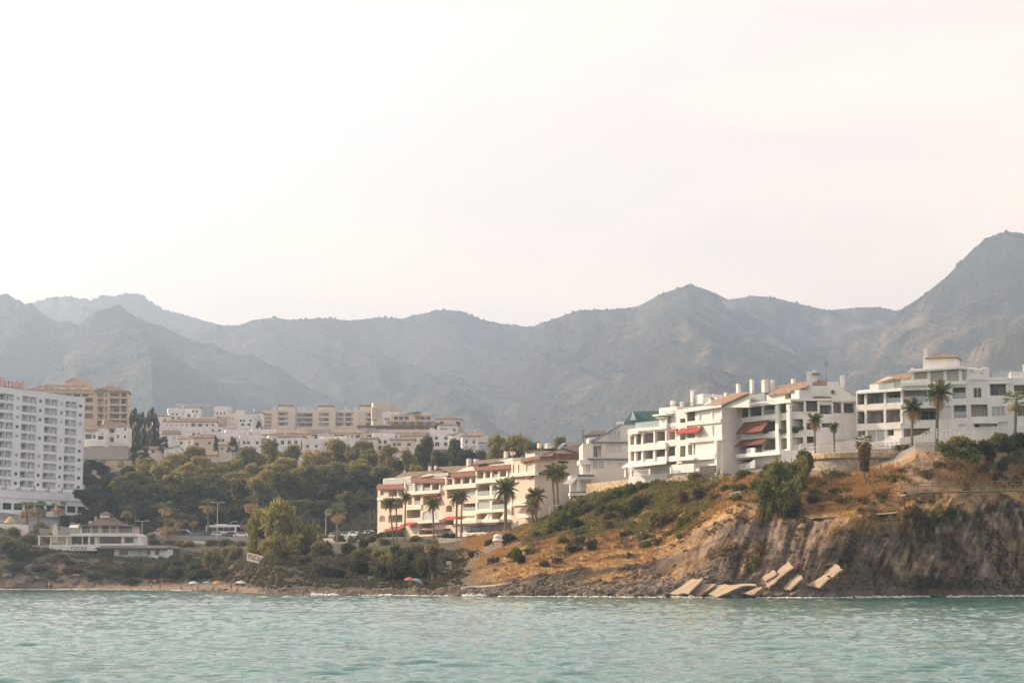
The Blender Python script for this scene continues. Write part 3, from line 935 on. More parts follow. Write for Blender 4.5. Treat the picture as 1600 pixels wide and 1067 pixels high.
def letters(txt, height, m, parent, name='letter', depth=0.06):
    """One mesh per letter, standing in the local XZ plane, laid along +X from 0."""
    x = 0.0; out = []
    dg_needed = []
    for ch in txt:
        cu = bpy.data.curves.new('glyph', 'FONT'); cu.body = ch; cu.size = height * 1.38; cu.extrude = depth / 2; cu.resolution_u = 3; cu.offset = 0.035
        ob = bpy.data.objects.new('glyph', cu); COL.objects.link(ob); dg_needed.append((ch, ob))
    bpy.context.view_layer.update()
    dg = bpy.context.evaluated_depsgraph_get()
    for ch, ob in dg_needed:
        me = bpy.data.meshes.new_from_object(ob.evaluated_get(dg))
        w = max((v.co.x for v in me.vertices), default=0.3 * height)
        me.transform(Matrix.Rotation(math.pi / 2, 4, 'X'))
        me.materials.clear(); me.materials.append(m)
        o = new_obj(name, me, parent); o.location = (x, 0, 0); out.append(o)
        x += w + height * 0.13
        cu = ob.data; bpy.data.objects.remove(ob); bpy.data.curves.remove(cu)
    return out, x

# ================================================================== tall white hotel at the left edge
def hotel():
    zm = (0, 560, 5.926)
    b = Bld('hotel', P(0, 800, 590), 'tall bluish-white hotel slab with rows of paired balconies and red roof lettering', 'hotel', zm)
    p = Pan(b, 0, 1422, 590, 63)
    uE = p.q(780, 600)[0]                       # right end
    zT = p.q(0, 278)[1]
    holes = []
    # bays measured along the top row, repeated down ten storeys
    pairs = [(205, 340), (415, 537), (607, 712)]
    smalls = [(150, 185), (360, 392), (558, 587), (730, 765)]
    U = lambda x: p.q(x, 430)[0]
    pu = [(U(a), U(c)) for a, c in pairs]; su = [(U(a), U(c)) for a, c in smalls]
    pitch = pu[1][0] - pu[0][0]
    w = pu[0][1] - pu[0][0]
    pu = [(pu[0][0] - pitch * k, pu[0][0] - pitch * k + w) for k in (3, 2, 1)] + pu
    su = [(su[0][0] - pitch * k, su[0][1] - pitch * k) for k in (2, 1)] + su
    z1 = p.q(270, 352)[1]; z10 = p.q(270, 352 + 86.6 * 9)[1]
    st = (z1 - z10) / 9
    for r in range(10):
        zt = z1 - st * r
        for a, c in pu:
            mid_ = (a + c) / 2
            holes.append((a, mid_ - 0.12, zt - 2.05, zt, 'b' if random.random() < .86 else 'l', {'d': 1.2, 'rail': 'white', 'rh': 0.8, 'door': (0.35, 0.95), 'gm': GLASS if random.random() < .7 else GLASSL}))
            holes.append((mid_ + 0.12, c, zt - 2.05, zt, 'b' if random.random() < .9 else 's', {'d': 1.2, 'rail': 'white', 'rh': 0.8, 'door': (0.05, 0.6), 'gm': GLASS if random.random() < .7 else GLASSL}))
        for a, c in su:
            if r in (3, 5) and random.random() < 0.5: continue
            holes.append((a + 0.1, c - 0.1, zt - 1.6, zt - 0.5, 'w', {'mull': 1, 'gm': GLASSL if random.random() < .45 else GLASS}))
    uL = pu[0][0] - 2.0
    zB = z10 - 2.05 - 1.2
    p.facade(uL, zB, uE, zT, holes, WHITE2, 15.0, metric=True, rooms=WHITE2)
    # thin parapet and string line
    mb = MB(); p.bx(mb, uL, uE + 0.05, -0.06, 0.4, zT, zT + 0.5); b.part('parapet', mb, WHITE2)
    # podium terraces step out below
    mb = MB()
    z0 = p.q(300, 1250)[1]
    u1 = uE + 1.0
    zg = -2.0
    # podium storeys
    ph = []
    for k in range(12):
        a = uL + 2 + k * (uE - uL - 4) / 12
        ph.append((a, a + (uE - uL - 4) / 12 - 1.0, zB - 6.2, zB - 4.2, 'd', {'mull': 2}))
        ph.append((a + 0.3, a + (uE - uL - 4) / 12 - 1.6, zB - 11.5, zB - 9.0, 'd', {'mull': 2}))
    pp = Pan(b, 0, 1422, 590, 63)
    pp.org = p.W(0, -4.0, 0); 
    pp.facade(uL, zB - 14.0, u1, zB - 1.0, ph, WHITE2, 4.5, metric=True)
    mb = MB(); pp.bx(mb, uL, u1 + 0.3, -0.25, 0.3, zB - 2.6, zB - 0.4); pp.bx(mb, uL, u1 + 0.3, -0.35, 0.3, zB - 8.0, zB - 7.0); b.part('terrace_parapet', mb, WHITE2)
    pp.railing(uL, u1, zB - 0.4, -0.1, 'white', h=0.7)
    for k in range(9):                          # potted shrubs and loungers show as small dark posts on the terrace
        u = uL + 3 + k * (u1 - uL - 6) / 9
        mb = MB(); pp.bx(mb, u, u + 0.7, 0.7, 1.1, zB - 0.99, zB + 0.6); pp.bx(mb, u + 1.2, u + 1.5, 0.6, 1.0, zB - 0.99, zB + 1.5); b.part('terrace_screen', mb, GREYW)
    # roof lettering
    s = empty('roof_sign', p.W(0, 0, 0), rad(63))
    tag(s, 'red rooftop lettering standing on the hotel parapet', 'sign')
    REDL = mat('sign_red', (0.55, 0.09, 0.04), 0.6)
    ls, wid = letters('flatotel', 2.7, REDL, s)
    ua, ub = p.q(0, 250)[0], p.q(225, 270)[0]
    k = (ub - ua) / wid
    zL = zT + 0.9
    for o in ls: o.location = (ua + o.location.x * k, 0.3, zL); o.scale = (k, 1, 1.0)
    mb = MB(); mb.box(ua, ub, 0.25, 0.36, zL - 0.22, zL - 0.08)
    for i in range(9): u = ua + (ub - ua) * i / 8; mb.box(u - 0.05, u + 0.05, 0.37, 0.45, zT + 0.5, zL - 0.08)
    mb.build('sign_frame', IRON, s)
hotel()

# ================================================================== ochre apartment house behind the hotel
def ochre_house():
    zm = (0, 560, 5.926)
    b = Bld('apartment_house', P(150, 690, 790), 'ochre apartment house with brown tiled roof rising behind the hotel', 'building', zm)
    p = Pan(b, 860, 340, 800, 8)
    rows = [(318, 360), (372, 427), (440, 500), (512, 560), (575, 625)]
    holes = []
    for i, (a, c) in enumerate(rows):
        holes += [(885, a, 958, c, 'b', {'rail': 'white'}), (1020, a, 1105, c, 'b', {'rail': 'bar'}), (1122, a, 1172, c, 'o'), (972, a + 5, 992, c - 2, 'w')]
    p.facade(862, 305, 1180, 660, holes, OCHRE, 14, rooms=BEIGE)
    for i, (a, c) in enumerate(rows):
        p.box('balcony_slab', OCHRE, 1010, c - 6, 1185, c + 10, -0.7, 0.1)
    roof_hip(p, 862, 1180, 302, 0, 14, 3.2, TILED, over=0.9)
    p.prism('gable', OCHRE, [(610, 210), (690, 186), (820, 200), (880, 300), (620, 300)], 0.4, 9)
    p.slab('roof_slope', TILED, [(605, 214, 0), (690, 182, 0), (700, 182, 9), (610, 212, 9)])
    for x in (730, 765): p.box('vent_pipe', TILED, x - 5, 245, x + 5, 268, -1, -0.5)
    p2 = Pan(b, 250, 320, 770, 6)
    p2.facade(250, 300, 870, 640, [(x, 332, x + 60, 352, 'd') for x in (440, 520, 600, 680, 760)] + [(785, 365, 860, 405, 'b'), (785, 440, 860, 480, 'b'), (785, 510, 860, 555, 'b')], OCHRE, 13, rooms=BEIGE)
    p2.box('cornice', OCHRE, 245, 298, 880, 318, -0.8, 0.2)
    roof_hip(p2, 250, 860, 296, 0, 13, 3.0, TILED, over=0.9)
    for x0, x1 in ((545, 640), (650, 735), (755, 850)):
        p2.slab('roof_terrace', OCHRE, [(x0, 266, 1.5), (x1 - 35, 274, 1.5), (x1, 300, 0.3), (x0 + 35, 296, 0.3)], 0.5)
    for x in (285, 385, 510): p2.slab('skylight', GLASSL, [(x - 12, 278, 1.2), (x + 8, 262, 2.4), (x + 24, 262, 2.4), (x + 4, 278, 1.2)], 0.1)
    for x in (885, 950): p.slab('skylight', GLASSL, [(x, 244, 1.0), (x + 14, 244, 1.0), (x + 26, 262, 0.2), (x + 12, 262, 0.2)], 0.3)
    p2.chimney(345, 212, 365, 250, 4, OCHRE); p2.chimney(230, 228, 250, 262, 4, OCHRE); p.chimney(1100, 225, 1118, 258, 8, OCHRE)
ochre_house()

ORD = ['first', 'second', 'third', 'fourth', 'fifth', 'sixth', 'seventh', 'eighth', 'ninth', 'tenth', 'eleventh', 'twelfth', 'thirteenth', 'fourteenth', 'fifteenth', 'sixteenth', 'seventeenth', 'eighteenth', 'nineteenth', 'twentieth'] + ['twenty-' + k for k in ('first', 'second', 'third', 'fourth', 'fifth', 'sixth', 'seventh', 'eighth', 'ninth')] + ['thirtieth']
def cottage(name, label, zm, x0, y0, x1, y1, Y, yaw, depth, wallm, holes, roof='gable', rh=1.6, roofm=None, extra=None, cat='house', group=None, base=None):
    b = Bld(name, P(*(zm[0] + x0 / zm[2], zm[1] + y1 / zm[2]), Y), label, cat, zm, group)
    p = Pan(b, x0, y1, Y, yaw)
    p.facade(x0, y0, x1, y1 + (base or 40), holes, wallm, depth, rooms=wallm)
    if roof == 'gable': roof_hip(p, x0, x1, y0, 0, depth, rh, roofm or TILE, gable=True)
    elif roof == 'hip': roof_hip(p, x0, x1, y0, 0, depth, rh, roofm or TILE)
    elif roof == 'flat': p.box('parapet', wallm, x0 - 1, y0 - 5, x1 + 1, y0 + 2, -0.12, depth)
    if extra: extra(p)
    return p

def wins(xs, w, ys, h, k='w', op=None):
    return [(x, y, x + w, y + h, k, op or {}) for y in ys for x in xs]

# ------------------------------------------------------------------ white houses beside the hotel, below the ochre house
ZH = (0, 560, 5.926)
def h1_extra(p):
    p.slab('tiled_lean_to', TILE, [(780, 660, -1.5), (905, 655, -1.5), (880, 610, 1.5), (800, 612, 1.5)], 0.3)
    p.box('terrace_wall', WHITE, 820, 765, 970, 812, -3, 0)
    p.box('retaining_wall', GREYW, 740, 818, 1190, 935, -4, 0.5)
    p.chimney(945, 565, 960, 610, 3)
cottage('terraced_house', 'white terraced house with tiled lean-to beside the upper hotel corner', ZH, 780, 650, 990, 800, 690, 6, 9, WHITE,
        [(790, 700, 850, 745, 'b'), (860, 705, 885, 745, 'w'), (935, 690, 960, 705, 'w'), (905, 715, 960, 750, 'o')], 'flat', extra=h1_extra)
def h2_extra(p):
    p.slab('tiled_roof', TILED, [(895, 640, -0.6), (1060, 645, -0.6), (1190, 600, 6), (985, 575, 6)], 0.3)
    p.box('terrace_wall', WHITE, 985, 775, 1190, 812, -2.5, 0)
cottage('terraced_house', 'white stepped house with round-headed dark openings left of the dark cypresses', ZH, 990, 640, 1190, 800, 700, 4, 9, WHITE,
        [(1000, 655, 1060, 685, 'b'), (1080, 705, 1102, 738, 'aw'), (1145, 710, 1165, 740, 'aw'), (1018, 730, 1052, 775, 'b'), (1148, 640, 1170, 668, 'w')], None, extra=h2_extra)

# ================================================================== the town on the far slope
T1 = (230, 600, 5.926); T2 = (480, 600, 5.926)
def town():
    # white block with dark square windows
    def ex(p):
        roof_hip(p, 270, 640, 347, 0, 9, 1.8, TILED, gable=True)
        p.box('side_wing', WHITE, 640, 396, 832, 500, -0.8, 7)
        p.slab('wing_roof', TILED, [(700, 404, -1), (832, 410, -1), (825, 398, 4), (705, 396, 4)], 0.2)
        for x in (655, 712): p.window(*[*p.rect(x, 418, x + 26, 440, -0.85)], -0.9)
        for x in (650, 708, 765): p.window(*[*p.rect(x, 462, x + 45, 492, -0.85)], -0.9, gm=GLASSL)
        for x in (350, 520, 610): p.chimney(x, 325, x + 16, 350, 4)
    cottage('apartment_block', 'white terraced block with small dark square windows above the trees', T1, 280, 352, 640, 470, 860, 4, 9, WHITE,
            wins([360, 540, 596], 25, [368, 420], 22) + [(405, 362, 447, 396, 'b'), (470, 368, 512, 396, 'b'), (405, 410, 450, 437, 'b'), (462, 412, 510, 465, 'l'), (300, 368, 335, 388, 'l'), (300, 418, 330, 440, 'l')], None, extra=ex)
    # ochre tower
    def ex(p):
        p.box('balcony_wing', BEIGE, 665, 282, 737, 360, 0.6, 8)
        for y in (300, 325, 350): p.box('balcony_slab', OCHRE, 660, y, 745, y + 9, -0.6, 1)
        p.box('stair_tower', BEIGE, 818, 238, 902, 300, -0.3, 7)
        p.box('rear_wing', OCHRE, 902, 268, 958, 400, 4, 14); p.box('rear_wing', OCHRE, 958, 320, 1060, 410, 6, 16)
    cottage('apartment_tower', 'ochre apartment tower with four pale square windows', T1, 737, 275, 900, 430, 1010, 6, 12, BEIGE,
            [(756, 305, 776, 338, 'l'), (780, 305, 802, 338, 'l'), (754, 354, 776, 386, 'l'), (780, 354, 802, 386, 'l')], 'flat', extra=ex, cat='building')
    # long ochre apartment range
    b = Bld('apartment_range', P(520, 670, 1080), 'long ochre apartment range with loggias and stair towers on the ridge', 'building', T1)
    p = Pan(b, 1060, 420, 1090, -2)
    o = 250 * 5.926                      # T2 x -> T1 x
    H = []
    for y in (270, 315, 358):
        for x in (1385, 1457): H.append((x, y, x + 72, y + 33, 'b', {'d': 1.6}))
        for x in (265, 350): H.append((o + x, y - 5, o + x + 72, y + 28, 'b', {'d': 1.6}))
        H.append((o + 0, y, o + 45, y + 30, 'b', {'d': 1.6}))
        H.append((o + 540, y - 5, o + 590, y + 28, 'b', {'d': 1.6})); H.append((o + 480, y - 5, o + 530, y + 28, 's'))
    p.facade(1150, 238, o + 610, 440, H, BEIGE, 14, rooms=BEIGE)
    pt = Pan(b, 1060, 420, 1087.5, -2)
    for x0, x1, y0 in ((1150, 1370, 232), (o + 47, o + 262, 238)):
        pt.facade(x0, y0, x1, 440, wins([x0 + 62], 94, [y0 + 28, y0 + 74, y0 + 120], 30, 'b', {'d': 1.2}), BEIGE, 4)
    p.box('side_wing', OCHRE, 1060, 246, 1150, 420, 1.0, 12)
    for y in (262, 295, 330, 365, 395): p.box('balcony_slab', OCHRE, 1055, y, 1152, y + 12, -0.6, 1.5)
    for x0, x1, y0 in ((1218, 1340, 196), (o + 105, o + 238, 200), (o + 490, o + 600, 196)):
        p.box('roof_pavilion', BEIGE, x0, y0, x1, 240, 3, 8); p.box('pavilion_roof', TILED, x0 - 8, y0 - 3, x1 + 8, y0 + 8, 2.3, 8.7)
    for x in (1165, 1400, 1440, 1545, o + 62, o + 258, o + 350, o + 440): p.box('chimney', BEIGE, x, 215, x + 14, 240, 4, 5)
    p3 = Pan(b, o + 640, 420, 1070, 10)
    p3.facade(o + 610, 170, o + 775, 440, [(o + 632, 240, o + 700, 262, 's'), (o + 632, 285, o + 700, 310, 's')], BEIGE, 9)
    p3.box('yellow_wing', OCHRE, o + 600, 215, o + 645, 330, -1, 4)
    p3.box('roof_wing', BEIGE, o + 770, 195, o + 880, 300, 3, 12); p3.box('roof_opening', SHADEROOM, o + 775, 236, o + 800, 262, 2.9, 3.05)
    # lower beige block with glazed storey and green roof
    def ex(p):
        p.slab('green_roof', GREENT, [(880, 286, 0), (1060, 286, 0), (1010, 254, 6), (960, 258, 6)], 0.3)
        p.box('terrace', OCHRE, 730, 336, 1190, 350, -3, 0); p.box('lower_wall', OCHRE, 730, 350, 1190, 372, -2, 0)
        for x in (800, 880, 950, 1030, 1110): p.box('glazing', GLASS, x, 350, x + 40, 368, -2.1, -1.95)
        p.box('shed_roof', TILED, 460, 380, 1200, 395, -6, -1); 
        for k in range(11): p.box('garage_opening', GLASS, 640 + k * 45, 396, 675 + k * 45, 418, -5.2, -5.0)
        p.box('garage_wall', GREYW, 470, 393, 1150, 420, -4.9, -3)
    cottage('glazed_villa', 'wide beige villa with green roof peak and glazed terrace', T2, 770, 286, 1150, 345, 985, 0, 10, OCHRE, wins([800, 850, 900, 1050, 1100], 40, [300], 30, 'd'), 'flat', extra=ex)
    def ex(p):
        p.box('garden_wall', GREYW, 1280, 405, 1440, 470, -2, 0)
    cottage('hipped_villa', 'beige villa with dark hipped roof at the end of the ridge', T2, 1190, 322, 1425, 415, 940, -4, 10, BEIGE, [(1375, 345, 1420, 400, 'o')], 'hip', 1.8, TILED, extra=ex)
    # long white terrace of houses
    b = Bld('white_terrace', P(420, 700, 830), 'long white terrace of two-storey houses with tiled eaves above the trees', 'houses', T1)
    p = Pan(b, 1130, 580, 830, -1)
    H = [(1180, 475, 1240, 498, 'd'), (1255, 470, 1272, 490, 'w'), (1292, 468, 1308, 488, 'w'), (1390, 468, 1432, 500, 'b'), (1445, 470, 1465, 495, 'w'), (1495, 470, 1515, 495, 'l'), (1530, 468, 1575, 500, 'b'),
         (1400, 530, 1440, 575, 'l'), (1480, 532, 1500, 575, 'w'), (1550, 525, 1565, 575, 'w')]
    for x, w, k in ((10,30,'l'),(50,44,'b'),(115,28,'l'),(155,28,'l'),(208,18,'w'),(248,44,'b'),(302,44,'b'),(358,26,'l'),(405,26,'l'),(445,44,'b'),(552,44,'b'),(608,24,'l'),(652,26,'l'),(695,44,'b'),(750,44,'b'),(806,24,'w'),(855,26,'l'),(895,44,'l'),(950,40,'b'),(1003,26,'l'),(1052,26,'l'),(1092,44,'b')):
        H.append((o + x, 466, o + x + w, 503, k))
        if (x // 40) % 2 == 0: H.append((o + x + 5, 528, o + x + w - 4, 575, 'w' if k != 'b' else 'd'))
    p.facade(1130, 455, o + 1150, 620, H, WHITE, 10, rooms=WHITE2)
    for x0, x1 in ((1125, 1375), (1378, 1600), (o + 205, o + 395), (o + 400, o + 500), (o + 640, o + 960), (o + 965, o + 1150)):
        roof_hip(p, x0, x1, 452, 0, 10, 1.9, TILE, gable=True)
    for x0, x1 in ((o + 0, o + 205), (o + 560, o + 640)): p.box('roof_terrace', GREYW, x0, 420, x1, 455, 1.5, 8)
    p.box('party_wall', OCHRE, o + 505, 408, o + 540, 560, -0.6, 9); p.box('party_wall', WHITE, o + 1135, 405, o + 1155, 500, -0.2, 9)
    p.box('garden_wall', WHITE, 1370, 582, o + 1150, 606, -4, -3.7); p.railing(p.q(1370, 580, -4)[0], p.q(o + 1150, 580, -4)[0], p.q(1600, 582, -4)[1], -3.9, 'bar', h=1.0)
    for x in (1200, 1420, o + 60, o + 300, o + 700, o + 1000): p.chimney(x, 415, x + 14, 450, 5)
    # smaller houses below
    def chim(*xs):
        def f(p):
            for x, y in xs: p.chimney(x, y, x + 22, y + 40, 2.5)
        return f
    cottage('white_house', 'white gabled house with a row of chimneys among the tree tops', T1, 815, 560, 1025, 640, 770, 8, 8, WHITE, [(918, 572, 945, 590, 'w'), (975, 572, 1000, 592, 'w')], None,
            extra=lambda p: (roof_gable_d(p, 812, 1028, 562, 880, 515, 0, 8, TILE, WHITE), [p.chimney(x, 495, x + 20, 540, 4) for x in (890, 930, 970, 1000)]))
    cottage('white_house', 'white house with low tiled roof just right of the dark cypresses', T1, 80, 418, 240, 520, 820, 2, 8, WHITE, [(240, 420, 270, 445, 'w'), (100, 440, 125, 470, 'w')], 'gable', extra=chim((180, 385), (215, 390)))
    cottage('white_house', 'white house with broad terracotta roof below the square-windowed block', T1, 145, 462, 350, 560, 790, 4, 9, WHITE, [(160, 480, 185, 510, 'w'), (235, 485, 260, 515, 'l')], 'gable', 1.8, extra=chim((290, 430), (330, 440)))
    cottage('white_house', 'white house with two terracotta roof ends above a beige wall', T1, 290, 508, 430, 590, 775, 4, 8, WHITE, [(300, 530, 330, 560, 'w'), (380, 530, 400, 555, 'w')], 'gable', 1.6, extra=chim((365, 470)))
    cottage('beige_house', 'beige house with long blank garden wall behind a slim conifer', T1, 425, 495, 620, 650, 765, 2, 9, BEIGE, [(440, 540, 480, 570, 'w'), (560, 530, 590, 560, 'w')], 'gable', 1.5, TILED, extra=chim((470, 462)))
    cottage('beige_house', 'small beige house with chimneys between slim conifer and spreading fir', T1, 660, 560, 800, 680, 760, 2, 8, BEIGE, [(680, 585, 705, 610, 'w'), (740, 585, 765, 612, 'w')], 'gable', 1.5, extra=chim((720, 505), (750, 510)))
    cottage('white_house', 'white gabled house lowest of the town at the edge of the trees', T1, 155, 590, 320, 690, 700, 6, 8, WHITE, [(180, 630, 205, 655, 'l')], None, extra=lambda p: roof_gable_d(p, 150, 322, 600, 300, 572, 0, 8, TILE, WHITE))
    cottage('garden_house', 'low beige-walled house at the foot of the dark cypresses', T1, -90, 600, 130, 690, 720, 2, 8, BEIGE, [(40, 610, 70, 640, 'w')], 'gable', 1.2, TILED)
    cottage('white_house', 'white gabled house at the right end of the town', T2, 1360, 478, 1500, 545, 780, -10, 8, WHITE, [(1440, 490, 1465, 520, 'w')], None, extra=lambda p: (roof_gable_d(p, 1352, 1500, 480, 1425, 440, 0, 8, TILE, WHITE), p.box('side_wing', WHITE, 1500, 470, 1640, 540, 1, 8), p.slab('roof_slope', TILE, [(1495, 472, 0.6), (1640, 475, 0.6), (1640, 440, 5), (1480, 440, 5)], 0.2), [p.window(*p.rect(x, 480, x + 25, 530, 0.9), 0.85) for x in (1515, 1548)], p.chimney(1470, 410, 1486, 450, 5), p.chimney(1545, 420, 1562, 450, 5)))
    cottage('hillside_house', 'small house half hidden by trees under the long white terrace', T2, 690, 625, 920, 700, 700, -3, 8, WHITE, [(870, 645, 895, 680, 'w'), (760, 640, 790, 670, 'w')], 'gable', 1.5)
    cottage('hillside_house', 'small white house among tree tops left of the long white terrace', T1, 1360, 640, 1560, 720, 720, -3, 8, WHITE, [(1400, 655, 1425, 680, 'l'), (1470, 655, 1500, 685, 'w')], 'gable', 1.5)
    cottage('beige_house', 'beige house with tiled roof between the trees and the white block', T1, 440, 655, 640, 745, 690, 5, 8, BEIGE, [(560, 690, 590, 720, 'w')], 'gable', 1.6)
    cottage('far_warehouse', 'pale flat warehouse in the haze behind the cypresses', T1, 80, 290, 330, 350, 1400, 0, 20, WHITE2, wins([110, 160, 210, 260], 30, [305], 12, 'l'), 'flat', cat='building')
    # more white cubes stepping up between the block and the far slope
    for i, (x0, y0, x1, y1, Y, lab) in enumerate([(190, 345, 285, 420, 905, 'white stepped house at the left end of the square-windowed block'),
            (250, 400, 350, 455, 850, 'low white house in front of the square-windowed block'),
            (1000, 470, 1130, 540, 800, 'low white house below the dark hedge left of the long terrace'),
            (1040, 515, 1110, 570, 770, 'tiny white house with one window beside the gabled house'),
            (330, 320, 420, 352, 960, 'far white house with dish aerials above the square-windowed block'),
            (480, 322, 620, 350, 960, 'far pale house on the skyline left of the ochre tower')]):
        cottage('white_house', lab, T1, x0, y0, x1, y1, Y, 3, 8, WHITE, [(x0 + 12, y0 + 14, x0 + 32, y0 + 34, 'w'), (x1 - 40, y0 + 14, x1 - 18, y0 + 34, 'w')], 'gable', 1.2)
    # tiers of small houses that fill the slope
    rh = random.Random(12); tier = []
    for px, y, Y in [(252, 668, 900), (268, 676, 860), (262, 690, 800), (300, 690, 790), (318, 698, 770), (352, 700, 768), (372, 694, 800), (392, 704, 765), (412, 694, 800), (436, 702, 770), (452, 706, 750), (470, 700, 790), (488, 708, 745), (520, 706, 750), (548, 708, 745), (575, 706, 752), (600, 704, 760), (628, 706, 750), (648, 700, 790), (690, 698, 800), (715, 700, 790), (735, 704, 770), (400, 662, 1060), (384, 666, 1000), (610, 664, 1010), (660, 668, 1000), (700, 684, 900), (345, 655, 1040), (300, 652, 1080), (275, 655, 1050)]:
        tier.append((px, y, Y))
    for i, (px, y, Y) in enumerate(sorted(tier)):
        w = rh.uniform(6.5, 10) / Y * FPX; h = rh.uniform(4.2, 6.2) / Y * FPX; wm = rh.choice([WHITE, WHITE, WHITE, WHITE2, CREAML])
        x0, x1, y0, y1 = px - w / 2, px + w / 2, y - h, y
        hs = [(x0 + w * f, y0 + h * .25, x0 + w * (f + .16), y0 + h * .52, 'w') for f in rh.choice([(.12, .42, .70), (.18, .62), (.1, .3, .72), (.5, .74), (.22, .48)])] + [(x0 + w * f, y0 + h * .66, x0 + w * (f + .2), y0 + h * .95, rh.choice(['w', 's', 'd'])) for f in (.2, .6)]
        p = cottage('small_house', 'small ' + ('cream' if wm is CREAML else 'white') + ' house, ' + ORD[i] + ' from the left among the infill houses of the town', (0, 0, 1.0), x0, y0, x1, y1, Y, rh.uniform(-12, 14), rh.uniform(6, 9), wm, hs, rh.choice(['gable', 'flat', 'flat', 'hip']), rh.uniform(0.6, 1.2), TILED, base=4, group='small houses of the town')
        if rh.random() < .6: p.chimney(px - w * .2, y0 - h * .42, px - w * .2 + 2.2, y0, 3, wm)
    # tower crane
    c = P(286, 640, 1500); g = ground(c.x, c.y, 60)
    t = empty('tower_crane', (c.x, c.y, g)); tag(t, 'slender pale tower crane with long level jib in the haze', 'crane')
    zt = P(286, 634, 1500).z - g
    mb = MB()
    for dx in (-0.6, 0.6):
        for dy in (-0.6, 0.6): mb.box(dx - .12, dx + .12, dy - .12, dy + .12, 0, zt)
    for k in range(int(zt / 2)): mb.tube([(-.6, -.6, k * 2), (.6, -.6, k * 2 + 2)], .07, 4)
    mb.build('mast', STEEL, t)
    mb = MB(); xa, xb = -6, P(331, 634, 1500).x - c.x
    mb.box(xa, xb, -.5, -.3, zt, zt + .3); mb.box(xa, xb, .3, .5, zt, zt + .3); mb.box(xa, xb, -.1, .1, zt + 1.2, zt + 1.45)
    for k in range(int((xb - xa) / 1.5)): mb.tube([(xa + k * 1.5, -.4, zt + .1), (xa + k * 1.5 + .75, 0, zt + 1.3), (xa + k * 1.5 + 1.5, .4, zt + .1)], .06, 4)
    mb.build('jib', STEEL, t)
    mb = MB(); mb.box(-1, 1, -.7, .7, zt - 1.5, zt); mb.build('cab', WHITE, t)
    mb = MB(); mb.box(xa, xa + 3, -.8, .8, zt - 1.4, zt - .01); mb.build('counterweight', CONC, t)
town()

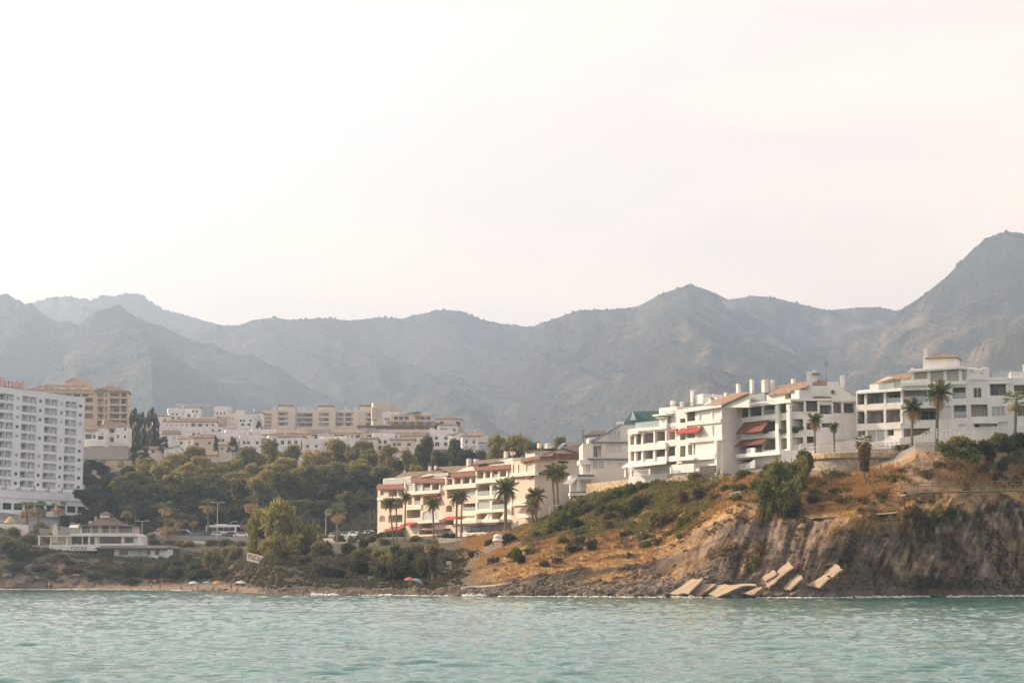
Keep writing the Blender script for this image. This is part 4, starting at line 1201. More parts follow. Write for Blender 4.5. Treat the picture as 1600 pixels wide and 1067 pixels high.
# ================================================================== cream terrace of holiday flats with red eaves
def cream_row():
    A = (580, 690, 6.67); o = 160 * 6.67; dy = -10 * 6.67           # second crop starts at (740,680): A = B + (o, dy)
    b = Bld('holiday_flats', P(590, 838, 470), 'stepped cream terrace of holiday flats with red-tiled eaves and arched balconies', 'building', A)
    base = Pan(b, 65, 970, 470, -57)
    def pan(off):
        p = Pan(b, 65, 970, 470, -57); p.org = base.W(0, off, 0); return p
    B = lambda x, y: (x + o, y + dy)
    def hb(x0, y0, x1, y1, *r): return (x0 + o, y0 + dy, x1 + o, y1 + dy, *r)
    G = {'rail': 'glass'}
    # unit 1
    p = pan(0.3)
    p.facade(65, 492, 342, 985, [(97, 510, 132, 560, 'w'), (180, 495, 268, 572, 'o'), (283, 495, 335, 572, 'o'), (100, 625, 168, 692, 'o'), (232, 612, 330, 692, 'o'), (88, 770, 146, 832, 'as', {'gm': TILE}), (178, 762, 325, 838, 'o', {'door': (.1, .4)}), (140, 905, 330, 962, 'o')], CREAM, 10, rooms=CREAM)
    p.box('parapet', CREAML, 60, 572, 342, 600, -0.8, 0.1)
    p.box('eave', TILER, 68, 600, 170, 613, -0.7, 0.05); p.box('eave', TILER, 225, 600, 342, 612, -0.7, 0.05)
    p.slab('eave_roof', TILER, [(48, 487, -1.0), (338, 487, -1.0), (335, 440, 0.6), (70, 440, 0.6)], 0.25)
    p.box('attic', CREAML, 125, 372, 412, 440, 1.5, 8)
    for x in (135, 208, 280, 350): p.window(*p.rect(x, 385, x + 62, 432, 1.45), 1.4, gm=GLASSL)
    p.slab('roof', TILED, [(235, 372, 1.5), (430, 372, 1.5), (620, 302, 6.5), (330, 318, 6.5)], 0.2)
    p.awning(140, 885, 292, 918, RED, 2.0)
    # unit 2
    p = pan(0.0)
    p.facade(342, 425, 768, 985, [(355, 447, 435, 516, 'g'), (455, 442, 516, 516, 'l'), (535, 434, 615, 513, 'b', G), (635, 427, 705, 506, 'o'), (380, 575, 422, 656, 'o'), (450, 567, 512, 656, 'b', G), (540, 560, 697, 656, 'o'),
        (370, 710, 512, 792, 'o', {'door': (.1, .4)}), (535, 715, 702, 817, 'ag'), (495, 850, 648, 902, 'o'), (500, 915, 640, 965, 'o')], CREAM, 10, rooms=CREAM)
    p.box('parapet', CREAML, 340, 512, 712, 546, -0.8, 0.1); p.box('parapet', CREAML, 365, 656, 520, 706, -0.35, 0.1)
    for x0, x1 in ((425, 512), (525, 690)): p.box('eave', TILER, x0, 547, x1, 561, -0.7, 0.05)
    for x in (342, 438, 518, 618, 706): p.box('pillar', CREAML, x, 430, x + 14, 515, -0.3, 0.15)
    p.slab('eave_roof', TILER, [(430, 420, -0.9), (758, 420, -0.9), (755, 385, 0.8), (440, 380, 0.8)], 0.25)
    p.slab('roof', TILED, [(440, 378, 0.8), (640, 350, 0.8), (850, 285, 6.5), (620, 300, 6.5)], 0.2)
    p.prism('gable', CREAML, [(470, 378), (600, 335), (760, 350), (800, 380)], 1.2, 6)
    p.box('glass_attic', GLASSL, 655, 325, 802, 360, 1.0, 4)
    p.awning(612, 565, 694, 616, RED, 1.0); p.awning(300, 842, 416, 868, RED, 2.0)
    p.box('terrace_slab', CREAML, 480, 815, 705, 845, -1.6, 0.1); p.box('eave', TILER, 550, 905, 755, 922, -2.2, 0.05)
    # unit 3
    p = pan(-0.4)
    p.facade(768, 368, 1092, 990, [(780, 385, 846, 456, 'o'), (875, 380, 932, 440, 'o'), (950, 375, 1022, 437, 'o'), (1050, 370, 1086, 432, 'o'), (790, 507, 846, 590, 'o'), (865, 502, 932, 588, 'o'), (965, 497, 1082, 572, 'g'),
        (780, 660, 842, 730, 'ao'), (955, 642, 1086, 716, 'b', G), (720, 810, 880, 866, 'o'), (905, 870, 1020, 940, 'g'), (1030, 800, 1085, 850, 'o')], CREAM, 10, rooms=CREAM)
    p.box('parapet', CREAML, 755, 440, 1092, 488, -0.8, 0.1); p.box('parapet', CREAML, 940, 716, 1092, 770, -0.5, 0.1)
    for x0, x1 in ((760, 840), (850, 930), (940, 1085)): p.box('eave', TILER, x0, 488, x1, 500, -0.7, 0.05)
    for x in (768, 850, 935, 1028): p.box('pillar', CREAML, x, 372, x + 15, 443, -0.3, 0.15)
    p.slab('eave_roof', TILER, [(825, 366, -0.9), (1092, 350, -0.9), (1092, 312, 0.8), (840, 330, 0.8)], 0.25)
    p.slab('roof', TILED, [(850, 320, 0.8), (1092, 300, 0.8), (1120, 242, 6.5), (690, 262, 6.5)], 0.2)
    p.prism('gable', CREAML, [(870, 320), (1000, 262), (1060, 258), (1092, 300)], 1.2, 6)
    p.awning(722, 780, 888, 808, RED, 1.8)
    p.box('planter', CREAML, 860, 805, 1092, 852, -2.5, 0.1)
    p.box('pergola_beam', DFRAME, 940, 855, 1300, 868, -4, -3.8)
    for x in (945, 1035, 1130, 1220): p.box('pergola_post', DFRAME, x, 868, x + 7, 945, -4, -3.85)
    # unit 4
    p = pan(-0.8)
    p.facade(o + 20, 360 + dy + 4, o + 392, 960, [hb(40, 385, 102, 466, 'o'), hb(120, 380, 172, 460, 'o'), hb(195, 372, 252, 440, 'b', G), hb(280, 370, 337, 436, 'o'), hb(40, 515, 167, 627, 'b', {'rail': 'glass', 'door': (.1, .9)}), hb(190, 515, 247, 620, 'ab', G), hb(267, 505, 322, 600, 'o'),
        hb(40, 670, 167, 770, 'ag'), hb(190, 665, 322, 766, 'ab', G), hb(30, 815, 152, 882, 'o'), hb(190, 800, 302, 872, 'o')], CREAML, 10, rooms=CREAM)
    p.box('parapet', CREAML, *B(18, 440), *B(345, 492), -0.8, 0.1)
    for x0, x1 in ((25, 90), (100, 180), (195, 260), (270, 330)): p.box('eave', TILER, *B(x0, 482), *B(x1, 498), -0.7, 0.05)
    for x in (20, 104, 175, 255, 340): p.box('pillar', CREAML, *B(x, 368), *B(x + 15, 445), -0.3, 0.15)
    p.box('balcony_slab', CREAML, *B(15, 625), *B(330, 660), -0.6, 0.1); p.box('balcony_slab', CREAML, *B(15, 770), *B(330, 800), -0.9, 0.1)
    p.slab('eave_roof', TILER, [(*B(10, 362), -0.9), (*B(385, 340), -0.9), (*B(385, 300), 0.8), (*B(10, 330), 0.8)], 0.25)
    p.slab('roof', TILED, [(*B(-20, 300), 0.8), (*B(300, 268), 0.8), (*B(330, 235), 6.5), (*B(40, 260), 6.5)], 0.2)
    p.prism('gable', CREAML, [B(150, 320), B(270, 262), B(400, 232), B(420, 300)], 1.2, 6)
    p.box('terrace_slab', CREAML, *B(-160, 880), *B(262, 912), -3.5, 0.1); p.box('eave', TILER, *B(-60, 912), *B(240, 935), -3.6, -1)
    for x0 in (100, 265): p.prism('stair_wall', CREAML, [B(x0, 880), B(x0 + 50, 815), B(x0 + 50, 885)], -2.5, -2.2)
    p.box('lower_wall', GREYW, *B(-160, 915), *B(330, 985), -1.5, 0)
    # unit 5
    p = pan(-1.2)
    p.facade(o + 392, 290 + dy, o + 640, 900, [hb(402, 310, 442, 386, 'o'), hb(460, 300, 527, 386, 'g'), hb(550, 287, 617, 382, 'b', G), hb(410, 442, 522, 526, 'o'), hb(550, 440, 602, 547, 'al'), hb(410, 590, 522, 682, 'o'), hb(545, 590, 592, 700, 'o'), hb(360, 745, 482, 832, 'o'), hb(410, 750, 482, 832, 'g')], CREAM, 10, rooms=CREAM)
    p.box('parapet', CREAML, *B(375, 386), *B(640, 425), -0.8, 0.1); p.box('parapet', CREAML, *B(395, 682), *B(540, 730), -0.6, 0.1)
    for x0, x1 in ((380, 430), (440, 510), (530, 600)): p.box('eave', TILER, *B(x0, 425), *B(x1, 440), -0.7, 0.05)
    for x in (392, 445, 530, 622): p.box('pillar', CREAML, *B(x, 300), *B(x + 15, 390), -0.3, 0.15)
    p.slab('eave_roof', TILER, [(*B(490, 275), -0.9), (*B(690, 235), -0.9), (*B(690, 205), 0.8), (*B(490, 245), 0.8)], 0.25)
    p.box('dormer', CREAML, *B(540, 165), *B(700, 235), 1.5, 6); p.window(*p.rect(*B(640, 172), *B(695, 212), 1.45), 1.4, gm=GLASS)
    p.slab('dormer_roof', SLATE, [(*B(520, 168), 1.0), (*B(715, 140), 1.0), (*B(880, 130), 7), (*B(700, 150), 7)], 0.2)
    p.box('terrace_slab', CREAML, *B(440, 815), *B(570, 860), -2.5, 0.1)
    p.slab('porch_roof', TILED, [(*B(470, 800), -2.2), (*B(570, 805), -2.2), (*B(560, 750), 0.1), (*B(500, 750), 0.1)], 0.2)
    for x, y, x1, y1, d in ((975, 178, 1028, 252, 5), (1040, 182, 1110, 232, 6), (588, 255, 618, 302, 5), (645, 250, 678, 288, 5), (335, 300, 352, 320, 6)): base.chimney(x, y, x1, y1, d, CREAML, depth=0.9)
    for x, y, x1, y1, d in ((300, 170, 345, 238, 5), (370, 170, 402, 212, 6), (412, 172, 430, 200, 6), (648, 82, 692, 132, 6), (718, 86, 792, 136, 6)): base.chimney(*B(x, y), *B(x1, y1), d, CREAML, depth=0.9)
    # end wall, in shade
    uE, _ = p.q(o + 640, 500 + dy)
    ep = Pan(b, 65, 970, 470, 33); ep.org = p.W(uE, 0, 0)
    ep.facade(o + 636, 262 + dy, o + 1100, 940, [hb(655, 275, 842, 357, 's', {'gm': CREAM}), hb(878, 268, 992, 352, 'o'), hb(642, 420, 692, 507, 'l'), hb(715, 420, 832, 507, 'l'), hb(752, 580, 832, 642, 'ad'), hb(890, 570, 992, 657, 's', {'gm': BROWNC})], CREAM, 8)
    ep.box('red_fascia', TILER, *B(850, 190), *B(1102, 247), -0.7, 0.3); ep.box('eave', TILER, *B(660, 388), *B(690, 412), -0.7, 0.05); ep.box('eave', TILER, *B(710, 388), *B(1000, 412), -0.7, 0.05)
    ep.slab('eave_roof', TILER, [(*B(690, 245), -0.7), (*B(850, 245), -0.7), (*B(850, 198), 0.4), (*B(690, 205), 0.4)], 0.2)
    ep.prism('gable', CREAML, [B(760, 190), B(925, 130), B(1125, 190)], 0.3, 6)
    ep.slab('roof_slope', TILED, [(*B(720, 198), -0.5), (*B(925, 126), -0.5), (*B(960, 120), 6), (*B(760, 185), 6)], 0.2); ep.slab('roof_slope', TILED, [(*B(925, 126), -0.5), (*B(1128, 188), -0.5), (*B(1140, 150), 6), (*B(975, 110), 6)], 0.2)
    ep.slab('solar_panel', GLASSL, [(*B(860, 138), 2), (*B(905, 138), 2), (*B(972, 75), 4), (*B(925, 80), 4)], 0.15)
    ep.slab('roof', TILED, [(*B(960, 120), 6), (*B(1140, 150), 6), (*B(1200, 75), 12), (*B(1000, 80), 12)], 0.2)
    # low garden wall, steps
    base.box('garden_wall', WHITE, 940, 945, 1200, 985, -7, -6.6)
    for k in range(5): base.box('terrace_step', CREAML, 935 + k * 52, 958 - k * 3, 985 + k * 52, 966 - k * 3, -9, -8)
cream_row()

# ================================================================== gabled house with blue string courses and green roof
def gable_house():
    C = (870, 630, 6.67)
    b = Bld('gabled_house', P(922, 755, 372), 'pale gabled house with blue-grey string courses and green tiled rear roof', 'house', C)
    p = Pan(b, 350, 800, 372, 2)
    PALE = mat('pale_stucco', (0.74, 0.66, 0.57), 0.85, var=0.06, vscale=0.4)
    p.facade(350, 416, 800, 840, [(380, 440, 462, 562, 'o', {'d': 1.2}), (520, 430, 580, 512, 's'), (590, 430, 672, 512, 's'), (378, 602, 428, 684, 'l'), (436, 602, 492, 684, 'l'), (640, 620, 668, 662, 's'), (525, 612, 552, 628, 's')], PALE, 13, rooms=PALE)
    p.prism('gable', PALE, [(350, 400), (668, 226), (880, 226), (880, 400)], 0.05, 12)
    p.window(*p.rect(540, 285, 665, 380, -0.02), -0.1, gm=GLASSL, mull=2, name='gable_window')
    p.slab('roof_slope', BLUE, [(330, 406, -0.4), (668, 218, -0.4), (690, 205, 11), (340, 395, 11)], 0.22)
    for y0, y1, x0 in ((399, 416, 350), (573, 589, 325)): p.box('string_course', BLUE, x0, y0, 775, y1, -0.35, 0.04)
    p.box('column', PALE, 485, 420, 500, 575, -0.25, 0.1)
    # balconies on the left flank
    p.box('balcony_slab', WHITE, 235, 588, 350, 628, -1.6, 5); p.box('balcony_fascia', BLUE, 320, 572, 352, 590, -1.65, 5)
    p.box('column', WHITE, 345, 405, 360, 575, -1.5, -1.2); p.box('column', WHITE, 268, 425, 280, 575, 4, 4.3); p.box('side_wall', PALE, 270, 420, 352, 800, 1.0, 11)
    p.railing(p.q(270, 570, -1.5)[0], p.q(345, 570, -1.5)[0], p.q(300, 590, -1.5)[1], -1.5, 'white')
    p.window(*p.rect(300, 630, 350, 725, 0.9), 0.85, gm=GLASSL, mull=2, name='glass_door')
    p.box('balcony_slab', WHITE, 140, 748, 390, 782, -2.6, 5); p.box('porch_fascia', BLUE, 218, 740, 388, 766, -2.66, -2.5)
    p.railing(p.q(145, 740, -2.5)[0], p.q(345, 740, -2.5)[0], p.q(300, 748, -2.5)[1], -2.5, 'white')
    p.slab('porch_awning', WHITEC, [(58, 840, -4.5), (150, 840, -4.5), (222, 770, -2.7), (140, 775, -2.7)], 0.06)
    for x in (140, 215): p.box('porch_column', WHITE, x, 770, x + 16, 975, -2.5, -2.2)
    p.box('porch_back', PALE, 140, 780, 340, 990, 1.5, 4); p.box('porch_floor', WHITE, 135, 930, 345, 960, -2.6, 1.5); p.box('porch_fascia', BLUE, 140, 916, 345, 931, -2.64, -2.5)
    for x in (165, 250): p.window(*p.rect(x, 800, x + 45, 915, 1.4), 1.35, gm=GLASSL, name='glass_door')
    p.box('lower_wall', PALE, 350, 690, 700, 840, -0.25, 0.02)
    # rear roof with white gablet
    pr = Pan(b, 680, 220, 380, -6)
    pr.facade(690, 224, 1075, 420, [], PALE, 12)
    pr.slab('rear_roof', GREENT, [(678, 226, -0.4), (1080, 222, -0.4), (1075, 80, 6), (795, 82, 6)], 0.25)
    pr.slab('rear_roof', GREENT, [(1080, 222, 13), (678, 226, 13), (795, 82, 6), (1075, 80, 6)], 0.25)
    pr.prism('gablet', WHITE, [(762, 176), (830, 176), (792, 84)], 1.5, 6)
    pr.box('ridge_hip', GREENT, 940, 108, 950, 115, 3.6, 4)
    p.box('roof_rail', WHITE, 620, 190, 700, 220, 4, 4.2); p.box('party_wall', PALE, 335, 355, 410, 420, 5, 12)
    p.slab('neighbour_roof', SLATE, [(265, 340, 8), (480, 318, 8), (500, 285, 12), (370, 290, 12)], 0.4); p.box('roof_pole', IRON, 270, 270, 278, 400, 9, 9.2)
gable_house()

# ================================================================== white apartments: left block
def white_left():
    D = (970, 570, 5.615)
    b = Bld('white_apartments', P(982, 742, 350), 'white apartment block with three balcony storeys, round chimneys and red awning', 'building', D)
    p = Pan(b, 65, 840, 350, -54)
    G = {'rail': 'glass'}
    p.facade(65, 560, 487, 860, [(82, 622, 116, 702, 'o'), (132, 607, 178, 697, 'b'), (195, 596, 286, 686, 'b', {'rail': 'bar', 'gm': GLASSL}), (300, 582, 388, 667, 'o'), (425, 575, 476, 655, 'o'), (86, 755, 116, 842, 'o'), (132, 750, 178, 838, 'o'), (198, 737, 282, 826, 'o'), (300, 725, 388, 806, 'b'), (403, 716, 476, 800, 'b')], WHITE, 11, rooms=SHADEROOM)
    p.box('parapet', WHITE, 62, 694, 392, 748, -0.7, 0.05); p.box('parapet', WHITE, 392, 660, 487, 712, -0.25, 0.05)
    p.box('roof_slab', WHITE, 58, 580, 150, 606, -0.9, 0.3); p.box('roof_slab', WHITE, 60, 548, 400, 576, -0.5, 8)
    for x in (120, 182, 288, 390): p.box('column', WHITE, x, 575, x + 11, 700, -0.3, 0.2); p.box('column', WHITE, x, 735, x + 11, 845, -0.3, 0.2)
    p.railing(p.q(120, 530)[0], p.q(330, 530)[0], p.q(225, 553)[1], 0.2, 'glass', h=1.1)
    # penthouse
    p.facade(337, 392, 490, 560, [(405, 425, 482, 512, 'l')], WHITE, 8)
    p.box('roof_parapet', WHITE, 335, 372, 490, 408, -0.15, 8); p.box('canopy', WHITE, 278, 430, 400, 446, -1.2, 3); p.box('canopy', WHITE, 305, 455, 380, 468, -0.8, 2); p.box('column', WHITE, 385, 445, 402, 560, -0.4, 0.0)
    p.railing(p.q(345, 370)[0], p.q(600, 350)[0], p.q(470, 372)[1], 1.5, 'bar', h=0.8)
    # ground floor pavilion
    p.slab('pavilion_roof', WHITE, [(10, 892, -3.0), (400, 852, -3.0), (400, 838, 0), (60, 862, 0)], 0.3)
    p.box('pavilion_wall', WHITE, 70, 885, 480, 990, 0.4, 4); p.box('pavilion_column', WHITE, 28, 890, 45, 985, -2.8, -2.4); p.box('door_opening', SHADEROOM, 60, 910, 110, 945, 0.3, 0.42)
    for x in (85, 245, 430): p.box('gate_pier', WHITE, x, 930 - x // 12, x + 12, 985 - x // 12, -4, -3.7)
    u0, z0 = p.q(90, 985, -4); u1, z1 = p.q(245, 965, -4); p.railing(u0, u1, z0 + 0.1, -3.9, 'white', h=1.1)
    u0, z0 = p.q(255, 972, -4); u1, z1 = p.q(432, 955, -4); p.railing(u0, u1, z0 + 0.2, -3.9, 'bar', h=1.3)
    p.box('low_wall', WHITE, 445, 870, 640, 945, -3, -2.6)
    # taller right-hand block
    p2 = Pan(b, 65, 840, 350, -54); p2.org = p.W(0, -0.5, 0)
    V = (0.55, 0.52, 0.5)
    p2.facade(487, 372, 892, 955, [(515, 500, 568, 506, 'o'), (580, 405, 677, 492, 'b', {'rail': 'bar'}), (690, 391, 790, 476, 'b', {'rail': 'white'}), (808, 376, 872, 467, 'b', G), (520, 590, 566, 657, 'o'), (580, 562, 677, 637, 'b', {'rail': 'white'}), (690, 532, 790, 627, 'b'), (808, 526, 872, 612, 'b'),
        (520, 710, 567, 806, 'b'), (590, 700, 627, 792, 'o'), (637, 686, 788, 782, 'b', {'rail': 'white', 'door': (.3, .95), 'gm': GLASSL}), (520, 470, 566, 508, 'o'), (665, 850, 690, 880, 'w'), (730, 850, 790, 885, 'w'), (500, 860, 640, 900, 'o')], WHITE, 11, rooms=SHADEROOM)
    p2.slab('roof_slab', WHITE, [(545, 402, -0.8), (885, 352, -0.8), (885, 340, 3), (560, 380, 3)], 0.35)
    p2.box('parapet', WHITE, 572, 485, 875, 520, -0.35, 0.05); p2.box('parapet', WHITE, 572, 632, 890, 672, -0.5, 0.05); p2.box('parapet', WHITE, 572, 782, 830, 832, -0.8, 0.05); p2.box('balcony_slab', WHITE, 470, 820, 640, 838, -1.5, 0.05)
    for x in (568, 678, 792, 875): p2.box('column', WHITE, x, 395 - x // 40, x + 12, 500, -0.2, 0.15); p2.box('column', WHITE, x, 530, x + 12, 640, -0.2, 0.15)
    p2.awning(562, 548, 674, 588, RED, 1.3); p2.awning(492, 556, 566, 596, RED, 1.0); p2.awning(412, 563, 475, 582, RED, 0.7)
    for k in range(6): p2.box('vent_block', SHADEROOM, 790, 690 + k * 14, 818, 697 + k * 14, -0.02, 0.02)
    p2.box('planter_screen', DFRAME, 690, 885, 832, 952, -2.5, -2.3); p2.box('corner_pier', WHITE, 822, 660, 842, 955, -0.7, 0.2)
    # tile roof and roof clutter
    p2.slab('roof', TILE, [(742, 352, 0.3), (885, 345, -0.6), (1130, 236, -0.6), (960, 250, 6)], 0.2)
    p2.prism('gable', WHITE, [(880, 372), (880, 350), (1126, 240), (1126, 372)], 0.0, 0.4)
    for a in ((600, 222, 640, 362, 3), (895, 243, 935, 302, 4), (1000, 168, 1042, 262, 7), (422, 314, 466, 372, 3), (505, 326, 546, 372, 3), (815, 280, 850, 322, 5), (855, 285, 890, 318, 6)): p2.chimney(*a)
    p2.box('stair_head', WHITE, 640, 258, 722, 340, 3.5, 7); p2.box('stair_head', WHITE, 722, 262, 812, 322, 5.5, 9); p2.window(*p2.rect(636, 285, 654, 322, 3.45), 3.4, mull=0); p2.slab('skylight', GLASS, [(760, 295, 5.4), (820, 295, 5.4), (800, 272, 6.5), (775, 272, 6.5)], 0.1)
    mb = MB(); u, z = p2.q(757, 328, 2.5); mb.lathe([(0.2, 0), (0.75, 0.25), (0.8, 0.35), (0.1, 0.1)], 14); d = mb.build('satellite_dish', WHITE, b.root); d.location = p2.L(u, 2.5, z); d.rotation_euler = (rad(60), 0, rad(-20))
    # shaded return wall
    uE, _ = p2.q(892, 600)
    ep = Pan(b, 65, 840, 350, 36); ep.org = p2.W(uE, 0, 0)
    ep.facade(892, 356, 1032, 960, [(903, 365, 997, 466, 'o', {'d': 0.8}), (905, 517, 1000, 602, 'b', {'d': 1.2}), (850, 665, 886, 767, 's')], WHITE, 7)
    for k in range(6): ep.box('vent_block', WHITE, 903, 372 + k * 15, 997, 379 + k * 15, 0.05, 0.2)
    for k in range(6): ep.box('vent_block', SHADEROOM, 852, 672 + k * 15, 885, 678 + k * 15, -0.04, 0.02)
white_left()

# ================================================================== white apartments: right block with gable and tall chimneys
def white_mid():
    E = (1150, 570, 6.275)
    b = Bld('white_apartments', P(1157, 735, 332), 'white apartment block with brown awnings, round gable window and tall chimneys', 'building', E)
    p = Pan(b, 12, 900, 332, -57)
    G = {'rail': 'glass'}
    p.facade(12, 392, 533, 1010, [(55, 412, 122, 517, 'b'), (140, 402, 250, 502, 'b'), (268, 386, 387, 486, 'b', {'rail': 'white', 'gm': GLASSL}), (420, 377, 497, 472, 'b'), (55, 600, 250, 692, 'o'), (268, 552, 388, 662, 'b'), (425, 542, 497, 652, 'o'), (10, 775, 255, 872, 'b', G), (275, 722, 390, 837, 'b'), (425, 717, 500, 827, 'o'), (10, 925, 180, 1005, 'o'), (190, 930, 250, 985, 'w')], WHITE, 12, rooms=SHADEROOM)
    p.box('parapet', WHITE, 50, 500, 400, 548, -0.3, 0.05); p.box('parapet', WHITE, 50, 662, 400, 720, -0.3, 0.05); p.box('parapet', WHITE, 258, 832, 400, 860, -0.3, 0.05)
    p.slab('roof_slab', WHITE, [(18, 408, -0.9), (535, 345, -0.9), (535, 325, 2), (40, 385, 2)], 0.4)
    for x in (120, 252): p.box('column', WHITE, x, 390, x + 16, 520, -0.2, 0.2)
    for x in (385, 496): p.box('column', WHITE, x, 360, x + 32, 870, -0.6, -0.05)
    p.awning(5, 556, 256, 652, BROWNC, 1.8); p.awning(-10, 724, 256, 776, BROWNC, 1.8)
    p.box('terrace_slab', WHITE, 0, 858, 430, 895, -2.0, 0.1); p.box('side_wall', WHITE, 105, 815, 182, 870, -1.8, -1.5)
    p.prism('stair_wall', WHITE, [(95, 1010), (95, 985), (170, 930), (185, 930), (185, 1010)], -1.5, -1.2)
    p.railing(p.q(55, 370)[0], p.q(300, 340)[0], p.q(180, 372)[1], -0.4, 'glass', h=1.3)
    p.box('terrace_room', WHITE, 300, 285, 480, 350, 1.0, 5); p.box('terrace_room', WHITE, 540, 250, 620, 335, 0.8, 5)
    p.slab('roof', TILE, [(310, 292, 0.5), (540, 258, 0.5), (715, 205, 2), (420, 205, 7)], 0.25); p.slab('roof', TILE, [(420, 205, 7), (715, 200, 3), (700, 165, 9), (610, 172, 9)], 0.25)
    p.slab('roof_lower', TILED, [(150, 316, 2), (290, 285, 2), (330, 262, 6), (190, 290, 6)], 0.2)
    for a in ((123, 142, 166, 282, 2), (228, 148, 300, 272, 3), (325, 150, 370, 247, 4), (526, 138, 572, 195, 9)): p.chimney(*a)
    uE, _ = p.q(533, 600)
    p2 = Pan(b, 533, 900, 320.4, -8); p2.org = p.W(uE, 0, 0)
    p2.facade(530, 332, 952, 860, [(540, 362, 662, 457, 'b'), (690, 350, 797, 457, 'b', {'gm': GLASSL}), (815, 392, 936, 482, 'b'), (540, 530, 657, 632, 'o'), (692, 566, 752, 632, 'o'), (840, 570, 922, 612, 'd'), (540, 710, 657, 782, 'o'), (695, 700, 762, 767, 'o')], WHITE, 10, rooms=SHADEROOM)
    p2.box('cornice', WHITE, 526, 330, 960, 350, -0.45, 0.05); p2.slab('porch_roof', TILED, [(755, 318, -0.4), (958, 330, -0.4), (900, 300, 1.2), (770, 300, 1.2)], 0.15)
    for x in (664, 798): p2.box('column', WHITE, x, 345, x + 22, 470, -0.25, 0.1)
    p2.prism('gable', WHITE, [(612, 332), (612, 250), (720, 205), (890, 206), (896, 165), (1000, 165), (1030, 222), (1040, 232), (1240, 352), (1240, 360), (960, 345)], 0.6, 4)
    p2.slab('roof_slope', TILE, [(535, 258, 0.3), (615, 248, 0.3), (722, 202, 0.5), (660, 205, 3)], 0.2); p2.slab('roof', TILED, [(745, 200, 1), (895, 208, 1), (890, 155, 6), (790, 140, 6)], 0.2)
    mb = MB(); u, z = p2.q(950, 266, 0.5); mb.lathe([(0.42, 0), (0.42, 0.12)], 16); w = mb.build('round_window', BLIND, b.root); w.location = p2.L(u, 0.55, z); w.rotation_euler = (rad(90), 0, rad(-8))
    mb = MB(); mb.lathe([(0.30, 0.121), (0.30, 0.14)], 16); pn = mb.build('pane', GLASS, w)
    for a in ((690, 68, 746, 210, 2), (745, 54, 800, 165, 4), (1020, 104, 1067, 240, 2)): p2.chimney(*a)
    p2.box('chimney_link', TILE, 745, 80, 822, 95, 3.5, 4.5)
    mb = MB(); u, z = p2.q(885, 160, 4); mb.tube([(0, 0, 0), (0, 0, 3.9)], .035, 5); 
    for k in range(4): mb.tube([(-.5, 0, 2.6 + k * .3), (.5, 0, 2.6 + k * .3)], .02, 4)
    a_ = mb.build('aerial', IRON, b.root); a_.location = p2.L(u, 4, z)
    uF, _ = p2.q(952, 600)
    p3 = Pan(b, 952, 900, 318, 12); p3.org = p2.W(uF, 0, 0)
    p3.facade(952, 345, 1198, 740, [(956, 370, 1032, 472, 'b', {'d': 1.4}), (1058, 376, 1157, 472, 'b', {'gm': GLASSL}), (958, 566, 990, 612, 's')], WHITE, 8, rooms=SHADEROOM)
    p3.box('cornice', WHITE, 948, 343, 1205, 362, -0.45, 0.05); p3.slab('roof_edge', TILE, [(1035, 232, 0.3), (1045, 228, 0.3), (1242, 350, -0.4), (1236, 356, -0.4)], 0.15)
    for x in (1034, 1160): p3.box('column', WHITE, x, 360, x + 20, 480, -0.2, 0.1)
    # flower boxes
    for q_, (x0, y0, x1, y1) in ((p, (425, 630, 500, 668)), (p, (270, 640, 320, 668)), (p2, (545, 610, 600, 660)), (p2, (610, 605, 655, 635))): 
        u0, u1, z0, z1 = q_.rect(x0, y0, x1, y1, -0.3); n = 70; rr = np.random.default_rng(int(x0))
        pos = np.array([q_.L(*t) for t in zip(rr.uniform(u0, u1, n), rr.uniform(-0.5, 0.1, n), rr.uniform(z0, z1, n))])
        co, f = scatter_blobs(pos, rr.uniform(.1, .24, n), 3); new_obj('flower_box', np_mesh('flower_box', co, tris=f, mats=[GREENM]), b.root)
white_mid()

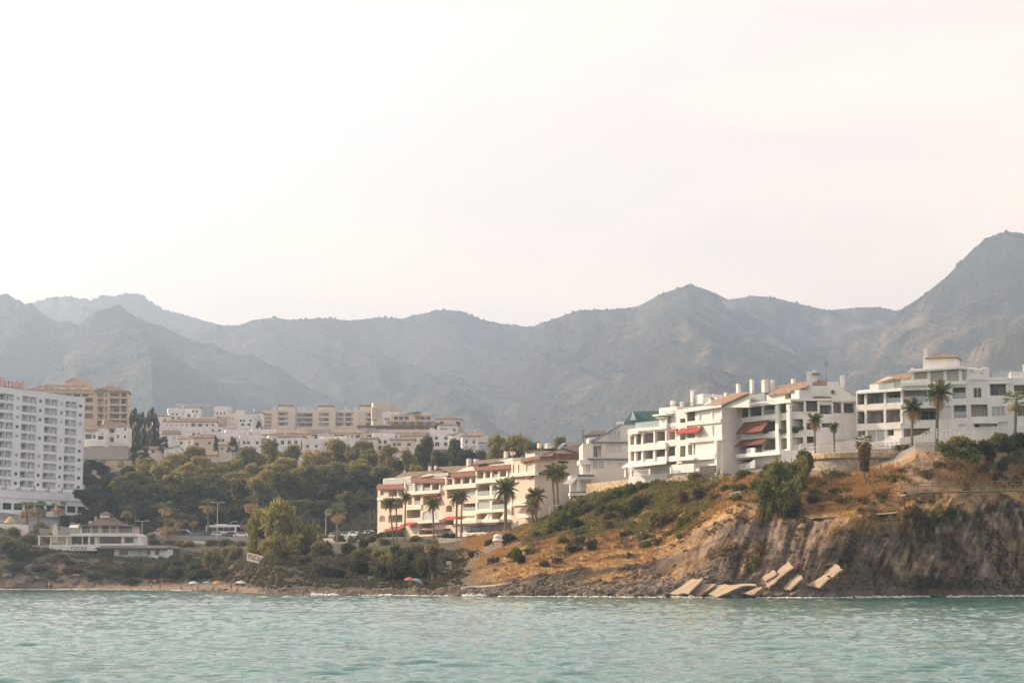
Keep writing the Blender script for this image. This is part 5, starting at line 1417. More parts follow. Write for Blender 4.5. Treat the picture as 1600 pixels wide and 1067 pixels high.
# ================================================================== white apartments at the right edge
def white_right():
    F = (1320, 540, 5.714)
    b = Bld('white_apartments', P(1338, 700, 318), 'large white apartment block with columned roof terrace at the right edge', 'building', F)
    p = Pan(b, 105, 850, 318, -38)
    G = {'rail': 'glass'}
    p.facade(105, 408, 507, 905, [(112, 430, 175, 530, 'b'), (195, 420, 347, 526, 'b', {'gm': GLASSL}), (368, 406, 498, 516, 'b', G), (112, 590, 176, 696, 'b'), (200, 580, 347, 692, 'b'), (372, 572, 496, 688, 'b'), (115, 758, 182, 805, 'w'), (205, 754, 278, 862, 'l', {'mull': 0}), (284, 752, 352, 862, 'l', {'mull': 0}), (380, 750, 437, 802, 'o')], WHITE, 12, rooms=SHADEROOM)
    p.slab('roof_slab', WHITE, [(98, 415, -0.9), (508, 388, -0.9), (508, 372, 3), (120, 398, 3)], 0.3)
    for x in (176, 348, 498): p.box('column', WHITE, x, 405, x + 18, 530, -0.25, 0.15); p.box('column', WHITE, x, 570, x + 18, 695, -0.25, 0.15)
    p.box('parapet', WHITE, 105, 516, 500, 570, -0.2, 0.05); p.box('parapet', WHITE, 105, 690, 500, 750, -0.2, 0.05)
    # attic with tiled roof
    p.box('attic', WHITE, 222, 345, 300, 398, 0.5, 6); p.prism('attic_gable', WHITE, [(225, 350), (385, 275), (500, 300), (500, 388), (300, 388)], 2.2, 7)
    p.slab('roof', TILE, [(222, 354, 1.0), (300, 345, 1.0), (440, 290, 1.5), (380, 268, 5)], 0.2); p.slab('roof', TILE, [(380, 268, 5), (440, 300, 1.5), (590, 292, 2), (588, 240, 6)], 0.2)
    p.window(*p.rect(430, 302, 505, 372, 2.15), 2.1, gm=GLASSL, name='glass_door'); p.railing(p.q(300, 380)[0], p.q(440, 380)[0], p.q(370, 392)[1], 0.0, 'glass', h=1.0)
    uE, _ = p.q(507, 600)
    p2 = Pan(b, 507, 850, 313, -20); p2.org = p.W(uE, 0, 0)
    p2.facade(505, 345, 1092, 870, [(520, 396, 735, 502, 'b', {'rail': 'glass', 'd': 2.4, 'door': (.4, .95)}), (745, 390, 875, 495, 'b', G), (890, 382, 945, 472, 's'), (962, 370, 1082, 470, 'b', {'rail': 'glass', 'gm': GLASSL}), (640, 556, 830, 662, 'b', {'door': (.1, .9)}), (840, 540, 945, 652, 's'), (972, 530, 1086, 642, 'b', {'rail': 'glass', 'gm': GLASSL}), (525, 737, 762, 852, 'o', {'d': 2.8}), (1015, 700, 1087, 737, 'd')], WHITE, 12, rooms=SHADEROOM)
    p2.box('terrace_slab', WHITE, 503, 322, 1088, 352, -0.5, 0.5)
    for x in (590, 735, 880, 1018): p2.box('column', WHITE, x, 200, x + 30, 330, -0.2, 0.3)
    p2.slab('terrace_roof', WHITE, [(560, 220, -0.9), (1020, 186, -0.9), (1225, 214, 1), (1225, 205, 6), (640, 210, 6)], 0.35)
    p2.facade(600, 215, 1090, 335, [], GREYW, 3, closed=False); 
    w_ = b.root.children[-1]; w_.location = Vector(p2.D * 4.5)
    for x0, x1, y in ((785, 860, 275), (915, 985, 265)): p2.window(*p2.rect(x0, y, x1, 330, 4.35), 4.3, gm=GLASSL, mull=2, name='glass_door')
    p2.box('terrace_wall', WHITE, 500, 300, 740, 345, -0.1, 0.2)
    p2.railing(p2.q(620, 330)[0], p2.q(1010, 330)[0], p2.q(820, 328)[1], 0.1, 'glass', h=0.9)
    p2.box('penthouse', WHITE, 697, 95, 1000, 205, 3, 7); p2.chimney(698, 24, 738, 120, 3.2, WHITE)
    roof_hip(p2, 728, 1002, 104, 2.6, 7.4, 0.9, TILE, over=0.2)
    uF, _ = p2.q(1092, 600)
    p3 = Pan(b, 1092, 850, 309, -8); p3.org = p2.W(uF, 0, 0)
    p3.facade(1088, 290, 1760, 880, [(1148, 375, 1222, 466, 'w', {'mull': 1}), (1297, 336, 1440, 444, 'b', {'d': 2.0}), (1510, 350, 1640, 407, 'd'), (1128, 524, 1275, 632, 'o', {'d': 2.0, 'gm': GLASSL}), (1310, 542, 1432, 632, 'l', {'mull': 2}), (1540, 540, 1640, 632, 'w'), (1158, 692, 1358, 742, 'o'), (1370, 678, 1452, 742, 's')], WHITE, 12, rooms=SHADEROOM)
    p3.box('balcony_hood', WHITE, 1280, 312, 1475, 340, -0.5, 0.1); p3.box('column', WHITE, 1440, 330, 1464, 445, -0.3, 0.1); p3.box('roof_band', WHITE, 1085, 283, 1475, 305, -0.2, 1)
    p3.prism('roof_wall', WHITE, [(1108, 290), (1125, 232), (1150, 228), (1235, 262), (1235, 290)], 0.3, 0.8); p3.chimney(1226, 194, 1290, 290, 1.5, WHITE)
    p3.railing(p3.q(1320, 280)[0], p3.q(1482, 280)[0], p3.q(1400, 282)[1], 0.3, 'glass', h=1.1); p3.box('roof_room', WHITE, 1482, 228, 1760, 288, 0.8, 5); p3.chimney(1590, 165, 1606, 240, 3, WHITE)
    p3.box('awning_cassette', FRAME, 1150, 684, 1365, 694, -1.2, 0.05); p3.box('down_pipe', FRAME, 1097, 300, 1103, 740, -0.1, -0.01)
    p3.window(*p3.rect(1200, 700, 1340, 742, 0.3), 0.2, gm=GLASSL)
white_right()

# ================================================================== restaurant over the left beach
def restaurant():
    G = (0, 720, 5.08)
    b = Bld('beach_restaurant', P(105, 860, 505), 'white beach restaurant with hipped tile roof, cupola and shaded terraces', 'restaurant', G)
    p = Pan(b, 390, 715, 502, 0)
    p.box('base_wall', WHITE, 390, 664, 800, 712, 0, 0.5); p.box('terrace_floor', CONC, 255, 668, 1340, 690, 0.6, 16)
    p.box('terrace_wall', WHITE, 255, 668, 392, 697, 1.0, 1.4)
    p.prism('ramp_wall', WHITE, [(735, 690), (740, 672), (800, 712), (735, 712)], -0.1, 0.0)
    # lettering on the base wall
    s = empty('wall_sign', p.W(0, 0, 0)); tag(s, 'grey lettering on the white base wall of the beach restaurant', 'sign')
    GL = mat('sign_grey', (0.20, 0.19, 0.19), 0.7)
    ls, wid = letters('YUCAS', 1.0, GL, s)
    u0, u1, z0, z1 = p.rect(560, 678, 690, 705); k = (u1 - u0) / wid
    for o_ in ls: o_.location = (u0 + o_.location.x * k, -0.05, z0); o_.scale = (k, 1, (z1 - z0) / 1.0)
    mb = MB(); mb.box(u0 - 0.2, u1 + 0.2, -0.016, -0.008, z0 - 0.2, z1 + 0.2); mb.build('sign_board', WHITE, s)
    # middle storey: glazed room behind white piers
    q_ = Pan(b, 555, 660, 506, 0)
    q_.facade(555, 598, 1115, 672, [(570, 602, 650, 660, 'o', {'d': 2.5}), (660, 602, 750, 660, 'o', {'d': 2.5}), (790, 602, 962, 655, 'd', {'d': .6, 'mull': 4}), (990, 605, 1060, 650, 'd', {'d': .6, 'mull': 1})], WHITE, 9, rooms=GREYW)
    q_.prism('deck_front', WHITE, [(555, 596), (560, 575), (1080, 575), (1115, 598)], -1.2, 9); q_.box('terrace_parapet', WHITE, 760, 655, 1140, 676, -2.2, -1.9)
    q_.prism('buttress', WHITE, [(1085, 660), (1095, 598), (1112, 598), (1140, 676), (1085, 676)], -1.3, -0.9)
    for x in (553, 700, 755, 968): q_.box('pier', WHITE, x, 598, x + 14, 672, -0.5, -0.05)
    u0 = q_.q(565, 545, -1)[0]; u1 = q_.q(1080, 545, -1)[0]; zd = q_.q(800, 575, -1)[1]
    q_.railing(u0, u1, zd, -0.9, 'white', h=1.1)
    # upper storey with hipped roof
    r = Pan(b, 620, 575, 509, 0)
    r.facade(640, 510, 1065, 580, [(650, 518, 720, 570, 'o'), (735, 516, 782, 570, 'd'), (812, 516, 862, 570, 'o'), (880, 516, 920, 570, 'd'), (940, 518, 1050, 570, 'o')], BEIGE, 8, rooms=GREYW)
    roof_hip(r, 640, 1068, 512, -1.0, 9, 0.5, SLATE, over=0.6, name='eave_roof'); roof_hip(r, 715, 955, 507, 0.2, 7.5, 2.9, SLATE, over=0.7)
    for x in (650, 730, 800, 865, 930, 1000, 1060): r.box('post', DFRAME, x, 514, x + 5, 575, -1.0, -0.9)
    r.box('cupola', WHITE, 793, 424, 868, 466, 2.5, 5.5); u0, u1, z0, z1 = r.rect(793, 424, 868, 466, 2.5); roof_hip(r, 0, 0, 0, 2.5, 5.5, 0.9, SLATE, over=0.3, metric=(u0, u1, z1))
    r.chimney(748, 440, 766, 480, 4, GREYW); r.chimney(705, 478, 730, 505, 2, WHITE)
    r.slab('canvas_canopy', WHITEC, [(545, 528, -1.5), (625, 528, -1.5), (635, 506, 0.5), (560, 506, 0.5)], 0.06)
    # dark-roofed glazed pavilion at lower right
    t = Pan(b, 900, 780, 498, -2)
    t.facade(900, 700, 1335, 786, [(945, 708, 1020, 745, 'd'), (1030, 708, 1098, 745, 'l'), (1104, 708, 1155, 745, 'l'), (1162, 708, 1195, 745, 'd'), (1230, 708, 1255, 745, 'd'), (905, 748, 1100, 768, 'l'), (1106, 748, 1200, 768, 'l')], WHITE2, 6)
    t.slab('dark_canopy', DFRAME, [(755, 690, -1.2), (1338, 690, -1.2), (1335, 676, 5), (800, 676, 5)], 0.35); t.box('dark_wall', DFRAME, 770, 690, 900, 745, -0.2, 4)
    for x in (900, 1100, 1258, 1330): t.box('post', FRAME if x > 1300 else DFRAME, x, 692, x + 6, 785, -1.1, -0.95)
    # pergola on the left terrace
    g_ = Pan(b, 300, 690, 503, 0)
    for x in (302, 398, 525): g_.box('pergola_post', WHITE, x, 595, x + 7, 690, 0, 0.25); g_.box('pergola_post', WHITE, x + 8, 600, x + 13, 690, 4, 4.2)
    g_.box('pergola_beam', WHITE, 296, 590, 560, 597, -0.2, 0.1); g_.slab('pergola_roof', WOOD, [(370, 600, 0), (560, 600, 0), (560, 588, 4), (370, 588, 4)], 0.1)
    g_.railing(g_.q(400, 660)[0], g_.q(530, 660)[0], g_.q(460, 668)[1], 0.3, 'white', h=1.0)
restaurant()

# ------------------------------------------------------------------ vegetation
def leafmat(name, c, t, var=0.35, rand=0.25, trans=0.45):
    return mat(name, c, 0.75, var=var, vscale=0.55, trans=trans, tcolor=None, rand=rand, spec=0.15)
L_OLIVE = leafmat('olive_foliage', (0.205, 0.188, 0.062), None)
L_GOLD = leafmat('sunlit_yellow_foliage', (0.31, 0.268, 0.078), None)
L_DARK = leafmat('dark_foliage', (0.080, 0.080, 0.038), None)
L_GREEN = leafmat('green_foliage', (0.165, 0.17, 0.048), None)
L_BROWN = leafmat('dry_brown_foliage', (0.22, 0.145, 0.075), None)
L_GREYG = leafmat('grey_scrub_foliage', (0.125, 0.105, 0.062), None)
L_PLUME = leafmat('pale_plumes', (0.42, 0.30, 0.19), None)
BARK = mat('bark', (0.16, 0.125, 0.095), 0.95, var=0.3, vscale=3, bump=0.05, bscale=5)
BARKP = mat('pale_bark', (0.30, 0.25, 0.20), 0.95, var=0.25, vscale=3)
PALMB = mat('palm_trunk', (0.21, 0.16, 0.115), 0.95, var=0.3, vscale=6, bump=0.06, bscale=9)
FROND = leafmat('palm_frond', (0.12, 0.135, 0.045), None, rand=0.15)
FRONDD = leafmat('dry_palm_frond', (0.36, 0.25, 0.13), None, rand=0.15)

def cards(pos, size, r, up=0.0, aspect=1.6):
    """Small leaf-spray quads with random tilt at every position."""
    n = len(pos)
    d = r.normal(size=(n, 3)); d[:, 2] += up; d /= np.linalg.norm(d, axis=1)[:, None]
    e = r.normal(size=(n, 3)); e -= d * (e * d).sum(1)[:, None]; e /= np.linalg.norm(e, axis=1)[:, None]
    a = d * (size * 0.5 * aspect)[:, None]; b = e * (size * 0.42)[:, None]
    co = np.stack([pos - a, pos + b * 0.9 - a * 0.1, pos + a, pos - b * 0.9 + a * 0.1], 1)
    q = np.arange(n * 4).reshape(n, 4)
    return co.reshape(-1, 3), q

def crown_mesh(name, seed, m, nclump, ncard, rad3, leaf, clump, shape='dome', z0=0.0):
    """Foliage: clumps of leaf sprays spread through an uneven crown volume (unit metres)."""
    r = np.random.default_rng(seed)
    C = []
    # a few big lobes give the outline its bays
    nl = max(4, nclump // 8)
    th = r.uniform(0, 2 * np.pi, nl) + np.arange(nl) * 2.4
    lob = np.stack([np.cos(th) * r.uniform(0.15, 0.62, nl), np.sin(th) * r.uniform(0.15, 0.62, nl), r.uniform(-0.55, 0.72, nl)], 1)
    for i in range(nclump):
        l = lob[r.integers(nl)]
        v = r.normal(size=3); v /= np.linalg.norm(v)
        p = l + v * r.uniform(0.25, 0.46)
        if shape == 'dome': p[2] = abs(p[2] + 0.35) * 0.82 - 0.3
        if shape == 'cone':
            p[2] = r.uniform(-1, 1); k = (1 - p[2]) / 2 * 0.8 + 0.12; a = r.uniform(0, 6.28); p[0], p[1] = np.cos(a) * k, np.sin(a) * k
        if shape == 'column':
            p[2] = r.uniform(-1, 1); k = 0.85 * (1 - max(0, p[2]) ** 2) ** .5 * r.uniform(.6, 1); a = r.uniform(0, 6.28); p[0], p[1] = np.cos(a) * k, np.sin(a) * k
        C.append(p)
    C = np.array(C) * np.array(rad3)
    pos = []
    for c in C:
        s = clump * r.uniform(0.65, 1.35)
        v = r.normal(size=(ncard, 3)); v /= np.linalg.norm(v, axis=1)[:, None]
        pos.append(c + v * (s * r.uniform(0.3, 1.0, ncard) ** 0.6)[:, None] * np.array([1, 1, 0.75]))
    pos = np.concatenate(pos)
    co, q = cards(pos, leaf * r.uniform(0.6, 1.4, len(pos)), r)
    co[:, 2] += z0
    return np_mesh(name, co, q, mats=[m])

def trunk_mesh(name, h, r0, seed, m, limbs=5, lean=0.06, split=0.45):
    r = random.Random(seed); mb = MB()
    lx, ly = r.uniform(-lean, lean) * h, r.uniform(-lean, lean) * h
    pts = [(0, 0, -0.4), (lx * .2, ly * .2, h * .25), (lx * .6, ly * .6, h * .5), (lx, ly, h * .8)]
    mb.tube(pts, [r0 * 1.25, r0, r0 * .75, r0 * .3], 7)
    for k in range(limbs):
        z = h * r.uniform(split * .8, .7); a = r.uniform(0, 6.28); L = h * r.uniform(.18, .32)
        b = (lx * z / h, ly * z / h, z)
        mb.tube([b, (b[0] + math.cos(a) * L * .5, b[1] + math.sin(a) * L * .5, z + L * .35), (b[0] + math.cos(a) * L, b[1] + math.sin(a) * L, z + L * .8)], [r0 * .45, r0 * .32, r0 * .12], 5)
    return mb.mesh(name, m)

# unit tree: 14 m high, crown about 11 m across
TREE_CROWN, TREE_TRUNK = {}, []
for key, m in (('olive', L_OLIVE), ('gold', L_GOLD), ('dark', L_DARK), ('green', L_GREEN), ('brown', L_GREYG)):
    TREE_CROWN[key] = [crown_mesh('crown', 40 + 7 * i + hash(key[0]) % 1, m, 60 + 6 * i, 70, (5.4, 5.4, 5.6), 0.72, 1.65, 'free', 8.2) for i in range(3)]
for i in range(4): TREE_TRUNK.append(trunk_mesh('trunk', 14, 0.36, i, BARK, 6))
BUSH = {}
for key, m in (('olive', L_OLIVE), ('gold', L_GOLD), ('dark', L_DARK), ('green', L_GREEN), ('brown', L_BROWN), ('grey', L_GREYG), ('plume', L_PLUME)):
    BUSH[key] = [crown_mesh('bush', 140 + 5 * i, m, 30, 62, (1.0, 1.0, 1.0), 0.115, 0.30, 'dome', 0.25) for i in range(3)]

TREES, BUSHES, PALMS = [], [], []
def tree(px, top, wpx, Y, tone='olive', name='broad_tree', base=None, low=0.2, domed=False):
    """Tree whose crown top is seen at (px, top) and is wpx wide, rooted on the ground at depth Y."""
    pt = P(px, top, Y); g = ground(pt.x, Y, 10.0) if base is None else base
    h = max(5.0, pt.z - g); w = wpx / FPX * Y
    r = empty(name, (pt.x, Y, g), random.uniform(0, 6.28))
    i = random.randrange(3)
    t = new_obj('trunk', TREE_TRUNK[random.randrange(4)], r); t.scale = (h / 14, h / 14, h / 14)
    c = new_obj('crown', TREE_CROWN[tone][i], r)
    sw = w / 11.6; sh = h / 14.4
    cz = h * (1 - low) / 12.2
    c.scale = (sw, sw, cz); c.location.z = h - 14.4 * cz
    if domed: c.data = BUSH[tone][i]; c.scale = (w / 2.15, w / 2.15, h / 1.13); c.location.z = -0.04 * h
    TREES.append((px, top, wpx, tone, name, r)); return r

def bush(px, py, wpx, hpx, tone='green', dY=0.0, name='bush', flat=1.0):
    """Shrub standing where the sight line through its foot meets the ground."""
    p = hit(px, py)
    if p is None: return
    s = p.y / FPX
    o = new_obj(name, BUSH[tone][random.randrange(3)])
    w, h = wpx * s / 2 * 0.92, hpx * s / 1.35
    o.location = (p.x, p.y + w * 0.35 + dY, p.z - 0.12 * h); o.scale = (w, w * flat, h); o.rotation_euler = (0, 0, random.uniform(0, 6.28))
    BUSHES.append((px, py, wpx, tone, name, o)); return o

# ---- palms
def frond_mesh(name, m, L, droop, w, leaflets=16, fan=False):
    mb = MB()
    if fan:        # fan leaf: stalk and a pleated half disc
        st = L * 0.5
        mb.quad((0, -.02, 0), (0, .02, 0), (st, .02, -.1 * droop), (st, -.02, -.1 * droop))
        n = 9
        for k in range(n):
            a0 = -1.35 + 2.7 * k / n; a1 = a0 + 2.7 / n * 0.8; am = (a0 + a1) / 2
            R = L * 0.5
            zc = -.1 * droop
            mb.quad((st, 0, zc), (st + R * .6 * math.cos(a0), R * .6 * math.sin(a0), zc + .03 * L - .12 * droop), (st + R * math.cos(am), R * math.sin(am), zc - .30 * droop), (st + R * .6 * math.cos(a1), R * .6 * math.sin(a1), zc + .03 * L - .12 * droop))
        return mb.mesh(name, m)
    pts = []
    for k in range(7):
        t = k / 6
        pts.append(Vector((L * t * (1 - 0.18 * droop * t), 0, L * (0.34 * t - droop * 0.62 * t * t))))
    mb.tube(pts, [.05, .045, .04, .03, .025, .02, .01], 4)
    for k in range(leaflets):
        t = 0.12 + 0.86 * k / leaflets
        f = t * 6; i = min(5, int(f)); p = pts[i].lerp(pts[i + 1], f - i); d = (pts[i + 1] - pts[i]).normalized()
        ll = w * math.sin(math.pi * min(1, t * 0.9 + 0.12)) + 0.1
        for sg in (-1, 1):
            tip = p + d * ll * 0.55 + Vector((0, sg * ll * 0.8, -0.30 * ll))
            q = p + d * (L / leaflets * 0.75)
            mb.quad(p, q, tip + d * 0.03, tip)
    return mb.mesh(name, m)
FEATHER = [frond_mesh('frond', FROND, 1.0, d, 0.26) for d in (0.35, 0.75, 1.15)]
FEATHERD = [frond_mesh('frond', FRONDD, 1.0, d, 0.22) for d in (1.0, 1.5)]
FAN = [frond_mesh('frond', FROND, 1.0, d, 0, fan=True) for d in (0.4, 0.9)]
FAND = [frond_mesh('frond', FRONDD, 1.0, d, 0, fan=True) for d in (0.9, 1.4)]

def palm_crown_joined(kind, seed, n=22, dry=0.3):
    """Crown of a distant palm as one mesh."""
    r = random.Random(seed); mb = MB(); mbd = MB()
    for k in range(n):
        a = k * 2.399; el = r.uniform(-0.9, 1.2)
        d = el < -0.9 + 2.1 * dry
        src = (FAND if d else FAN)[r.randrange(2)] if kind == 'fan' else (FEATHERD[r.randrange(2)] if d else FEATHER[r.randrange(3)])
        M = Matrix.Rotation(a, 4, 'Z') @ Matrix.Rotation(-el, 4, 'Y') @ Matrix.Scale(r.uniform(.8, 1.1), 4)
        t = mbd if d else mb; i = len(t.v)
        t.v += [tuple(M @ v.co) for v in src.vertices]; t.f += [tuple(i + j for j in p.vertices) for p in src.polygons]
    v = mb.v + mbd.v; f = mb.f + [tuple(len(mb.v) + j for j in q) for q in mbd.f]
    me = bpy.data.meshes.new('crown'); me.from_pydata(v, [], f); me.materials.append(FROND); me.materials.append(FRONDD)
    me.polygons.foreach_set('material_index', [0] * len(mb.f) + [1] * len(mbd.f)); me.update()
    return me
PCROWN = {('fan', 0): palm_crown_joined('fan', 1, 26, .55), ('fan', 1): palm_crown_joined('fan', 2, 26, .6), ('feather', 0): palm_crown_joined('feather', 3, 24, .25)}

def palm(px, base, top, wpx, Y=None, kind='feather', bx=None, detail=True, dry=0.2, skirt=0, r0=None, name='palm_tree'):
    """Palm: crown centre seen at (px, top), foot at (bx, base)."""
    bx = px if bx is None else bx
    if Y is None:
        f = hit(bx, base)
        if f is None: return
        foot = f
    else:
        foot = P(bx, base, Y); g = ground(foot.x, Y, foot.z)
        foot = Vector((foot.x, Y, min(foot.z, g) if abs(g - foot.z) < 4 else foot.z))
    c = P(px, top, foot.y) - foot
    s = foot.y / FPX
    R = wpx * s / 2 * random.Random(int(px * 3)).uniform(.95, 1.3)
    root = empty(name, foot)
    r0 = r0 or max(0.16, R * 0.085)
    mb = MB()
    n = 9; pts, rs = [], []
    for k in range(n):
        t = k / (n - 1); pts.append((c.x * t ** 1.3, c.y * t, -0.5 + (c.z + 0.5) * t)); rs.append(r0 * (1.25 - 0.35 * t + 0.10 * (k % 2)) * (1.25 if t > .85 and kind == 'feather' else 1))
    mb.tube(pts, rs, 8); mb.build('trunk', PALMB, root)
    rr = random.Random(int(px * 7 + top))
    if not detail:
        cr = new_obj('crown', PCROWN[(kind, rr.randrange(2) if kind == 'fan' else 0)], root); cr.location = c; cr.scale = (R, R, R); cr.rotation_euler = (0, 0, rr.uniform(0, 6))
    else:
        N = 30 if kind == 'fan' else 26
        for k in range(N):
            t = k / (N - 1); el = 1.25 - 2.0 * t ** 0.9
            d = t > 1 - dry
            src = (FAND if d else FAN)[rr.randrange(2)] if kind == 'fan' else (FEATHERD[rr.randrange(2)] if d else FEATHER[min(2, int(t * 3))])
            f = new_obj('frond', src, root); f.location = c
            f.rotation_euler = (0, -el * (0.8 if kind == 'feather' else 1), k * 2.399 + rr.uniform(-.2, .2)); sc = R * rr.uniform(.85, 1.1); f.scale = (sc, sc, sc * rr.uniform(.8, 1.35))
    if skirt:          # hanging dead leaves round the trunk
        rg = np.random.default_rng(int(px)); m_ = 420; zz = rg.uniform(0, 1, m_)
        a = rg.uniform(0, 6.28, m_); L = skirt * s
        k = (0.55 + 0.5 * zz) * R * 0.55
        pos = np.stack([c.x * .9 + np.cos(a) * k, np.sin(a) * k, c.z - L * (1 - zz)], 1)
        co, q = cards(pos, rg.uniform(.35, .75, m_) * R * .35, rg, up=-2.0, aspect=2.2)
        new_obj('dead_leaf_skirt', np_mesh('dead_leaf_skirt', co, q, mats=[L_GREYG if px < 1000 else L_BROWN]), root)
    PALMS.append((px, top, wpx, kind, name, root)); return root

# ---------------------------------------------------------------- the belt of trees behind the car park
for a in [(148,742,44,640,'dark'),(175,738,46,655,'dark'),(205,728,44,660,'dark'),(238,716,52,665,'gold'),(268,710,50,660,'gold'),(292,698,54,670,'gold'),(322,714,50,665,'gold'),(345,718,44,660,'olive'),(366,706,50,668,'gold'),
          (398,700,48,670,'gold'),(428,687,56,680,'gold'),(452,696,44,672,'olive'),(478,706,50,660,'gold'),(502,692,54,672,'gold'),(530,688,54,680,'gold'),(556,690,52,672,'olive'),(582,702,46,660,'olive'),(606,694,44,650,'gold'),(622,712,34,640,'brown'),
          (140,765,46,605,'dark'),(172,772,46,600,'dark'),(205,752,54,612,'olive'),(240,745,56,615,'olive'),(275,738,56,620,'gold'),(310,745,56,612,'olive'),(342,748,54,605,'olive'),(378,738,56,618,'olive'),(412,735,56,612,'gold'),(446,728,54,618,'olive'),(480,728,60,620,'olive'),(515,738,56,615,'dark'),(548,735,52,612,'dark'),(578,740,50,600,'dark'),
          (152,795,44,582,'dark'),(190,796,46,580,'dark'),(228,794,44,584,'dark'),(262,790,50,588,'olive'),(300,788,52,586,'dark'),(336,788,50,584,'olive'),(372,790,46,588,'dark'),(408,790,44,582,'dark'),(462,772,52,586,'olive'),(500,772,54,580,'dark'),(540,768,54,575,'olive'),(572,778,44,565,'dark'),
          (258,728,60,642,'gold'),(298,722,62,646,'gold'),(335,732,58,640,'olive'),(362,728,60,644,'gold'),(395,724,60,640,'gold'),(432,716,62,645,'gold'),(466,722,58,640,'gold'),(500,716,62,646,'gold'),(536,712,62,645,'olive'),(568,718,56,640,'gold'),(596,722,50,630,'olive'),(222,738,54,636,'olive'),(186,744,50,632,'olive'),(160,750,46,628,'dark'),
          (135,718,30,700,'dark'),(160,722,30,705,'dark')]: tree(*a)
# trees behind the cream terrace
for a in [(640,704,30,590,'gold'),(664,683,36,600,'green'),(690,692,34,585,'dark'),(708,688,34,595,'green'),(728,690,36,588,'dark'),(748,692,34,592,'green'),(778,678,44,600,'gold'),(806,668,50,610,'gold'),(834,680,36,596,'olive'),(874,674,24,615,'gold'),(652,716,30,575,'gold'),(620,728,34,585,'brown')]: tree(*a)
# the tall rounded tree in front of the car park
for a in [(440,772,92,418,'gold'),(412,786,70,424,'gold'),(466,784,76,421,'olive'),(434,806,84,410,'gold')]: tree(*a, name='round_tree', domed=True)
# a pair of dark cypress clumps and town conifers
CYP = crown_mesh('crown', 77, L_DARK, 46, 60, (1.0, 1.0, 1.0), 0.13, 0.26, 'column', 0.0)
CONE = crown_mesh('crown', 78, L_DARK, 40, 60, (1.0, 1.0, 1.0), 0.12, 0.22, 'cone', 0.0)
def conifer(px, top, base, wpx, Y, me, name):
    p = P(px, base, Y); h = (base - top) / FPX * Y; w = wpx / FPX * Y
    r = empty(name, p); mb = MB(); g = min(-0.5, ground(p.x, Y, p.z) - p.z); mb.tube([(0, 0, g), (0, 0, h * .7)], [.3, .12], 6); mb.build('trunk', BARK, r)
    c = new_obj('crown', me, r); c.location.z = h * .5; c.scale = (w / 2, w / 2, h / 2)
    TREES.append((px, top, wpx, 'dark', name, r))
for a in [(209,642,702,20,735,CYP),(221,648,704,18,742,CYP),(236,642,706,20,730,CYP),(243,655,704,14,738,CYP)]: conifer(*a, 'cypress_tree')
for a in [(337,680,714,10,745,CONE),(364,682,706,18,742,CONE),(404,658,676,12,990,CONE),(408,674,688,40,830,CYP),(388,676,688,24,835,CYP),(690,661,690,30,905,CYP),(255,684,706,18,720,CYP),(218,696,722,36,690,CYP)]: conifer(*a, 'town_conifer')

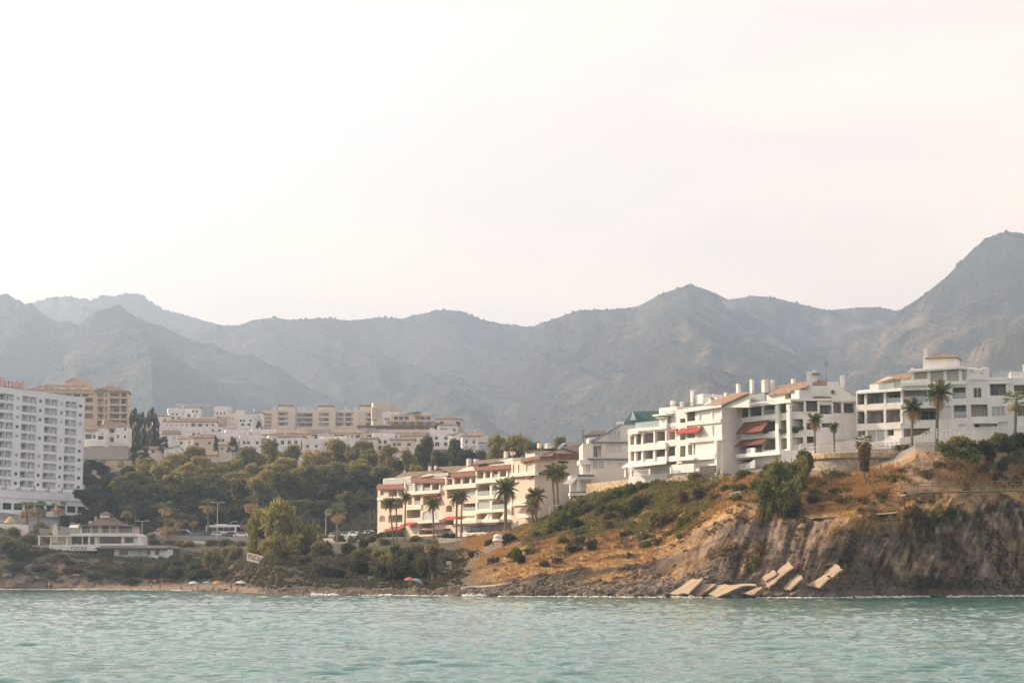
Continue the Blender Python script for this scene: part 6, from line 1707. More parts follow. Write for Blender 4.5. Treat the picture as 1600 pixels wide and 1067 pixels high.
# ---------------------------------------------------------------- shrubs on the slopes (photo foot point, size in photo pixels, tone)
for a in [(977,841,25,27,'dark'),(1036,820,58,50,'brown'),(1030,822,50,34,'olive'),(1069,822,34,27,'green'),(1012,840,26,17,'green'),(1032,850,25,19,'dark'),(1011,857,26,18,'green'),(983,872,13,14,'green'),(907,853,27,26,'dark'),(923,857,28,20,'dark'),
          (945,790,52,30,'green'),(966,783,48,30,'green'),(988,776,46,30,'green'),(1008,769,46,28,'green'),(1028,764,42,26,'green'),(1046,761,34,20,'green'),(1000,801,48,38,'dark'),(975,806,42,26,'grey'),(940,806,34,24,'dark'),(958,812,30,22,'grey'),
          (1145,757,30,27,'plume'),(1160,768,40,26,'dark'),(1176,768,46,32,'green'),(1192,752,40,28,'green'),(1165,750,40,24,'green'),(1205,742,40,26,'green'),(1135,772,36,22,'olive'),(1150,784,30,18,'olive'),(1210,760,44,34,'green'),(1275,776,40,24,'olive'),(1290,760,34,20,'green'),(1060,752,40,22,'green'),(1085,752,36,20,'olive'),(1052,782,40,26,'olive'),(1010,786,40,26,'green'),(1090,806,30,22,'olive'),(960,800,36,24,'green'),(990,820,26,18,'olive'),(950,826,30,18,'grey'),(1045,836,26,16,'green'),(1062,842,22,14,'olive'),(905,836,30,22,'olive'),(880,850,26,20,'olive'),(825,866,24,18,'olive'),(1000,844,22,16,'olive'),(1110,766,30,28,'brown'),(1120,780,32,20,'grey'),
          (1196,812,36,58,'olive'),(1216,806,46,80,'green'),(1236,796,52,82,'green'),(1252,752,48,46,'green'),(1226,770,44,52,'olive'),(1246,806,56,44,'dark'),(1270,790,36,28,'dark'),(1206,782,34,46,'green'),
          (1180,888,34,54,'olive'),(1186,872,24,30,'brown'),(1257,818,18,14,'green'),(1300,772,34,16,'dark'),(1322,770,28,16,'green'),(1342,800,24,14,'green'),(1390,802,30,14,'green'),
          (1488,716,36,32,'green'),(1512,714,46,36,'dark'),(1542,714,50,38,'dark'),(1572,712,50,38,'dark'),(1602,712,46,38,'dark'),(1482,712,44,36,'green'),(1504,708,60,40,'olive'),(1534,706,62,40,'green'),(1564,704,62,40,'olive'),(1594,703,62,40,'green'),(1520,716,60,34,'green'),(1580,714,60,34,'olive'),(1494,730,44,24,'brown'),(1530,732,50,24,'brown'),(1566,730,50,26,'grey'),(1596,730,44,26,'brown'),(1512,748,44,20,'brown'),(1556,750,46,20,'brown'),(1592,748,40,22,'brown'),(1450,744,30,20,'brown'),(1470,730,26,22,'brown'),(1412,738,30,16,'brown'),(1380,778,34,18,'brown'),(1350,786,34,16,'brown'),(1310,788,36,18,'brown'),(1420,782,34,22,'grey'),(1440,822,54,46,'brown'),(1464,828,54,50,'olive'),(1492,824,56,48,'green'),(1522,814,50,34,'olive'),(1548,804,42,24,'brown'),(1428,802,40,30,'brown'),(1478,846,36,30,'brown'),(1450,846,30,24,'brown'),
          (1386,752,32,22,'green'),(1406,750,32,20,'green'),(1418,700,24,14,'green'),(1404,706,28,16,'green'),(1446,690,30,14,'green'),
          (770,880,26,24,'dark'),(805,878,32,32,'green'),(812,882,26,24,'dark'),(796,850,36,24,'dark'),(765,852,20,16,'dark'),(838,842,22,19,'green'),(856,838,22,18,'green'),(868,832,32,34,'green'),(886,824,36,38,'green'),(902,812,36,38,'green'),(897,864,48,36,'dark'),(924,860,28,28,'dark'),(850,884,26,20,'grey'),(870,880,24,14,'brown'),
          (872,816,32,26,'green'),(892,802,36,28,'green'),(912,793,36,26,'green'),(932,785,34,22,'green'),(898,828,40,26,'dark'),(922,804,40,26,'grey'),(880,800,24,18,'dark'),
          (505,904,58,60,'grey'),(500,872,46,38,'olive'),(515,866,40,32,'dark'),(568,857,24,22,'dark'),(592,872,38,36,'olive'),(602,890,30,44,'gold'),(612,872,34,36,'green'),(640,868,58,38,'green'),(628,908,66,52,'dark'),(658,906,54,50,'dark'),(594,906,44,38,'dark'),(560,900,48,36,'dark'),(535,890,44,34,'dark'),(545,866,40,26,'grey'),(665,914,20,14,'brown'),(700,884,44,26,'dark'),(722,880,40,22,'dark'),(745,868,36,18,'dark'),(690,866,50,18,'dark'),(650,846,26,14,'green'),(700,842,24,16,'dark'),(708,844,18,16,'dark'),(740,842,26,14,'green'),(690,838,16,18,'dark'),(560,880,40,30,'olive'),(575,866,34,24,'green'),(525,905,44,26,'dark'),(682,900,40,26,'dark'),(712,900,30,16,'brown'),(640,884,44,34,'olive'),
          (480,852,30,28,'green'),(492,848,26,20,'gold'),(466,870,34,30,'dark'),(456,868,30,26,'green'),(440,872,26,18,'dark'),(478,884,34,22,'dark'),(500,892,34,22,'dark'),
          (305,892,44,36,'dark'),(330,888,44,42,'olive'),(350,874,44,34,'olive'),(372,872,42,30,'olive'),(322,904,60,26,'dark'),(355,900,50,26,'dark'),(246,902,48,30,'dark'),(270,906,46,30,'dark'),(290,880,36,30,'olive'),(275,884,36,26,'dark'),
          (14,852,42,24,'olive'),(40,846,46,28,'olive'),(62,834,36,26,'gold'),(26,872,52,28,'dark'),(56,868,42,26,'dark'),(72,846,30,22,'olive'),(180,898,46,24,'dark'),(206,902,46,26,'dark'),(230,898,46,30,'dark'),(256,894,42,30,'dark'),(202,914,50,16,'dark'),(150,888,40,16,'grey'),(104,880,30,10,'grey'),
          (100,822,34,26,'dark'),(120,816,30,22,'dark'),(140,820,34,26,'dark'),(60,806,26,18,'dark'),(178,818,22,18,'olive'),(275,842,20,12,'gold'),(235,842,26,14,'gold'),(420,846,30,12,'grey'),(280,852,30,14,'olive'),(300,854,34,16,'olive'),(330,852,30,14,'green'),(352,852,32,16,'olive'),(375,852,30,16,'olive'),(418,852,30,16,'green'),(505,846,34,16,'olive'),(530,846,30,16,'green'),(552,848,30,16,'olive'),(578,848,30,18,'olive'),(262,852,24,14,'olive'),(216,844,24,12,'olive'),(240,852,26,14,'dark'),(600,852,34,20,'green'),(20,836,36,18,'olive'),(5,860,40,24,'dark'),(90,872,34,14,'grey'),(60,890,44,18,'dark'),(20,892,44,18,'dark'),(110,894,40,16,'dark'),(140,904,40,16,'dark'),(80,906,36,12,'dark'),(548,842,16,18,'gold'),(560,838,24,18,'olive')]: bush(*a)
for a in [(1212,712,62,294,'green'),(1240,702,64,300,'green'),(1197,742,46,289,'green'),(1258,704,44,305,'green'),(1224,748,60,289,'gold')]: tree(*a, name='spreading_tree', domed=True)
# fallen, dry palm thicket on the cliff edge
for a in [(1070,792,30,46,'brown'),(1088,786,34,44,'grey'),(1100,776,26,34,'grey'),(1078,766,24,24,'brown')]: bush(*a, name='dry_palm_thicket')

# ---------------------------------------------------------------- palms
for px, b_, t, w, Y in [(42,836,797,26,545),(60,838,794,26,542),(92,832,794,22,548),(198,832,799,22,545),(258,836,795,24,538),(262,848,822,26,530),(281,838,811,20,538),(301,838,814,20,538),(325,838,790,20,540),(393,840,787,22,540),(386,842,820,18,538),(527,840,801,26,500)]:
    palm(px, b_, t - 2, w * 1.25, Y, 'fan', detail=False)
palm(608, 848, 788, 26, 432, 'feather', bx=615); palm(619, 840, 786, 18, 440, 'fan', bx=620); palm(634, 836, 777, 22, 436, 'feather', bx=632)
palm(676, 842, 788, 28, 426, 'feather', bx=678); palm(714, 842, 778, 26, 418, 'feather', bx=713); palm(722, 842, 776, 28, 416, 'feather', bx=720)
palm(790, 826, 766, 48, 392, 'feather', bx=790); palm(836, 818, 776, 40, 380, 'feather', bx=838, dry=.3); palm(831, 822, 791, 30, 378, 'feather', bx=833, dry=.9)
palm(862, 800, 738, 34, 386, 'feather', bx=867); palm(870, 800, 740, 34, 384, 'feather', bx=872)
palm(1466, 680, 616, 44, 305, 'feather', bx=1463, dry=.3); palm(1426, 676, 640, 46, 306, 'feather', bx=1424, dry=.3); palm(1588, 676, 626, 38, 302, 'fan', bx=1585, dry=.35)
palm(1273, 712, 658, 30, 312, 'feather', bx=1273, dry=.35); palm(1303, 694, 668, 22, 314, 'feather')
palm(1350, 752, 692, 32, None, 'fan', dry=.5, skirt=44); palm(676, 908, 852, 26, None, 'fan', dry=.6, skirt=40)
palm(652, 664, 648, 14, 960, 'fan', detail=False)

# slim trees with bare stems by the beach
for px, b_, t in ((642, 905, 848), (619, 900, 858)):
    f = hit(px, b_)
    if f is not None:
        h = P(px, t, f.y).z - f.z; r = empty('slim_tree', f); mb = MB(); mb.tube([(0, 0, -.3), (.1, 0, h * .5), (0, 0, h * .95)], [.14, .11, .05], 6); mb.build('trunk', BARKP, r)
        c = new_obj('crown', BUSH['grey'][0], r); c.location.z = h * .55; c.scale = (.95, .95, h * .34); TREES.append((px, t, 10, 'brown', 'slim_tree', r))

# ---------------------------------------------------------------- grass and ground cover over the slopes
def coast_sample(n, wfun, seed):
    """n random points on the coast, drawn with weights wfun(PX, T, X, Y, Z)."""
    r = np.random.default_rng(seed)
    nr, nc = COAST.shape[:2]
    c = COAST
    i0, j0 = np.meshgrid(np.arange(nr - 1), np.arange(nc - 1), indexing='ij')
    ar = np.linalg.norm(np.cross(c[1:, :-1] - c[:-1, :-1], c[:-1, 1:] - c[:-1, :-1]), axis=2)
    w = ar * np.clip(wfun(CPX[:-1, :-1], CT_ROW[:-1, :-1], c[:-1, :-1, 0], c[:-1, :-1, 1], c[:-1, :-1, 2]), 0, 1)
    pr = (w / w.sum()).ravel()
    k = r.choice(len(pr), n, p=pr); i, j = k // (nc - 1), k % (nc - 1)
    a, b = r.uniform(0, 1, (2, n, 1))
    return c[i, j] * (1 - a) * (1 - b) + c[i + 1, j] * a * (1 - b) + c[i, j + 1] * (1 - a) * b + c[i + 1, j + 1] * a * b

def blades(pos, h, r, nb=4, spread=0.35, lean=0.35):
    n = len(pos); P0 = np.repeat(pos, nb, 0); H = np.repeat(h, nb) * r.uniform(.6, 1.2, n * nb)
    a = r.uniform(0, 6.28, n * nb); off = np.stack([np.cos(a), np.sin(a), np.zeros_like(a)], 1)
    base = P0 + off * (r.uniform(0, spread, n * nb))[:, None] * H[:, None]
    tip = base + off * (H * r.uniform(.1, lean, n * nb))[:, None]; tip[:, 2] += H
    side = np.stack([-np.sin(a), np.cos(a), np.zeros_like(a)], 1) * (0.11 * H)[:, None]
    base[:, 2] -= 0.06
    co = np.stack([base - side, base + side, tip], 1).reshape(-1, 3)
    return co, np.arange(len(co)).reshape(-1, 3)

GRASSM = mat('dry_grass', (0.50, 0.29, 0.11), 0.9, color2=(0.36, 0.22, 0.10), vscale=0.35, var=0.25, trans=0.35, spec=0.1)
def gold_w(PX, T, X, Y, Z):
    n1 = fbm(X / 9, Y / 9 + Z / 5, 11.0, 3)
    slope = sm(705, 790, PX + 25 * n1) * (1 - sm(1010, 1130, PX)) * sm(2.1, 2.6, T) * (1 - sm(5.6, 6.0, T)) * np.clip(.75 - 1.6 * n1, .1, 1)
    upper = sm(1040, 1120, PX) * sm(3.75, 4.2, T) * (1 - sm(5.5, 5.95, T)) * np.clip(.9 - 1.2 * n1, .15, 1)
    cl = sm(1040, 1120, PX) * sm(2.4, 3.2, T) * (1 - sm(3.75, 4.2, T)) * np.clip(-n1 * 2.4 - .1, 0, .6)
    bare = sm(1398, 1420, PX) * (1 - sm(1455, 1480, PX)) * sm(4.6, 5.0, T)
    return (slope + upper + cl) * (1 - .95 * bare)
r_ = np.random.default_rng(31)
pts = coast_sample(34000, gold_w, 31)
co, f = blades(pts, r_.uniform(.30, .85, len(pts)) * (.6 + .6 * np.clip(fbm(pts[:, 0] / 5, pts[:, 1] / 5, 2., 2) + .5, 0, 1)), r_, 5)
tag(new_obj('dry_grass', np_mesh('dry_grass', co, tris=f, mats=[GRASSM])), 'golden dry grass on the cliff-top slopes', kind='stuff')

def cover(name, label, n, wf, seed, m, k, size, rad_):
    pts = coast_sample(n, wf, seed); r = np.random.default_rng(seed)
    sc = r.uniform(.5, 1.3, n)
    pos = np.repeat(pts, k, 0); v = r.normal(size=(len(pos), 3)); v /= np.linalg.norm(v, axis=1)[:, None]; v[:, 2] = np.abs(v[:, 2]) * .8
    pos = pos + v * (np.repeat(sc, k) * rad_ * r.uniform(.3, 1, len(pos)))[:, None]
    co, q = cards(pos, size * r.uniform(.6, 1.4, len(pos)), r)
    tag(new_obj(name, np_mesh(name, co, q, mats=[m])), label, kind='stuff')
def scrub_w(PX, T, X, Y, Z):
    n1 = fbm(X / 7, Y / 7, 4.0, 3)
    return (1 - sm(690, 745, PX)) * sm(2.1, 2.5, T) * (1 - sm(4.7, 5.0, T)) * np.clip(.55 + 1.6 * n1, .04, 1) * (1 - .8 * (1 - sm(410, 445, np.abs(PX - 0))) * (PX < 150) * sm(2, 2.2, T) * (1 - sm(3.1, 3.4, T)))
cover('slope_scrub', 'grey-green scrub over the shaded slopes by the beach', 5200, scrub_w, 51, L_GREYG, 18, .34, .8)
def green_w(PX, T, X, Y, Z):
    n1 = fbm(X / 6, Y / 6, 14.0, 3)
    return sm(790, 850, PX) * (1 - sm(1060, 1120, PX)) * sm(3.7, 4.4, T) * (1 - sm(5.8, 6.0, T)) * np.clip(.75 + 1.8 * n1, 0, 1) + sm(1360, 1380, PX) * sm(4.1, 4.5, T) * (1 - sm(5.6, 6, T)) * np.clip(n1 * 1.6 - .1, 0, .5) + .6 * sm(1090, 1130, PX) * (1 - sm(1360, 1380, PX)) * sm(3.8, 4.4, T) * (1 - sm(5.5, 6, T)) * np.clip(n1 * 2 - .1, 0, 1)
cover('green_scrub', 'low green scrub on the upper slopes below the apartments', 6200, green_w, 52, L_GREEN, 18, .32, .85)
def brown_w(PX, T, X, Y, Z):
    n1 = fbm(X / 5, Y / 5 + Z / 6, 24.0, 3)
    return sm(760, 830, PX) * sm(2.2, 2.8, T) * (1 - sm(5.0, 5.5, T)) * np.clip(n1 * 2.2 - .15, 0, 1)
cover('dry_scrub', 'brown dry scrub scattered on the cliffs and slopes', 1900, brown_w, 53, L_BROWN, 14, .26, .6)
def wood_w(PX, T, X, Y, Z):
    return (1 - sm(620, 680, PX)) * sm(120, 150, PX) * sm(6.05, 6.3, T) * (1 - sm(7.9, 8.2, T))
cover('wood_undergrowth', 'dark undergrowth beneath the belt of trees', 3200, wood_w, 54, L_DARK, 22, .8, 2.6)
def back_w(PX, T, X, Y, Z):
    n1 = fbm(X / 30, Y / 30, 24.0, 3)
    return sm(7.6, 8.2, T) * (1 - sm(10.9, 11.2, T)) * np.clip(.5 + 1.4 * n1, .05, 1) * (PX > -100) * (PX < 1000)
cover('hillside_scrub', 'scrub and garden greenery between the houses of the town', 2600, back_w, 55, L_OLIVE, 22, .8, 2.2)

# ------------------------------------------------------------------ walls, paths, road
def ribbon_wall(name, label, pts, m, thick=0.4, cat='wall', n=6, sub=1):
    """Wall through measured (px, top py, bottom py, Y) stations."""
    mb = MB(); W_ = []
    for i in range(len(pts) - 1):
        for k in range(n):
            t = k / n; W_.append([a + (b - a) * t for a, b in zip(pts[i], pts[i + 1])])
    W_.append(list(pts[-1]))
    o = P(pts[0][0], pts[0][2], pts[0][3])
    prev = None
    for px, ty, by, Y in W_:
        a, b = P(px, by, Y) - o, P(px, ty, Y) - o
        cur = (a + Vector((0, 0, -1.0)), b, b + Vector((0.0, thick, 0)), a + Vector((0, thick, -1.0)))
        if prev: mb.hexa([*prev], [*cur])
        prev = cur
    ob = fixn(mb.build(name, m)); ob.location = o
    return tag(ob, label, cat)
ribbon_wall('stone_wall', 'sunlit golden rubble wall under the gabled house and white apartments', [(916, 756, 776, 368), (950, 752, 774, 360), (1000, 746, 768, 350), (1050, 741, 762, 339)], STONE)
ribbon_wall('stone_wall', 'shaded grey rubble wall below the planter of the white apartments', [(1051, 741, 760, 338.5), (1090, 736, 754, 333), (1130, 733, 750, 328)], STONEG)
ribbon_wall('stone_wall', 'long rough stone wall below the garden of the cream terrace', [(684, 840, 860, 418), (720, 841, 862, 413), (762, 842, 862, 408)], STONEG, 0.8)
ribbon_wall('promenade_wall', 'white promenade wall at the left edge below the hotel', [(-40, 819, 832, 524), (0, 818, 830, 524), (44, 820, 831, 522)], WHITE, 0.4)
ribbon_wall('roadside_wall', 'low white wall beside the car park road', [(284, 844, 850, 524), (322, 845, 851, 524), (355, 845, 849, 524)], WHITE, 0.4)
ribbon_wall('ramp_wall', 'pale sloping ramp wall below the feather palms', [(806, 846, 858, 366), (818, 834, 850, 366), (832, 823, 842, 366)], WHITE2, 0.4)
ribbon_wall('garden_parapet', 'white garden parapet in front of the apartments with tall chimneys', [(1250, 693, 712, 317), (1280, 691, 712, 317), (1325, 688, 704, 318), (1341, 687, 704, 318)], WHITE, 0.3)
ribbon_wall('garden_parapet', 'white stepped parapet beside the small palm', [(1222, 704, 716, 318), (1250, 702, 716, 317), (1272, 704, 716, 315)], WHITE, 0.3)
ribbon_wall('terrace_kerb', 'grey stone kerb of the terrace below the right-hand apartments', [(1362, 702, 712, 310), (1400, 700, 708, 309), (1422, 692, 700, 308)], STONEG, 0.5)

def foundations():
    """Plinth walls that carry the white buildings down into the slope."""
    for name, label, pts in (('plinth_wall', 'white plinth wall under the left white apartments', [(983, 744, 756, 349), (1040, 738, 752, 341), (1124, 728, 745, 330)]),
                             ('plinth_wall', 'pale plinth wall under the apartments with brown awnings', [(1150, 726, 742, 331.5), (1190, 718, 738, 326.5), (1232, 706, 728, 321.5), (1300, 698, 716, 319)]),
                             ('plinth_wall', 'white plinth wall under the right-edge apartments', [(1338, 694, 706, 317.5), (1406, 684, 700, 312.5), (1510, 668, 690, 309), (1640, 662, 690, 307)])):
        ribbon_wall(name, label, pts, WHITE, 1.0)
foundations()

def rotunda():
    c = P(1334, 745, 312); g = c.z - 1.5
    r = empty('stone_terrace', (c.x, c.y, g)); tag(r, 'round stone-faced terrace with railing at the cliff edge', 'terrace')
    top = P(1300, 706, 305).z - g; mid_ = P(1300, 716, 305).z - g
    R = c.x - P(1262, 720, 310).x
    mb = MB(); mb.lathe([(R * .97, -2), (R * .97, mid_), (R * .6, mid_)], 48); mb.build('drum', STONEG, r)
    mb = MB(); mb.lathe([(R * 1.015, mid_ + .01), (R * 1.03, mid_ + .15), (R * 1.03, top - .1), (R * 1.0, top), (R * .5, top)], 48); mb.build('coping', STONE, r)
    mb = MB()
    for k in range(40):
        a = math.pi + math.pi * k / 39
        x, y = R * .95 * math.cos(a), R * .95 * math.sin(a)
        mb.box(x - .03, x + .03, y - .03, y + .03, top, top + 1.05)
    for zz in (.5, 1.05): mb.tube([(R * .95 * math.cos(math.pi + math.pi * k / 40), R * .95 * math.sin(math.pi + math.pi * k / 40), top + zz) for k in range(41)], .03, 5)
    mb.build('railing', STEEL, r)
rotunda()

ASPH = mat('asphalt', (0.055, 0.052, 0.05), 0.9, var=0.15, vscale=0.5)
def road():
    st = [(-60, 548), (60, 545), (160, 542), (260, 540), (340, 538), (420, 534), (480, 526), (540, 512), (590, 490)]
    pts = []
    for px, Y in st:
        pts.append(((px - 800) / FPX * Y, Y))
    N = 60; xs = np.interp(np.linspace(0, len(st) - 1, N), range(len(st)), [p[0] for p in pts]); ys = np.interp(np.linspace(0, len(st) - 1, N), range(len(st)), [p[1] for p in pts])
    zs = np.array([max(ground(x, y), ground(x, y + 8)) for x, y in zip(xs, ys)])
    zs = np.convolve(np.pad(zs, 4, mode='edge'), np.ones(9) / 9, 'valid') + 0.12
    mb = MB(); kb = MB()
    for i in range(N - 1):
        a, b = (xs[i], ys[i], zs[i]), (xs[i + 1], ys[i + 1], zs[i + 1])
        mb.hexa([(a[0], a[1] - 4, a[2] - 2.5), (b[0], b[1] - 4, b[2] - 2.5), (b[0], b[1] + 9, b[2] - 2.5), (a[0], a[1] + 9, a[2] - 2.5)], [(a[0], a[1] - 4, a[2]), (b[0], b[1] - 4, b[2]), (b[0], b[1] + 9, b[2]), (a[0], a[1] + 9, a[2])])
        kb.hexa([(a[0], a[1] - 5.5, a[2] - 3), (b[0], b[1] - 5.5, b[2] - 3), (b[0], b[1] - 4, b[2] - 3), (a[0], a[1] - 4, a[2] - 3)], [(a[0], a[1] - 5.5, a[2] + .13), (b[0], b[1] - 5.5, b[2] + .13), (b[0], b[1] - 4, b[2] + .13), (a[0], a[1] - 4, a[2] + .13)])
    tag(mb.build('road', ASPH), 'asphalt coast road and parking strip', kind='structure'); tag(kb.build('pavement', CONC), 'pale pavement with kerb along the coast road', kind='structure')
    return lambda x: (float(np.interp(x, xs, ys)), float(np.interp(x, xs, zs)))
ROAD = road()

# ------------------------------------------------------------------ vehicles
TYRE = mat('tyre', (0.02, 0.02, 0.02), 0.9); CHROME = mat('wheel_rim', (0.4, 0.4, 0.4), 0.35, metallic=0.8)
LAMPW = mat('headlight', (0.7, 0.7, 0.68), 0.2); LAMPR = mat('tail_light', (0.35, 0.02, 0.02), 0.3)
def wheel(parent, x, y, r=.32):
    mb = MB(); n = 14
    for s, (ra, w) in enumerate(((r, .11), (r, -.11))): pass
    a = [(x + r * math.cos(t), y - .11, r + r * math.sin(t)) for t in np.linspace(0, 2 * math.pi, n, endpoint=False)]
    b = [(q[0], y + .11, q[2]) for q in a]; mb.hexa(a, b); t = fixn(mb.build('wheel', TYRE, parent))
    mb = MB(); rr = r * .6; s = -1 if y < 0 else 1
    a = [(x + rr * math.cos(t_), y + s * .111, r + rr * math.sin(t_)) for t_ in np.linspace(0, 2 * math.pi, n, endpoint=False)]; b = [(q[0], y + s * .13, q[2]) for q in a]
    mb.hexa(a, b); fixn(mb.build('rim', CHROME, t))
def loft(mb, prof, w0, w1):
    """Side outline (x,z) pulled across the width, narrowing towards the top."""
    zmin, zmax = min(p[1] for p in prof), max(p[1] for p in prof)
    f = lambda z: w0 + (w1 - w0) * max(0, (z - zmin) / (zmax - zmin)) ** 2
    mb.hexa([(x, -f(z), z) for x, z in prof], [(x, f(z), z) for x, z in prof])
def make_car(name, label, paint, x, y, z, rz, van=False, group='cars parked along the coast road'):
    r = empty(name, (x, y, z), rz); tag(r, label, 'van' if van else 'car', group)
    L = 2.35 if van else 2.1
    pf = [(-L, .35), (-L, .95), (-L + .15, 1.75), (-L + .5, 1.95), (L - 1.6, 1.95), (L - .75, 1.2), (L - .05, .95), (L, .4), (L - .2, .28), (-L + .2, .28)] if van else \
         [(-L, .4), (-L, .78), (-L + .12, .92), (-L + .55, 1.38), (-L + .95, 1.48), (L - 2.0, 1.48), (L - 1.2, .98), (L - .15, .82), (L, .6), (L, .38), (L - .2, .28), (-L + .2, .28)]
    mb = MB(); loft(mb, pf, .86, .66); body = fixn(mb.build('body', paint, r))
    mb = MB()
    gl = [(-L + .35, 1.15), (-L + .5, 1.75), (L - 1.62, 1.78), (L - 1.05, 1.2)] if van else [(-L + .62, .98), (-L + .85, 1.36), (-L + 1.02, 1.41), (L - 2.02, 1.41), (L - 1.38, .99)]
    k = .80 if van else .79
    mb.hexa([(x_, -k, z_) for x_, z_ in gl], [(x_, k, z_) for x_, z_ in gl]); fixn(mb.build('side_window', GLASS, r))
    for wx in (-L + .72, L - .78):
        for wy in (-.78, .78): wheel(r, wx, wy)
    for sy in (-.6, .6):
        mb = MB(); mb.box(L - .06, L + .02, sy - .18, sy + .18, .6, .75); mb.build('headlight', LAMPW, r); mb = MB(); mb.box(-L - .02, -L + .06, sy - .16, sy + .16, .68, .88); mb.build('tail_light', LAMPR, r)
PW = mat('white_paint', (0.75, 0.75, 0.75), 0.3, spec=0.5); PS = mat('silver_paint', (0.45, 0.46, 0.48), 0.3, metallic=.4); PD = mat('dark_paint', (0.045, 0.05, 0.06), 0.3, spec=0.5); PG = mat('grey_paint', (0.16, 0.17, 0.18), 0.3, metallic=.3); PR = mat('red_paint', (0.30, 0.04, 0.03), 0.3)
for px, dY, paint, van, label in [(378, -2.2, PW, 0, 'white hatchback right of the bus by the roadside'), (410, -2.2, PW, 1, 'white people carrier parked left of the rounded tree'), (424, -2.4, PS, 0, 'silver car half behind the rounded tree'),
        (344, -2.4, PS, 0, 'silver car parked in front of the bus'), (327, -2.4, PD, 0, 'dark saloon in front of the left end of the bus'), (310, -2.4, PG, 0, 'grey car left of the dark saloon'), (294, -2.4, PD, 0, 'dark car below two small fan palms'), (277, -2.4, PD, 0, 'dark car beside the low white wall end'),
        (290, 4.0, PW, 1, 'white van behind the parked cars left of the bus'), (268, 3.0, PW, 0, 'white car under the twin fan palms'), (360, -2.4, PD, 0, 'dark car before the right end of the bus'), (248, 1.0, PS, 0, 'silver car near the restaurant entrance'), (476, -1.5, PD, 0, 'dark car right of the rounded tree'), (490, 4.0, PW, 1, 'white van glimpsed right of the rounded tree'),
        (524, 3.0, PG, 1, 'grey van behind the lone roadside palm'), (529, -2.0, PW, 0, 'white car parked before the grey van'), (547, -1.0, PS, 0, 'silver car right of the lone roadside palm'), (560, 0.5, PW, 0, 'white car nearest the cream terrace in the lower row'), (574, 4.0, PG, 0, 'grey car at the left foot of the cream terrace'), (583, 6.5, PS, 0, 'silver car tucked against the cream terrace')]:
    Yr, zr = ROAD((px - 800) / FPX * 535)
    x = (px - 800) / FPX * (Yr + dY); Yr, zr = ROAD(x)
    make_car('parked_van' if van else 'parked_car', label, paint, x, Yr + dY, zr, random.choice([rad(8), rad(188), rad(-6)]) if px < 540 else rad(-30), van)

def bus():
    x = (350 - 800) / FPX * 540; Y, z = ROAD(x)
    r = empty('coach', (x, Y + 3.2, z), rad(-22)); tag(r, 'white touring coach with dark windows on the coast road', 'bus')
    L, W_, H = 4.9, 1.25, 3.5
    mb = MB(); pf = [(-L, .35), (-L, 3.2), (-L + .3, H), (L - .4, H), (L - .05, 3.0), (L, 1.6), (L, .35)]; loft(mb, pf, W_, W_ - .12); fixn(mb.build('body', PW, r))
    for sy in (-1, 1):
        for k in range(5):
            x0 = -L + .45 + k * 1.78; mb = MB(); y = sy * (W_ - .02); mb.box(x0, x0 + 1.68, min(y, y + sy * .03), max(y, y + sy * .03), 1.75, 2.85); mb.build('side_window', GLASS, r)
    mb = MB(); mb.box(L - .02, L + .03, -1.05, 1.05, 1.5, 2.9); mb.build('windscreen', GLASS, r)
    mb = MB(); mb.box(-L - .02, -L + .02, -1.0, 1.0, 2.0, 2.9); mb.build('rear_window', GLASS, r)
    for wx in (-L + 1.6, -L + 2.7, L - 1.9):
        for wy in (-1.12, 1.12): wheel(r, wx, wy, .48)
    mb = MB(); mb.box(-2.2, 1.2, -.8, .8, H + .001, H + .2); mb.build('roof_unit', PW, r)
    YM = mat('yellow_decal', (0.6, 0.36, 0.04), 0.4); BM = mat('blue_decal', (0.08, 0.13, 0.3), 0.4)
    mb = MB(); mb.box(-3.3, -2.6, -W_ - .012, -W_ + .05, .75, 1.5); mb.build('yellow_emblem', YM, r)
    for k in range(4): mb = MB(); mb.box(-1.9 + k * .45, -1.6 + k * .45, -W_ - .012, -W_ + .05, 1.0, 1.35); mb.build('blue_mark', BM, r)
    for k in range(3): mb = MB(); mb.box(1.3 + k * .6, 1.6 + k * .6, -W_ - .012, -W_ + .05, .8, 1.5); mb.build('yellow_mark', YM, r)
    for sy in (-.85, .85): mb = MB(); mb.box(L - .02, L + .03, sy - .2, sy + .2, .75, 1.0); mb.build('headlight', LAMPW, r); mb = MB(); mb.box(-L - .03, -L + .02, sy - .15, sy + .15, .9, 1.5); mb.build('tail_light', LAMPR, r)
bus()

# ------------------------------------------------------------------ lamp posts, poles, signs
def lamp(px, top, base, Y, arms, label, name='street_lamp'):
    f = P(px, base, Y); g = ground(f.x, Y, f.z); z = min(g, f.z + 2)
    h = P(px, top, Y).z - z
    r = empty(name, (f.x, Y, z)); tag(r, label, 'lamp post' if name == 'street_lamp' else 'pole')
    mb = MB(); mb.tube([(0, 0, -.3), (0, 0, h)], [.12, .07], 8); mb.build('post', STEEL if name == 'street_lamp' else WOOD, r)
    for s in arms:
        mb = MB(); mb.tube([(0, 0, h - .15), (s * .6, 0, h + .1), (s * 1.3, 0, h + .12)], .05, 5); mb.build('arm', STEEL, r)
        mb = MB(); mb.box(min(s * 1.0, s * 1.9), max(s * 1.0, s * 1.9), -.16, .16, h + .02, h + .2); mb.build('lamp_head', STEEL, r)
lamp(339, 785, 840, 532, [-1, 1], 'tallest double-armed lamp post in front of the coach'); lamp(397, 801, 840, 532, [-1, 1], 'double-armed lamp post beside the tall fan palm'); lamp(222, 814, 830, 532, [-1, 1], 'short white double lamp beside the restaurant roof')
